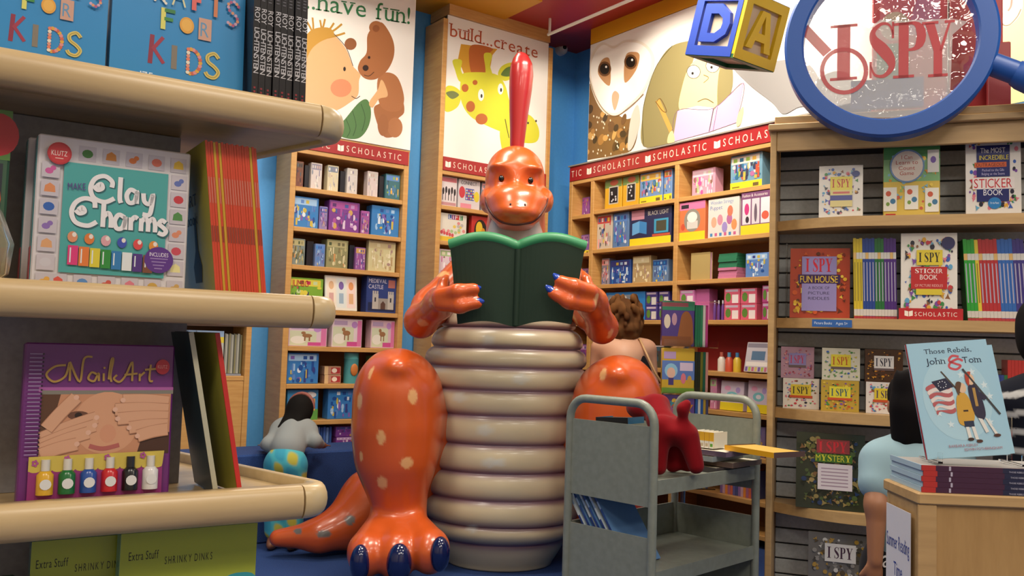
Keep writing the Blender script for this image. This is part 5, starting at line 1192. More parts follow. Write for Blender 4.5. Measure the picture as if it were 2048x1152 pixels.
for (u, v) in [(.12, .30), (.50, .32), (.86, .28)]:
    r.rect(u-.12, v-.22, u+.12, v+.12, '#e6e2d6'); r.ell(u-.03, v+.03, .05, .04, '#c9604a', 10); r.ell(u+.05, v-.08, .05, .04, '#4a7a9c', 10); r.ell(u-.04, v-.12, .035, .03, '#7a9a4a', 8)
r.rect(.78, .62, .98, .94, '#e0dcd6'); r.ell(.88, .8, .05, .05, '#7a5fa8', 10); r.ell(.42, .72, .31, .24, '#6f8fb4', 30); r.ell(.42, .72, .28, .215, '#ddd0c4', 30)
for k, (t_, v) in enumerate([('I Can', .82), ('Learn to', .745), ('Count', .665), ('Game', .59)]): r.text(t_, .42, v, .055, '#b0483f', width=[.2, .4, .3, .26][k], center=True)
r.rect(.04, .0, .22, .04, '#b8282c'); r.done()
s_, w_, h_ = ib(.06, zI[0], 1932, 263, 2043)
o = book('sticker_book', 'tall white sticker book with a big red STICKER title on the top display shelf', FI.at(s_, .06, zI[0], 0, .05), w_, h_, .02, '#dfd9d2', rough=.15); r = Art(o, w_, h_, -.0002, .00018, rough=.15)
confetti(r, 60, TOYS, rg, (.18, .18, .82, .86), .028); r.rect(.2, .46, .8, .84, '#2a2f66'); r.rect(.2, .16, .78, .36, '#2a2f66')
r.text('The MOST', .5, .75, .06, '#e6e2e0', width=.46, center=True); r.text('INCREDIBLE', .52, .665, .055, '#d9c93a', width=.54, center=True); r.rect(.16, .575, .74, .635, '#c9603a'); r.text('OUTRAGEOUS', .45, .585, .04, '#3a1f2a', width=.52, center=True); r.text('Packed to the Gills', .5, .525, .03, '#b8b4d4', width=.4, center=True); r.text('Bulging at the Seams', .5, .48, .03, '#b8b4d4', width=.42, center=True)
r.rect(.12, .31, .88, .45, '#e6dcd8'); r.text('STICKER', .5, .325, .11, '#c42a34', width=.70, center=True); r.text('BOOK', .5, .235, .07, '#e8e6ea', width=.36, center=True); r.ell(.52, .14, .12, .07, '#2f7ab8', 20); r.text('On the Planet', .52, .13, .025, '#e0ecf4', width=.16, center=True); r.ell(.86, .93, .08, .05, '#c4404a', 14); r.done()
# second shelf
def fun(r, b):
    r.rect(.20, .10, .78, .88, '#8f84b8'); r.text('I SPY', .49, .66, .19, '#c4283c', width=.46, center=True, font='fat'); r.rect(.14, .49, .84, .62, '#3a2350'); r.text('FUN HOUSE', .49, .505, .10, '#d9b83a', width=.64, center=True, font='fat')
    for k, t_ in enumerate(['A BOOK OF', 'PICTURE', 'RIDDLES']): r.text(t_, .49, .41-.075*k, .04, '#3f3a5a', width=.36, center=True)
o, w_, h_ = riddle('glossy red and gold fun house riddle book on the second display shelf', .12, zI[1], 1580, 496, 1700, .02, '#a8402a', .06, ['#d9a82f', '#c4542a', '#e0c04a', '#7a2a1f', '#b8862a', '#5a2a1a'], 60, '#8f84b8', '#c4283c', (.2, .62, .78, .88), fun, rough=.15)
glass = nodes_mat('clear_acrylic', lambda nt, b: (setattr(b.inputs['Transmission Weight'], 'default_value', 1.0), setattr(b.inputs['IOR'], 'default_value', 1.3), setattr(b.inputs['Base Color'], 'default_value', (.95, .97, .98, 1))), .03)
hol = MB(); hol.bbox(-.02, -.012, -.01, .06, 0, h_+.02, .002); o2 = hol.build('book_holder', glass, None, FI.at(ib(.12, zI[1], 1580, 496, 1700)[0], .10, zI[1])); tag(o2, 'clear acrylic upright beside the fun house riddle book', 'holder')
s_ = FI.hit(1709, 560, .09)[0]; e_ = FI.hit(1795, 560, .09)[0]; seq = ['#cdb52e']*3+['#20408c']*4+['#1f6a34']*3+['#4a2478']*4; nm = {'#cdb52e': 'yellow', '#20408c': 'blue', '#1f6a34': 'green', '#4a2478': 'purple'}
def spines(s_, e_, seq, nm, z, y0, lean=-.02, where='between the fun house and sticker books'):
    wS = (e_-s_)/len(seq); hS = FI.hit(1750 if s_ < FI.hit(1850, 560, .09)[0] else 1980, y0, .09)[1]-z
    for k, c in enumerate(seq):
        o = book('reader_book', '%s thin reader with a white spine band standing %s' % (nm[c], where), FI.at(s_+wS*k, .09, z+wS*abs(lean)+.0002, 0, 0, lean), wS-.0006, hS-.004*(k % 2), .16, c, spine='F', group='%s thin readers %s' % (nm[c], where), bc=.001)
        r = Art(o, wS-.0006, hS, -.0002, .0002); r.rect(0, .74, 1, .82, '#cfcbc4' if k % 4 else '#d9b06a'); r.rect(0, .04, 1, .12, '#c9c4c0'); r.rect(0, .0, 1, .035, '#a8323a'); r.rect(.3, .22, .62, .70, '#a9a4b8' if nm[c] != 'yellow' else '#8a7a2a'); r.done()
spines(s_, e_, seq, nm, zI[1], 476)
def sub2(r, b):
    r.rect(.18, .42, .82, .60, '#b8282c'); r.text('STICKER', .5, .525, .055, '#ece6e0', width=.5, center=True, font='fat'); r.text('BOOK', .5, .45, .06, '#ece6e0', width=.32, center=True, font='fat'); r.rect(.18, .34, .82, .42, '#b8282c'); r.text('OF PICTURE RIDDLES', .5, .365, .03, '#e0b0a8', width=.5, center=True); r.rect(.27, .27, .73, .34, '#d9c23a'); r.ell(.84, .88, .12, .075, '#2f2f5c', 18)
zst = zI[1]; s_, w_, h_ = ib(.07, zst, 1797, 603, 1925)
o = MB().prism([(0, 0), (w_, 0), (w_, .055), (0, .055)], -.012, -.006).box(0, w_, -.006, .06, 0, .008).build('book_stand', mat('#b4232a', .35), None, FI.at(s_, .06, zst)); tag(o, 'red cardboard stand printed SCHOLASTIC holding the riddle sticker book', 'stand'); r = Art(o, w_, .055, -.0122, .0002); r.text('SCHOLASTIC', .25, .32, .36, '#eadfd4', width=.68, gap=.25); r.poly([(.09,.35),(.15,.28),(.15,.72),(.09,.8)], '#f0e6da'); r.poly([(.16,.28),(.22,.35),(.22,.8),(.16,.72)], '#f0e6da'); r.done()
riddle('white riddle sticker book covered in small toys on the red cardboard stand', .062, zst+.009, 1802, 466, 1915, .02, '#e2dcd2', .03, TOYS, 66, '#d9c23a', '#2a2420', (.28, .62, .74, .80), sub2)
s_ = FI.hit(1936, 560, .09)[0]; e_ = FI.hit(2058, 560, .09)[0]; seq2 = ['#2a9a34']*3+['#d9c03a']*1+['#b02a30']*5+['#2a62ae']*4+['#3a2f7c']*3; nm2 = {'#2a9a34': 'green', '#d9c03a': 'yellow', '#b02a30': 'red', '#2a62ae': 'blue', '#3a2f7c': 'indigo'}
spines(s_, e_, seq2, nm2, zI[1], 478, -.06, 'beyond the riddle sticker book')
s_ = FI.hit(1624, 645, -.002)[0]; e_ = FI.hit(1704, 645, -.002)[0]
# label strip clipped to the shelf front
o = MB().box(0, e_-s_, -.003, -.0005, 0, .036).build('shelf_label', mat('#2f62a8', .3), disp, Matrix.Translation((s_+.0, FI.hit(1660, 640)[0]*0+.0, zi[1]-.045))); a = Art(o, e_-s_, .036, -.003, .0003); a.text('Picture Books', .06, .35, .35, '#dfe8f0', width=.45); a.text('Ages 5+', .6, .35, .35, '#dfe8f0', width=.3); a.done()
# third shelf: two tiers
RW = [('pink and violet', 1562, 1628, 700, '#b08a9c', ['#c4607a', '#7a6fb0', '#d9a0a0', '#9a3a4a'], '#8f84b8', '#c43a5a'), ('white and leaf green', 1644, 1720, 700, '#d0ccb8', ['#4a8a4a', '#3a5fae', '#c9b83a', '#7a9a5a'], '#d9c93a', '#b8502c'), ('dark amber', 1730, 1806, 703, '#4a2f1c', ['#c98a2a', '#8a4a1c', '#d9a84a', '#2a1a10'], '#e0dcd8', '#2a2a3a')]
RL = [('white and yellow', 1566, 1638, 765, '#dcd6cc', TOYS, '#d9c23a', '#3a3a2a'), ('gold and orange', 1642, 1718, 768, '#b89a3a', ['#c4542a', '#3f8a4a', '#7a4a9c', '#e0c04a', '#3a3a4a'], '#d9d03a', '#3a5a6a'), ('pale toy strewn', 1732, 1808, 770, '#ddd6d0', TOYS, '#dcc43a', '#4a3a5a')]
tz = []
for k, (l, x0, x1, y0, base, pal, panel, wd_) in enumerate(RL):
    hh = .152
    riddle(l+' cubic riddle box in the lower tier of the third display shelf', .16 if k == 0 else .11, zI[2], x0, y0, x1, .10, base, 0, pal, 40, panel, wd_, (.22, .42, .78, .80), lambda r, b: r.rect(b[0]-.04, b[1]-.06, b[2]+.04, b[1]+.02, '#c4502c') or r.rect(b[0], b[1]-.2, b[2], b[1]-.06, '#c9bb3a'), 'riddle_box', hmax=hh)
for k, (l, x0, x1, y0, base, pal, panel, wd_) in enumerate(RW):
    riddle(l+' riddle box stacked on the lower tier of the third display shelf', .17 if k == 0 else .12, zI[2]+.153, x0, y0, x1, .09, base, 0, pal, 40, panel, wd_, (.24, .40, .76, .80), lambda r, b: r.rect(b[0], b[1]-.05, b[2], b[1]+.02, '#6a5a5a') or r.rect(b[0], b[1]-.18, b[2], b[1]-.05, '#cfc89a'), 'riddle_box', hmax=.158)
# fourth shelf
def myst(r, b): r.rect(.30, .74, .78, .92, '#8a3a3c'); r.text('I SPY', .54, .755, .14, '#d0303c', width=.42, center=True, font='fat'); r.rect(.28, .62, .82, .73, '#3f6a2a'); r.text('MYSTERY', .55, .635, .085, '#c9c23a', width=.52, center=True, font='fat'); r.rect(.32, .26, .82, .60, '#d4cad0'); [r.rect(.37, .53-.045*k, .76, .545-.045*k, '#a08a9a') for k in range(6)]
riddle('large dark mystery riddle book with a white panel on the fourth display shelf', .06, zI[3], 1592, 868, 1730, .02, '#33382a', .05, ['#6a6a3a', '#4a5a34', '#7a5a3a', '#2a3a5a', '#8a7a4a', '#1f2418', '#a08a5a'], 110, '#8a3a3c', '#d0303c', (.30, .74, .78, .92), myst, rough=.12)
riddle('dark red riddle book half hidden behind the boy on the fourth display shelf', .06, zI[3], 1742, 872, 1830, .02, '#5a1f22', .05, ['#8a3a2a', '#c46a3a', '#3a1a1a'], 40, '#8a3a3c', '#d0a03c', (.30, .6, .78, .8), rough=.12, hmax=.30)
o, w_, h_ = riddle('silvery riddle book with a white title tile on the lowest display shelf', .06, zI[4], 1616, 1075, 1736, .02, '#6a6660', .05, ['#8a8680', '#4a463c', '#a8863a', '#5a4a2a', '#c9c6c0'], 70, '#d6d2ce', '#4a2f3a', (.28, .60, .80, .86), rough=.08, hmax=.33)
s9 = FI.hit(1995, 735, .05)[0]
for k in range(9):
    c, cn = [('#2f3f80', 'navy'), ('#2f3f80', 'navy'), ('#2f6a3a', 'dark green')][k] if k < 3 else ('#b8302a', 'scarlet')
    book('reader_book', cn+' reader standing on the third display shelf behind the striped shirt', FI.at(s9+.0145*k, .06, zI[2]), .0138, .21+(.07 if k > 2 else 0), .16, c, spine='F', group=cn+' readers on the third display shelf')

# ------------------------------------------------------------------ giant magnifying glass
FM = Frame(FI.O, FI.a, FI.n)
md = -.14
cx_, cz_ = FM.hit(1776, 84, md); Rm = FM.hit(1990, 84, md)[0]-cx_; Rm = .5*(Rm+cx_-FM.hit(1562, 84, md)[0])
ring_h = Rm*.19
zlow = cz_-Rm
mag = empty('magnifying_glass', FM.M@Matrix.Translation((cx_, md, zlow)), 'giant blue magnifying glass standing on the tan display unit', 'display prop')
BL = mat('#1f4f9c', .4)
prof = [(-ring_h, -.06), (0, -.06), (.0, .06), (-ring_h, .06)]; nR = 120; b = MB(); vs_ = []
prof = [(-ring_h, -.045), (-ring_h+.008, -.055), (-.012, -.055), (0, -.04), (0, .05), (-.012, .06), (-ring_h+.008, .06), (-ring_h, .05)]
for k in range(nR):
    t = 2*math.pi*k/nR; vs_ += [((Rm+p)*math.cos(t), q, Rm+(Rm+p)*math.sin(t)) for p, q in prof]
n_ = len(prof); b.add(vs_, [(k*n_+j, k*n_+(j+1) % n_, ((k+1) % nR)*n_+(j+1) % n_, ((k+1) % nR)*n_+j) for k in range(nR) for j in range(n_)], 0, False).build('ring', BL, mag)
film = nodes_mat('clear_film', lambda nt, b: (setattr(b.inputs['Alpha'], 'default_value', .16), setattr(b.inputs['Base Color'], 'default_value', hx('#dfe2e2')), setattr(b.inputs['Coat Weight'], 'default_value', 1.0)), .06)
def film_nodes(nt):
    out = nt.nodes['Material Output']; tr = nt.nodes.new('ShaderNodeBsdfTransparent'); gl = nt.nodes.new('ShaderNodeBsdfGlossy'); mx = nt.nodes.new('ShaderNodeMixShader'); mx.inputs[0].default_value = .14; gl.inputs['Roughness'].default_value = .05
    nz = nt.nodes.new('ShaderNodeTexNoise'); nz.inputs['Scale'].default_value = 7; nz.inputs['Detail'].default_value = 2; bp_ = nt.nodes.new('ShaderNodeBump'); bp_.inputs['Strength'].default_value = 1.0; bp_.inputs['Distance'].default_value = .05; tc = nt.nodes.new('ShaderNodeTexCoord')
    nt.links.new(tc.outputs['Object'], nz.inputs[0]); nt.links.new(nz.outputs[0], bp_.inputs['Height']); nt.links.new(bp_.outputs[0], gl.inputs['Normal']); nt.links.new(tr.outputs[0], mx.inputs[1]); nt.links.new(gl.outputs[0], mx.inputs[2]); nt.links.new(mx.outputs[0], out.inputs[0])
film_nodes(film.node_tree)
MB().add([((Rm-ring_h+.004)*math.cos(2*math.pi*k/48), .0, Rm+(Rm-ring_h+.004)*math.sin(2*math.pi*k/48)) for k in range(48)], [tuple(range(48))]).build('lens_film', film, mag)
milk = nodes_mat('milky_print', lambda nt, b: (setattr(b.inputs['Alpha'], 'default_value', .55), setattr(b.inputs['Base Color'], 'default_value', hx('#c4c2c0'))), .3)
rp_ = nodes_mat('red_print', lambda nt, b: (setattr(b.inputs['Alpha'], 'default_value', .93), setattr(b.inputs['Base Color'], 'default_value', hx('#b03038'))), .3)
ML = lambda pts: [(FM.hit(x, y, md)[0]-cx_, FM.hit(x, y, md)[1]-zlow) for x, y in pts]
a = Art(mag, 1, 1, -.004, .0015)
a.raw([ML([(1645,142),(1668,142),(1668,48),(1705,44),(1738,58),(1760,40),(1800,42),(1905,38),(1935,44),(1905,70),(1900,190),(1872,226),(1820,236),(1740,236),(1690,225),(1650,206),(1632,196),(1634,160)])], milk)
(px0, pz0), (px1, pz1) = ML([(1667, 162), (1715, 52)])
def fatl(ch, x0, y0, x1, y1, c=rp_):
    (a0, b0), (a1, b1) = ML([(x0, y1), (x1, y0)]); F, wd = fat(ch); a.raw([[(a0+px_/wd*(a1-a0), b0+pz_*(b1-b0)) for px_, pz_ in f] for f in F], c, a.t, same=True)
a.k += 1
fatl('I', 1660, 48, 1715, 163); fatl('S', 1735, 44, 1790, 158); fatl('P', 1786, 42, 1852, 158); fatl('Y', 1845, 40, 1908, 156)
ringp = ML(ellp(1688, 143, 44, 43, 32)); a.raw([list(q) for q in stroke(ringp+[ringp[0]], .02)], rp_); hd = ML([(1655, 108), (1602, 52)]); a.raw([list(q) for q in stroke(hd, .048)], rp_); a.done('milky_backing', 'lettering')
h0 = ML([(1984, 128), (2030, 145), (2150, 190)]); y_ = .0
MB().tube([(h0[0][0], y_, h0[0][1]), (h0[1][0], y_, h0[1][1])], .052, 20).build('neck', BL, mag)
hv = Vector((h0[2][0]-h0[1][0], 0, h0[2][1]-h0[1][1])).normalized(); hs = Vector((h0[1][0], y_, h0[1][1]))
MB().tube([hs, hs+hv*.03, hs+hv*.1, hs+hv*.6, hs+hv*.68, hs+hv*.70], [.055, .066, .072, .07, .055, .02], 24).build('handle', BL, mag)
# stand foot so it rests on the unit top
zt2_ = ztI+.012-zlow
if zt2_ > .02: MB().box(-.16, .16, .068, .10, zt2_+.0008, zt2_+.14).box(-.10, -.06, .0605, .068, zt2_+.02, zt2_+.12).box(.06, .10, .0605, .068, zt2_+.02, zt2_+.12).build('foot_bracket', BL, mag)
# red display boxes behind the glass
for (x0, x1, y0, dd, hx_, lab, t) in [(1745, 1895, -60, .10, '#b8343c', 'tall red display box with a pink drawing behind the magnifying glass', .08), (1900, 2006, -40, .08, '#9c2226', 'tall dark red display box behind the magnifying glass rim', .10), (1976, 2022, 84, .02, '#8e2c30', 'short maroon display box under the magnifying glass handle', .05)]:
    s_, w_, h_ = ib(dd, ztI+.0126, x0, y0, x1); o = MB().bbox(0, w_, 0, t, 0, h_, .004).build('display_box', mat(hx_, .45), None, FI.at(s_, dd, ztI+.0126)); tag(o, lab, 'box')
    if x0 == 1745:
        r = Art(o, w_, h_, -.0002, .0002); r.rect(.1, .55, .9, .9, '#c4606a'); r.poly([(.45,.55),(.9,.55),(.9,.86),(.66,.9)], '#b8708a'); r.rect(.06, .1, .5, .5, '#2f6a44'); r.ell(.3, .62, .2, .1, '#b8a08a'); r.done()
# ------------------------------------------------------------------ giant alphabet block hung from the ceiling
FB = cam_frame(1470, 4.75)
Ab = FB.P(1466, 114, 0); Lb = FB.P(1392, 108, .20); Rb = FB.P(1556, 131, .17)
E = .36
ez = Vector((.18, -.21, .96)).normalized()
ex = Vector((.80, .60, 0)); ex = (ex-ez*ex.dot(ez)).normalized(); ey = ez.cross(ex).normalized()
Mb = FB.M@Matrix(((ex.x, ey.x, ez.x, Ab.x), (ex.y, ey.y, ez.y, Ab.y), (ex.z, ey.z, ez.z, Ab.z), (0, 0, 0, 1)))
blk = empty('toy_block', Mb, 'giant wooden alphabet block with blue D and yellow A hung near the magnifying glass', 'display prop')
BB, BY, BG = mat('#1d3fa0', .4), mat('#d4b014', .4), mat('#1f5a2a', .5); BW = mat('#c4b39a', .5)
MB().box(.02, E-.02, .02, E-.02, .02, E-.02).build('core', BW, blk)
f_ = .055
def faceframe(m, axis):
    b = MB()
    for (u0, u1, v0, v1) in [(0, E, 0, f_), (0, E, E-f_, E), (0, f_, f_, E-f_), (E-f_, E, f_, E-f_)]:
        if axis == 'x': b.box(u0, u1, -.004, .0195, v0, v1)       # front face (A)
        elif axis == 'y': b.box(-.004, .0195, u0+.0 if u0 else .0196, u1, v0, v1)
        elif axis == 'z': b.box(u0, u1, v0, v1, -.004, .0195)
        elif axis == 'X': b.box(u0, u1, E-.0195, E+.004, v0, v1)
        elif axis == 'Y': b.box(E-.0195, E+.004, u0, u1, v0, v1)
        else: b.box(u0, u1, v0, v1, E-.0195, E+.004)
    return b.build('face_frame', m, blk)
for m_, ax_ in ((BY, 'x'), (BB, 'y'), (BG, 'z'), (BG, 'X'), (BY, 'Y'), (BB, 'Z')): faceframe(m_, ax_)
A_ = [[(.07,.08),(.115,.08),(.135,.14),(.195,.14),(.215,.08),(.26,.08),(.185,.26),(.145,.26)]]
SC = E/.33
b = MB(); k = .0
sc = lambda L: [(u*SC, v*SC) for u, v in L]
b.prism(sc([(.065,.07),(.115,.07),(.165,.245),(.145,.265),(.135,.265)]), -.004, .0195).prism(sc([(.265,.07),(.215,.07),(.165,.245),(.145,.265),(.195,.265)]), -.003, .0195).prism(sc([(.12,.115),(.21,.115),(.198,.155),(.132,.155)]), -.0035, .0195).build('letter_a', BY, blk)
D_ = [(.07,.07),(.18,.07),(.245,.11),(.26,.165),(.245,.22),(.18,.265),(.07,.265)]; Di = [(.12,.115),(.17,.115),(.205,.14),(.21,.165),(.205,.19),(.17,.215),(.12,.215)]
b = MB(); n7 = 7; vs_ = []; D_ = sc(D_); Di = sc(Di)
for yy in (-.006, .0195):
    for L in (D_, Di): vs_ += [(yy, E-u, v) for u, v in L]
b.add(vs_, [f for i in range(n7) for j in [(i+1) % n7] for f in ((i, j, n7+j, n7+i), (2*n7+i, 3*n7+i, 3*n7+j, 2*n7+j), (i, 2*n7+i, 2*n7+j, j), (n7+i, n7+j, 3*n7+j, 3*n7+i))]).build('letter_d', BB, blk)
for (u, v) in ((.04, .04), (E-.04, E-.04)):
    p = Vector((u, v, E)); W0 = Mb@p; MB().tube([p, Mb.inverted()@Vector((W0.x, W0.y, min(zs, ZC)-.002 if W0.x > xs else ZC))], .0025, 6).build('hanging_wire', mat('#b8b8b8', .3, .8), blk)

# ------------------------------------------------------------------ grey book cart
FC0 = Frame(FWD*4.0, RGT, FWD)
def lat(px, dp): return Frame(FWD*dp, RGT, FWD).hit(px, 800, 0)[0]
NR = 3.72
nr = Vector((lat(1310, NR), NR)); nl = Vector((lat(1142, 4.05), 4.05)); wv = nr-nl; W = wv.length; wv = wv.normalized(); lv = Vector((-wv.y, wv.x)); Lc = .84
toW = lambda q: RGT*q.x+FWD*q.y
FCt = Frame(toW(nl), toW(wv))       # x across the near end, y along the cart
cart = empty('book_cart', FCt.M, 'grey steel two tier book cart in front of the seated dinosaur', 'cart')
GM = speck('grey_green_enamel', '#7e8378', '#868b80', 30, .38, .02)
ht = 1.4-(812-697)/FPX*NR
tr = .019
def uframe(y):
    p = [(0, y, .10), (0, y, ht-.09)]+[(.09-.09*math.cos(t), y, ht-.09+.09*math.sin(t)) for t in [math.pi/2*k/6 for k in range(1, 7)]]+[(W-.09+.09*math.sin(t), y, ht-.09+.09*math.cos(t)) for t in [math.pi/2*k/6 for k in range(0, 7)]]+[(W, y, .10)]
    return MB().tube(p, tr, 12).build('end_frame', GM, cart)
uframe(0); uframe(Lc)
zU = 1.4-(968-697)/FPX*NR; zL = .45
for y in (0, Lc):
    MB().box(tr*.6, W-tr*.6, y-.004, y+.004, zU-.10, zU+.235).build('end_panel', GM, cart)
    MB().box(tr*.6, W-tr*.6, y-.004, y+.004, zL-.22, zL+.15).build('end_panel', GM, cart)
for z in (zU, zL, .16):
    MB().box(.004, W-.004, .006, Lc-.006, z-.004, z).build('tray', GM, cart)
    MB().box(W-.004, W+.004, .02, Lc-.02, z-.05, z+.012).build('front_lip', GM, cart)
    MB().box(-.004, .004, .02, Lc-.02, z-.05, z+(.20 if z > .6 else .15)).build('back_panel', GM, cart)
for (x, y) in ((0, 0), (W, 0), (0, Lc), (W, Lc)):
    w_ = MB().tube([(x-.015, y, .05), (x+.015, y, .05)], .05, 16).build('caster', mat('#1c1c1e', .5), cart); MB().tube([(x, y, .05), (x, y, .12)], .012, 8).build('caster_stem', mat('#8a8a8a', .3, .8), w_)
# things on the cart
def onC(px, py, z, y): # picture point to cart coordinates at a height
    r = _f+_r*((px-CW/2)/FPX)+_u*((CH/2-py)/FPX); t = (z-CAM.z)/r.z; q = FCt.M.inverted()@(CAM+r*t); return q
b1 = book('picture_book', 'teal covered book lying on a thick black book on the cart', FCt.at(W*.30, .012, zU+.222, .06, .0, -.06), .17, .028, .13, '#2f6f8c', spine='F', pages='#2a2622', spcol='#1f1c1a')
b1s = book('picture_book', 'thick black book standing under the teal covered book on the cart', FCt.at(W*.32, .012, zU+.001), .14, .22, .11, '#26211f', spine='F', pages='#4a3f34')
for k, (c, sc, l) in enumerate([('#3a3436', '#4a4648', 'charcoal flat book at the bottom of the cart top pile'), ('#5a4a44', '#6a5850', 'brown flat book second in the cart top pile'), ('#8a9294', '#9aa4a6', 'pale grey flat book third in the cart top pile'), ('#6a5a70', '#584a5c', 'dull mauve flat book on top of the cart top pile')]):
    book('flat_book', l, FCt.at(W-.25+[.0, .05, -.02, .03][k]*(k > 0), .50+[0, .06, .0, .03][k], zU+.001+.0245*k, [-.9, -1.0, -.85, -.95][k]*0+.0), .24, .0235, [.30, .26, .27, .24][k], c, spine='F', spcol=sc)
y1 = book('flat_book', 'yellow spined book jutting out over the cart edge', FCt.at(W-.02, .56, zU+.125-.0255, .0), .30, .024, .20, '#5f4438', spine='F', spcol='#d99f1c', pages='#c9a24a')
y1.matrix_world = FCt.at(W-.03, .60, zU+.0996, -.25)
for k in range(4):
    q = book('leaflet', 'white and yellow leaflet standing against the cart back panel', FCt.at(.012+.009*k, .52+.0*k, zU+.0012, math.pi/2*0), .008, .10, .17, '#d9d4c0', spine='F', group='leaflets on the cart', cat='leaflet')
for k in range(5):
    o = book('leaflet', 'white and yellow booklet in the small bunch on the cart top pile', FCt.at(W-.205+.026*k, .58, zU+.1005), .024, .075, .12, '#d8d3c4', spine='F', spcol='#d9a832', group='booklets bunched on the cart', cat='leaflet'); r = Art(o, .024, .075); r.rect(0, .0, 1, .45, '#d8d6cc'); r.rect(.2, .1, .8, .3, '#5f9a3a' if k > 3 else '#b8a88a'); r.done()
for k in range(6):
    o = book('magazine', 'blue and white magazine slumped in the leaning bunch on the cart lower tray', FCt.at(.165+.03*k, .026+.004*(k % 3), zL+.0015, 0, 0, -.62), .010, .36, .235, ['#b8c4cc', '#5f86b4'][k % 2], spine='F', spcol=['#c4ccd0', '#33508a'][k % 2], group='slumped blue magazines', cat='magazine')
    r = Art(o, .010, .36); r.rect(0, .3, 1, .6, '#2a3f80'); r.rect(0, .75, 1, .85, '#8fa8c4'); r.done()
# plain red plush dog, seen from behind
RP = vcol('red_plush', .95, 0.0, .08)
FP = Frame(FCt.M@Vector((W*.80, .24, zU+.001)), RGT, FWD)
dp = 4.05
def Q(x, y, dd=0.0):
    s_, z_ = FP.hit(x, y, dd); return Vector((s_, dd, z_))
z0 = Q(1330, 955).z
fl = lambda v, r: Vector((v.x, v.y, max(v.z, r)))
plush = empty('plush_toy', FP.M, 'plain red plush dog with upright tail standing on the cart top tray', 'plush toy')
pp = [ell(Q(1345, 862, .03), (.085, .13, .062), .05), cap(Q(1318, 838, .10), Q(1312, 812, .16), .06, .055, .05), ell(Q(1292, 818, .22), (.085, .08, .055), .05), ell(Q(1275, 815, .27), (.05, .06, .04), .04),
      cap(Q(1322, 850, -.02), fl(Q(1318, 935, -.03), .03), .045, .034, .04), cap(Q(1375, 872, -.04), fl(Q(1392, 932, -.06), .034), .05, .036, .04), cap(Q(1330, 860, .13), fl(Q(1345, 935, .12), .03), .04, .032, .04), cap(Q(1370, 860, .10), fl(Q(1376, 930, .10), .03), .04, .032, .04),
      cap(Q(1366, 846, -.05), Q(1366, 818, -.07), .022, .021, .03), cap(Q(1366, 818, -.07), Q(1374, 808, -.07), .022, .018, .03),
      cap(Q(1325, 806, .18), Q(1333, 850, .16), .028, .034, .03)]
pb, pV, pQ = blend_mesh('body', pp, .007, ['#7d0d16'], RP, plush)
for q in pb.data.vertices: pass
zmin = float(pV[:, 2].min()); plush.location.z -= zmin-.0005

# ------------------------------------------------------------------ wooden stand with a picture book on an easel
FS0 = cam_frame(1842, 2.25)
ts = math.radians(3)
FS = Frame(FS0.O, RGT*math.cos(ts)-FWD*math.sin(ts))
zS = FS.hit(1842, 985)[1]
wS_ = .62; dS_ = .225
stand = empty('book_stand', FS.M, 'beech pedestal stand with a sign on its side and books on top', 'stand')
MB().bbox(0, wS_, .004, .022, 0, zS-.03, .002).build('front_panel', wood('stand_front', '#a8814c', '#bb945c', .5, (12, 2, 2)), stand)
MB().bbox(0, .02, .0222, dS_-.02, 0, zS-.03, .002).build('side_panel', WOODT, stand); MB().bbox(wS_-.02, wS_, .0222, dS_-.02, 0, zS-.03, .002).build('side_panel', WOODT, stand)
MB().bbox(0, wS_, dS_-.0198, dS_, 0, zS-.03, .002).build('back_panel', WOODT, stand)
MB().bbox(-.006, .04, -.002, .0038, 0, zS-.0305, .001).build('corner_strip', WOODT, stand)
MB().bbox(-.008, wS_+.008, -.006, dS_+.008, zS-.0298, zS, .004).build('top_board', WOODT, stand)
# paper sign on the side
sg_ = MB().box(-.0015, 0, 0, .165, 0, .62).build('paper_sign', mat('#d6d4da', .5), None, FS.M@Matrix.Translation((-.009, .035, zS-.68))); tag(sg_, 'white paper sign about summer reading taped to the stand side', 'sign')
t_ = MB(); tm = [mat('#27408f', .5), mat('#8a8fa8', .5)]
def side_text(txt, y, z, h, width, mi):
    polys, L = text_polys(txt, h, width)
    for f in polys: t_.add([(-.0020, y-px_, z+pz_) for px_, pz_ in f], [tuple(range(len(f)))], mi)
side_text('Summer Reading', .16, .51, .036, .155, 0); side_text('Time', .11, .44, .036, .06, 0); side_text('In The USA', .145, .37, .036, .125, 0); t_.build('lettering', tm, sg_)
for (y0_, y1_) in ((.01, .075), (.09, .155)):
    MB().box(-.0024, -.0016, y0_, y1_, .04, .25).build('cover_picture', mat('#3f6fae', .5), sg_); MB().box(-.0030, -.0025, y0_, y1_, .19, .25).build('cover_band', mat('#c9a83a', .5), sg_); MB().box(-.0030, -.0025, y0_+.02, y1_-.02, .05, .13).build('cover_figure', mat('#a8444a', .5), sg_)
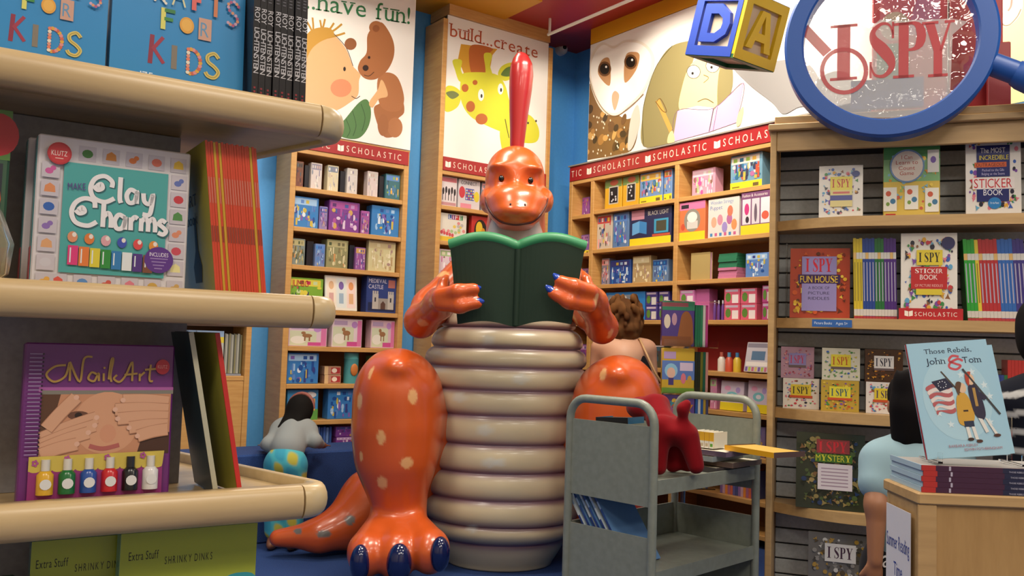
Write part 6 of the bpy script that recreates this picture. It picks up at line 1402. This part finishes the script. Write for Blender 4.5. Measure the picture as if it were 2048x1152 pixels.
# flat pile of the same book
zP = zS+.0006
for k in range(5):
    o = book('hardcover_book', 'flat red and navy hardcover in the pile under the easel', FS.at(.004+.004*(k % 2), .003+.004*((k*3) % 3), zP+.0136*k), .50, .0132, .212, '#a8c4d4', spine='F', spcol='#7f1f28', pages='#9a9590', group='piled red and navy hardcovers', bc=.003)
    r = Art(o, .50, .0132, -.0002, .0002); r.rect(0, 0, .07, 1, '#b8302a'); r.rect(.07, 0, .42, 1, '#43203a'); r.rect(.40, 0, .62, 1, '#1f2340'); r.rect(.135, .1, .145, .9, '#b8b0c0')
    r.text('THOSE REBELS', .43, .15, .3, '#b9b6c4', width=.075); r.text('JOHN & TOM', .52, .15, .3, '#b9b6c4', width=.085); r.rect(.62, 0, 1, 1, '#a02428'); r.rect(.64, .2, .70, .8, '#c9706a'); r.rect(.76, .2, .83, .8, '#c9706a'); r.done()
zE = zP+.0136*5+.001
# easel and two copies
_e0 = FS.hit(1850, 915, .07)[0]
es = empty('book_easel', FS.at(_e0-.02, .05, zE), 'clear plastic easel holding up the picture book on the stand', 'easel')
ew = .30
for x in (.04, ew-.05): MB().box(x, x+.012, -.012, .11, 0, .004).box(x, x+.012, -.012, -.008, .004, .028).box(x, x+.012, .062, .066, .004, .12).build('prong', glass, es)
hR = .305; wR = FS.hit(2020, 900, .06)[0]-_e0; tl = .22
for k in (1, 0):
    o = book('picture_book', ['light blue hardcover with a flag picture standing on the easel', 'copy of the light blue hardcover peeping out behind the one on the easel'][k], FS.at(_e0+(.022 if k else 0), .052+.02*k, zE+.0048+.0012*k, 0, tl, -.10), wR, hR-(.016 if k else 0), .014, '#9cc4d8', spine='L', spcol='#a82a34', pages='#cfcac4', rough=.25)
    if k: continue
    r = Art(o, wR, hR, -.0002, .00012, rough=.25)
    r.ell(.5, .5, .42, .36, '#a8ccdc', 30)
    r.text('Those Rebels,', .5, .90, .042, '#23304a', width=.60, center=True, font='slab'); r.text('John', .20, .805, .055, '#23304a', width=.25, font='slab'); r.text('Tom', .655, .80, .055, '#23304a', width=.24, font='slab')
    r.line(cr([(.62,.86),(.54,.87),(.49,.83),(.56,.80),(.62,.78),(.56,.75),(.48,.77),(.50,.81),(.60,.84),(.66,.82)], 5, False), .006, '#c4505a')
    for (u, v) in [(.60,.70),(.74,.72),(.86,.60),(.90,.50),(.24,.38),(.36,.28),(.84,.28)]:
        r.poly([(u+.05*math.cos(math.pi/2+q*math.pi/5)*(1 if q % 2 == 0 else .4), v+.036*math.sin(math.pi/2+q*math.pi/5)*(1 if q % 2 == 0 else .4)) for q in range(10)], '#cfe0e6')
    # flag
    r.line([(.36,.74),(.55,.54)], .004, '#4a4038')
    for q in range(7):
        v0 = .62-.035*q; r.poly(cr([(.14+.012*q,v0-.01),(.26,v0+.02-.004*q),(.40,v0-.005),(.45,v0+.01),(.45,v0-.025),(.38,v0-.04),(.26,v0-.014),(.15+.012*q,v0-.045)], 3), '#b05a5f' if q % 2 == 0 else '#dcd0cc')
    r.poly([(.22,.655),(.40,.68),(.48,.60),(.30,.565)], '#1f2440')
    for q in range(9): r.ell(.345+.05*math.cos(q*.7), .625+.028*math.sin(q*.7), .007, .005, '#d9dce6', 6)
    # two plain striding figures
    r.poly(cr([(.50,.52),(.60,.54),(.66,.44),(.66,.32),(.58,.26),(.47,.28),(.46,.38)], 4), '#c99a3a'); r.ell(.58, .585, .05, .045, '#d9b89a', 14); r.poly(cr([(.50,.60),(.53,.64),(.58,.63),(.55,.57),(.52,.52)], 4), '#5a4030'); r.rect(.54, .38, .60, .395, '#3a2a20')
    r.rect(.52, .25, .64, .30, '#23304a'); r.poly([(.53,.25),(.57,.25),(.58,.15),(.54,.15)], '#dcdad4'); r.poly([(.60,.25),(.64,.25),(.66,.14),(.62,.14)], '#dcdad4'); r.ell(.565, .145, .04, .014, '#3a2620', 10); r.ell(.665, .125, .04, .014, '#4a2a22', 10)
    r.poly(cr([(.66,.60),(.75,.60),(.80,.46),(.80,.34),(.74,.30),(.67,.36),(.65,.48)], 4), '#2a2640'); r.ell(.70, .655, .05, .05, '#d9b89a', 14); r.poly(cr([(.64,.64),(.65,.71),(.72,.72),(.69,.67),(.67,.60)], 4), '#b0402f'); r.line([(.63,.75),(.98,.34)], .005, '#3a3a3e')
    r.line([(.71,.56),(.84,.48)], .012, '#2a2640'); r.poly([(.70,.32),(.75,.31),(.80,.20),(.76,.19)], '#dcdad4'); r.poly([(.78,.32),(.81,.31),(.90,.18),(.87,.17)], '#dcdad4'); r.ell(.89, .165, .045, .014, '#4a2a22', 10); r.poly(rect(.70, .42, .735, .58), '#b08a4a')
    r.text('BARBARA KERLEY', .28, .085, .022, '#a86a74', width=.36); r.text('EDWIN FOTHERINGHAM', .46, .05, .022, '#a86a74', width=.46); r.done()
# ------------------------------------------------------------------ spinner rack
FQ = cam_frame(1372, 5.75)
spin = empty('spinner_rack', FQ.M, 'clear pocket spinner rack of story discs in front of the craft kit case', 'rack')
zq = [FQ.hit(1360, y, -.14)[1] for y in (692, 786, 880, 974)]
MB().tube([(0, 0, 0), (0, 0, FQ.hit(1372, 610, 0)[1])], .016, 12).build('pole', mat('#9a9aa0', .3, .8), spin); MB().tube([(0, 0, 0), (0, 0, .03)], .26, 28).build('base', mat('#3a3a3e', .5), spin)
CLR = glass
for z in zq:
    MB().box(-.17, .17, -.165, .165, z-.008, z-.003).build('pocket_floor', CLR, spin)
    MB().box(-.17, .17, -.1655, -.1635, z-.003, z+.04).build('pocket_lip', CLR, spin)
zq2 = FQ.hit(1372, 602, -.14)[1]; MB().box(-.17, .17, -.165, .165, zq2-.004, zq2).build('top_plate', CLR, spin)
ql = [('purple story pack with a brown animal shape in the top pocket of the spinner rack', '#4a3a7c'), ('yellow and blue story pack in the second pocket of the spinner rack', '#c9a83a'), ('violet story pack in the third pocket of the spinner rack', '#5f4a8c'), ('blue story pack in the lowest pocket of the spinner rack', '#3a5a8c')]
for k, z in enumerate(zq):
    s_ = FQ.hit(1324, 650+94*k, -.15)[0]; w_ = FQ.hit(1389, 650+94*k, -.15)[0]-s_; h_ = .285
    o = MB().bbox(0, w_, 0, .05, 0, h_, .003).build('story_pack', mat(ql[k][1], .25), None, FQ.at(s_, -.15, z-.002)); tag(o, ql[k][0], 'book pack'); r = Art(o, w_, h_, -.0002, .00018, rough=.25)
    if k == 0:
        r.rect(0, .80, 1, 1, '#2f7a5c'); r.rect(0, .88, .8, .97, '#8a4a54'); r.poly(cr([(.5,.05),(.55,.5),(.62,.72),(.78,.78),(.92,.62),(.96,.3),(.94,.05)], 4), '#8a5634'); r.ell(.16, .55, .1, .16, '#cfc4b0', 12); r.ell(.38, .6, .08, .14, '#b08a9a', 12); r.rect(0, 0, .9, .22, '#7a4a30')
    elif k == 1:
        r.rect(0, .30, 1, .72, '#5f7fc0'); r.rect(0, 0, 1, .12, '#6f9a3a'); r.ell(.28, .5, .2, .16, '#8fc4e0', 16); r.ell(.28, .45, .13, .12, '#e0b8a4', 14); r.rect(.2, .18, .36, .34, '#4a3f7c'); r.rect(.55, .5, .95, .68, '#d4c4dc'); r.ell(.66, .33, .08, .12, '#d97a8a', 10); r.ell(.85, .3, .07, .1, '#c9a04a', 10); r.rect(.05, .76, .42, .92, '#b59ac4')
    else: confetti(r, 30, ['#7a6ab0', '#c9843a', '#4a8a9c', '#b05a7a', '#d9b84a'], rg, None, .06)
    r.done()
    for j in range(5):
        c, n2 = [('#1f6a4a', 'dark green'), ('#1f6a4a', 'dark green'), ('#2f7a54', 'dark green'), ('#c9c4bc', 'pale'), ('#b0407c', 'magenta')][j] if k == 0 else [('#20281c', 'black'), ('#20281c', 'black'), ('#6a6a24', 'olive'), ('#1f5a44', 'bottle green'), ('#c48a80', 'salmon')][j]
        if k > 1: c, n2 = [('#2f5a9c', 'blue'), ('#c9c9c4', 'white'), ('#2f5a9c', 'blue'), ('#b0923a', 'mustard'), ('#4a4a6a', 'slate')][j]
        book('slim_case', n2+' slim case filed in the %s pocket of the spinner rack' % ['top', 'second', 'third', 'lowest'][k], FQ.at(s_+w_+.004+.0165*j, -.15, z-.002), .0155, h_-.02, .15, c, spine='F', group=n2+' slim cases in pocket %d' % k, cat='case')

# ------------------------------------------------------------------ people
SKIN = vcol('skin', .5, 0.0); CLO = vcol('cloth', .85, 0.0, .05); HAIR = vcol('hair', .8, 0.0)
def person(fr, label): return empty('person', fr.M, label, 'person')
# woman with curly hair, seen from behind
FW = cam_frame(1248, 6.35); wm = person(FW, 'woman with curly brown hair and a dark strap top browsing the shelves')
p = lambda x, y, dd=0.0: FW.P(x, y, dd)
sh = p(1250, 688).z
bd = [cap((0, 0, 1.02), (0, 0, 1.30), .15, .165, .08), cap((-.15, 0, sh-.02), (.15, 0, sh-.02), .062, .062, .08), cap((0, .0, sh-.02), (0, .02, sh+.12), .055, .052, .05), ell((0, .03, sh+.19), (.078, .095, .115), .04),
      cap((-.185, 0, sh-.03), (-.21, .04, 1.12), .05, .038, .04), cap((-.21, .04, 1.12), (-.16, .22, 1.0), .038, .03, .03), cap((.185, 0, sh-.03), (.22, .03, 1.12), .05, .038, .04), cap((.22, .03, 1.12), (.18, .22, 1.02), .038, .03, .03),
      ell((-.15, .26, .99), (.035, .05, .03), .02), ell((.17, .26, 1.01), (.035, .05, .03), .02), cap((-.06, .0, 1.33), (-.1, .02, 1.20), .06, .05, .05), cap((.06, .0, 1.33), (.1, .02, 1.20), .06, .05, .05),
      cap((0, 0, .98), (0, 0, 1.02), .16, .15, .06), cap((-.09, 0, .95), (-.10, 0, .5), .085, .06, .05), cap((-.10, 0, .5), (-.11, .02, .09), .056, .036, .03), cap((.09, 0, .95), (.10, 0, .5), .085, .06, .05), cap((.10, 0, .5), (.11, .02, .09), .056, .036, .03), ell((-.11, -.0, .045), (.04, .11, .045), .02), ell((.11, -.0, .045), (.04, .11, .045), .02)]
for sx in (-1, 1):
    for j in range(4): bd.append(cap((sx*.155+.012*(j-1.5), .29, 1.0), (sx*.15+.012*(j-1.5), .335, .985), .009, .007, .006))
    bd.append(cap((sx*.125, .27, 1.0), (sx*.115, .30, 1.0), .01, .008, .008))
blend_mesh('body', bd, .011, ['#d3a283'], SKIN, wm)
blend_mesh('top', [cap((.0, .0, 1.02), (0, 0, 1.20), .175, .172, .05), cap((.02, -.03, 1.20), (.04, -.035, 1.32), .12, .06, .05), cap((.13, -.09, 1.22), (.06, -.05, sh+.01), .06, .035, .03), cap((-.05, -.045, 1.12), (-.12, .02, 1.2), .1, .09, .05)], .011, ['#16151a'], CLO, wm)
blend_mesh('trousers', [cap((0, 0, .92), (0, 0, 1.04), .185, .18, .05), cap((-.09, 0, .93), (-.10, 0, .42), .11, .075, .05), cap((.09, 0, .93), (.10, 0, .42), .11, .075, .05)], .012, ['#1b1a20'], CLO, wm)
rgh = random.Random(5); hc = Vector((0, .0, sh+.20)); hp_ = [ell(hc, (.105, .105, .13), .03), ell(hc+Vector((.0, -.02, -.08)), (.125, .09, .12), .03)]
for k in range(150):
    t = rgh.uniform(0, 6.283); u = rgh.uniform(-1.25, 1); r0_ = .115*math.sqrt(max(.2, 1-min(1, abs(u))**2*.7)); c = hc+Vector((r0_*math.cos(t)*1.05, min(r0_*math.sin(t), .07)-.01, u*.15-.01)); hp_.append(ell(c, (rgh.uniform(.012, .024), .02, rgh.uniform(.02, .036)), .012, rgh.randrange(3)))
blend_mesh('curly_hair', hp_, .008, ['#4a2e1a', '#6a4526', '#7d552f'], HAIR, wm)
st = MB(); bag_top = Vector((.10, -.02, sh+.04))
st.tube([Vector((.07, .04, sh+.03)), bag_top+Vector((0, -.06, -.0)), Vector((.20, -.17, 1.22)), Vector((.27, -.14, 1.12))], .008, 8).build('bag_strap', mat('#c9a070', .5), wm)
blend_mesh('shoulder_bag', [ell((.27, -.10, 1.02), (.07, .15, .13), .03), ell((.27, -.10, .95), (.08, .17, .07), .04)], .01, ['#8a5f34'], vcol('satin_leather', .25, .5), wm)
# small child bending over the bench, seen from behind
FK = cam_frame(566, 5.85); kd = person(FK, 'small child in turquoise trousers and grey jacket leaning over the blue bench')
k_ = lambda x, y, dd=0.0: FK.P(x, y, dd)
hip = k_(572, 922); chest = k_(588, 862, .20); hd_ = k_(600, 822, .26)
blend_mesh('body', [cap(hip, chest, .10, .095, .05), cap(chest+Vector((0, .02, .02)), hd_, .045, .05, .04), ell(hd_, (.078, .085, .095), .03), cap(chest+Vector((-.09, 0, 0)), k_(535, 892, .05), .038, .03, .04), cap(k_(535, 892, .05), k_(528, 890, .20), .03, .024, .03), cap(chest+Vector((.09, 0, 0)), k_(632, 885, .12), .038, .03, .04), cap(k_(632, 885, .12), k_(645, 890, .24), .03, .024, .03), ell(k_(648, 891, .27), (.024, .035, .016), .02), ell(k_(526, 890, .24), (.024, .035, .016), .02),
    cap(hip+Vector((-.055, 0, -.05)), (hip.x-.06, .02, .30), .06, .045, .04), cap((hip.x-.06, .02, .30), (hip.x-.065, 0, .06), .042, .032, .03), cap(hip+Vector((.055, 0, -.05)), (hip.x+.06, .02, .30), .06, .045, .04), cap((hip.x+.06, .02, .30), (hip.x+.065, 0, .06), .042, .032, .03), ell((hip.x-.065, -.0, .036), (.034, .075, .036), .02), ell((hip.x+.065, .0, .036), (.034, .075, .036), .02)]+
    [cap(k_(648+6*j-9, 891, .29), k_(650+7*j-9, 892, .325), .008, .006, .006) for j in range(4)]+[cap(k_(526+6*j-9, 890, .26), k_(525+7*j-9, 891, .295), .008, .006, .006) for j in range(4)], .009, ['#8a5a40'], SKIN, kd)
blend_mesh('jacket', [cap(hip+Vector((0, .03, .08)), chest, .112, .112, .05), cap(chest+Vector((-.08, 0, .0)), chest+Vector((.08, 0, .0)), .08, .08, .05), cap(chest+Vector((-.09, 0, 0)), k_(538, 888, .05), .055, .046, .04), cap(k_(538, 888, .05), k_(530, 890, .16), .045, .036, .03), cap(chest+Vector((.09, 0, 0)), k_(630, 882, .12), .055, .044, .04), cap(k_(630, 882, .12), k_(640, 888, .2), .042, .034, .03)], .01, ['#8f9494'], CLO, kd)
def patch(V, c):
    n = np.sin(V[:, 0]*38)*np.sin(V[:, 2]*31+V[:, 0]*14); m1_ = np.clip(n*3, 0, 1)[:, None]; m2_ = np.clip(-n*3-.6, 0, 1)[:, None]; c = c*(1-m1_)+np.array(hx('#3f9ab4'))[None]*m1_; return c*(1-m2_)+np.array(hx('#b8b04a'))[None]*m2_
blend_mesh('trousers', [ell(hip+Vector((0, -.01, -.0)), (.125, .12, .11), .05), cap(hip+Vector((-.055, 0, -.04)), (hip.x-.06, .02, .12), .085, .065, .05), cap(hip+Vector((.055, 0, -.04)), (hip.x+.06, .02, .12), .085, .065, .05)], .01, ['#4fb0bc'], CLO, kd, noise=patch)
blend_mesh('hair', [ell(hd_+Vector((0, -.005, .015)), (.092, .095, .10), .03), cap(hd_+Vector((-.03, -.05, -.03)), chest+Vector((-.06, -.085, .02)), .06, .035, .04), cap(hd_+Vector((.02, -.05, -.03)), chest+Vector((.03, -.07, .05)), .055, .03, .04)], .009, ['#14110f'], HAIR, kd)
MB().tube([hd_+Vector((.085*math.cos(t), .02+.02*math.sin(t), .02+.098*math.sin(t))) for t in [math.pi*q/10 for q in range(11)]], .014, 8).build('hair_band', mat('#8a4a3f', .6), kd)
# boy in a light blue shirt
FBy = cam_frame(1836, 3.15); by = person(FBy, 'boy in a light blue shirt and black shorts facing the riddle book shelves')
y_ = lambda x, y, dd=0.0: FBy.P(x, y, dd)
shz = y_(1800, 888).z; hz = shz+.085; hm = y_(1770, 1092).z
def hand(c, d, s=1.0):
    c = Vector(c); d = Vector(d).normalized(); sd_ = d.cross(Vector((0, 1, 0))).normalized(); L = [ell(c+d*.035, (.032*s, .018*s, .04*s), .012)]
    for j, (o_, ln) in enumerate([(-.024, .055), (-.008, .065), (.008, .062), (.024, .05)]):
        a_ = c+d*.06*s+sd_*o_*s; b_ = a_+d*ln*.5*s+Vector((0, .006, 0)); e_ = b_+d*ln*.45*s+Vector((0, .016, 0)); L += [cap(a_, b_, .009*s, .0082*s, .006), cap(b_, e_, .0082*s, .0068*s, .006)]
    L += [cap(c+d*.02-sd_*.026*s, c+d*.05-sd_*.045*s+Vector((0, .012, 0)), .011*s, .009*s, .008), cap(c+d*.05-sd_*.045*s+Vector((0, .012, 0)), c+d*.078-sd_*.046*s+Vector((0, .022, 0)), .009*s, .0075*s, .006)]
    return L
el = y_(1753, 1010, -.07); wr = y_(1750, 1122, -.09)
elR = Vector((.20, .0, el.z)); wrR = Vector((.19, .03, wr.z))
bb = [cap((0, 0, .66), (0, 0, shz-.08), .12, .125, .06), cap((-.12, 0, shz-.045), (.12, 0, shz-.045), .05, .05, .06), cap((0, .01, shz-.04), (0, .02, hz), .045, .045, .03), ell((0, .03, hz+.055), (.08, .095, .11), .03), ell((0, .125, hz+.04), (.012, .016, .016), .015), ell((-.083, .03, hz+.045), (.012, .02, .03), .01), ell((.083, .03, hz+.045), (.012, .02, .03), .01),
      cap((-.145, 0, shz-.06), el, .044, .036, .04), cap(el, wr, .036, .025, .03), cap((.145, 0, shz-.06), elR, .044, .036, .04), cap(elR, wrR, .036, .025, .03),
      cap((-.07, 0, .68), (-.08, 0, .36), .08, .055, .05), cap((-.08, 0, .36), (-.085, -.01, .08), .052, .034, .03), cap((.07, 0, .68), (.08, 0, .36), .08, .055, .05), cap((.08, 0, .36), (.085, -.01, .08), .052, .034, .03)]+hand(wr, (0.02, .1, -1), .9)+hand(wrR, (0, .1, -1), .9)
blend_mesh('body', bb, .0075, ['#9c6a4c'], SKIN, by)
blend_mesh('shirt', [cap((0, 0, hm+.10), (0, 0, shz-.10), .158, .152, .06), cap((-.115, 0, shz-.055), (.115, 0, shz-.055), .066, .066, .06), cap((-.14, 0, shz-.065), Vector((-.14, 0, shz-.065)).lerp(el, .5), .062, .064, .04), cap((.14, 0, shz-.065), Vector((.14, 0, shz-.065)).lerp(elR, .62), .062, .064, .04), cap((0, 0, hm+.03), (0, 0, hm+.12), .165, .16, .03)], .009, ['#8fabb6'], CLO, by)
shorts, sV, sQ = blend_mesh('shorts', [cap((0, 0, .62), (0, 0, hm-.05), .158, .155, .05), cap((-.08, 0, .64), (-.09, 0, .40), .115, .115, .05), cap((.08, 0, .64), (.09, 0, .40), .115, .115, .05)], .009, ['#15141a'], CLO, by)
cs_ = caster(FBy, sV, sQ); lt = MB()
for f in text_polys('adi', 36, 46)[0]:
    q = [cs_(1764+x, 1134-z)[0] for x, z in f]
    if all(v is not None for v in q): lt.add([v+Vector((0, -.004, 0)) for v in q], [tuple(range(len(q)))])
if lt.v: lt.build('lettering', mat('#d9d9dc', .6), by)
rgb_ = random.Random(9)
blend_mesh('hair', [ell((.092*math.cos(t), -.035-.05*abs(math.sin(t)), hz+.085+u), (.014, .02, .05), .012, rgb_.randrange(2)) for t, u in [(rgb_.uniform(-3.14, 0), rgb_.uniform(-.13, .05)) for _ in range(70)]]+[ell((0, .015, hz+.085), (.094, .10, .10), .03), cap((-.045, -.05, hz+.04), (-.05, -.045, hz-.05), .055, .035, .04), cap((.045, -.05, hz+.04), (.05, -.045, hz-.05), .055, .035, .04), cap((0, -.06, hz+.02), (0, -.05, hz-.06), .055, .035, .04)], .008, ['#0d0b0c', '#191416'], HAIR, by)
for sx in (-1, 1): blend_mesh('shoe', [cap((sx*.085, -.05, .04), (sx*.09, .10, .035), .04, .036, .03)], .008, ['#3a3a42'], CLO, by)
# child in a striped shirt at the far side of the stand
FZ = cam_frame(2092, 3.0); cz = person(FZ, 'child with dark hair in a navy and white striped shirt behind the stand')
z_ = lambda x, y, dd=0.0: FZ.P(x, y, dd)
s9z = z_(2060, 775).z; hd9 = z_(2095, 668)
bz = [cap((0, 0, .70), (0, 0, s9z-.08), .12, .13, .06), cap((-.11, 0, s9z-.04), (.11, 0, s9z-.04), .05, .05, .06), cap((0, 0, s9z-.03), hd9, .045, .05, .03), ell(hd9, (.08, .095, .11), .03), cap((-.13, 0, s9z-.05), (-.15, .12, s9z-.16), .042, .034, .03), cap((-.15, .12, s9z-.16), (-.10, .26, s9z-.10), .033, .024, .03), cap((.13, 0, s9z-.05), (.16, .08, s9z-.22), .042, .034, .03), cap((.16, .08, s9z-.22), (.12, .26, s9z-.2), .033, .024, .03),
      cap((-.07, 0, .72), (-.08, 0, .38), .08, .055, .05), cap((-.08, 0, .38), (-.08, 0, .06), .05, .036, .03), cap((.07, 0, .72), (.08, 0, .38), .08, .055, .05), cap((.08, 0, .38), (.08, 0, .06), .05, .036, .03), ell((-.08, .03, .04), (.04, .1, .04), .02), ell((.08, .03, .04), (.04, .1, .04), .02)]+hand((-.10, .26, s9z-.10), (.2, 1, .1), .8)+hand((.12, .26, s9z-.2), (-.1, 1, .1), .8)
blend_mesh('body', bz, .009, ['#a87656'], SKIN, cz)
def stripes(V, c):
    q = np.sin((V[:, 2]+.25*np.abs(V[:, 0]))*2*np.pi/.062); w = np.clip(q*5-2.2, 0, 1)[:, None]; return c*(1-w)+np.array(hx('#b4b4b4'))[None]*w
blend_mesh('shirt', [cap((0, 0, .80), (0, 0, s9z-.10), .158, .16, .06), cap((-.11, 0, s9z-.055), (.11, 0, s9z-.055), .068, .068, .06), cap((-.13, 0, s9z-.06), (-.15, .10, s9z-.14), .064, .06, .04), cap((.13, 0, s9z-.06), (.16, .07, s9z-.2), .064, .06, .04)], .009, ['#10131f'], CLO, cz, noise=stripes)
blend_mesh('shorts', [cap((0, 0, .74), (0, 0, .82), .155, .158, .05), cap((-.08, 0, .72), (-.09, 0, .45), .11, .105, .05), cap((.08, 0, .72), (.09, 0, .45), .11, .105, .05)], .01, ['#3a4050'], CLO, cz)
blend_mesh('hair', [ell(hd9+Vector((0, -.02, .03)), (.105, .11, .115), .03), ell(hd9+Vector((-.05, -.03, -.03)), (.06, .07, .08), .03)], .008, ['#0e0c0e'], HAIR, cz)
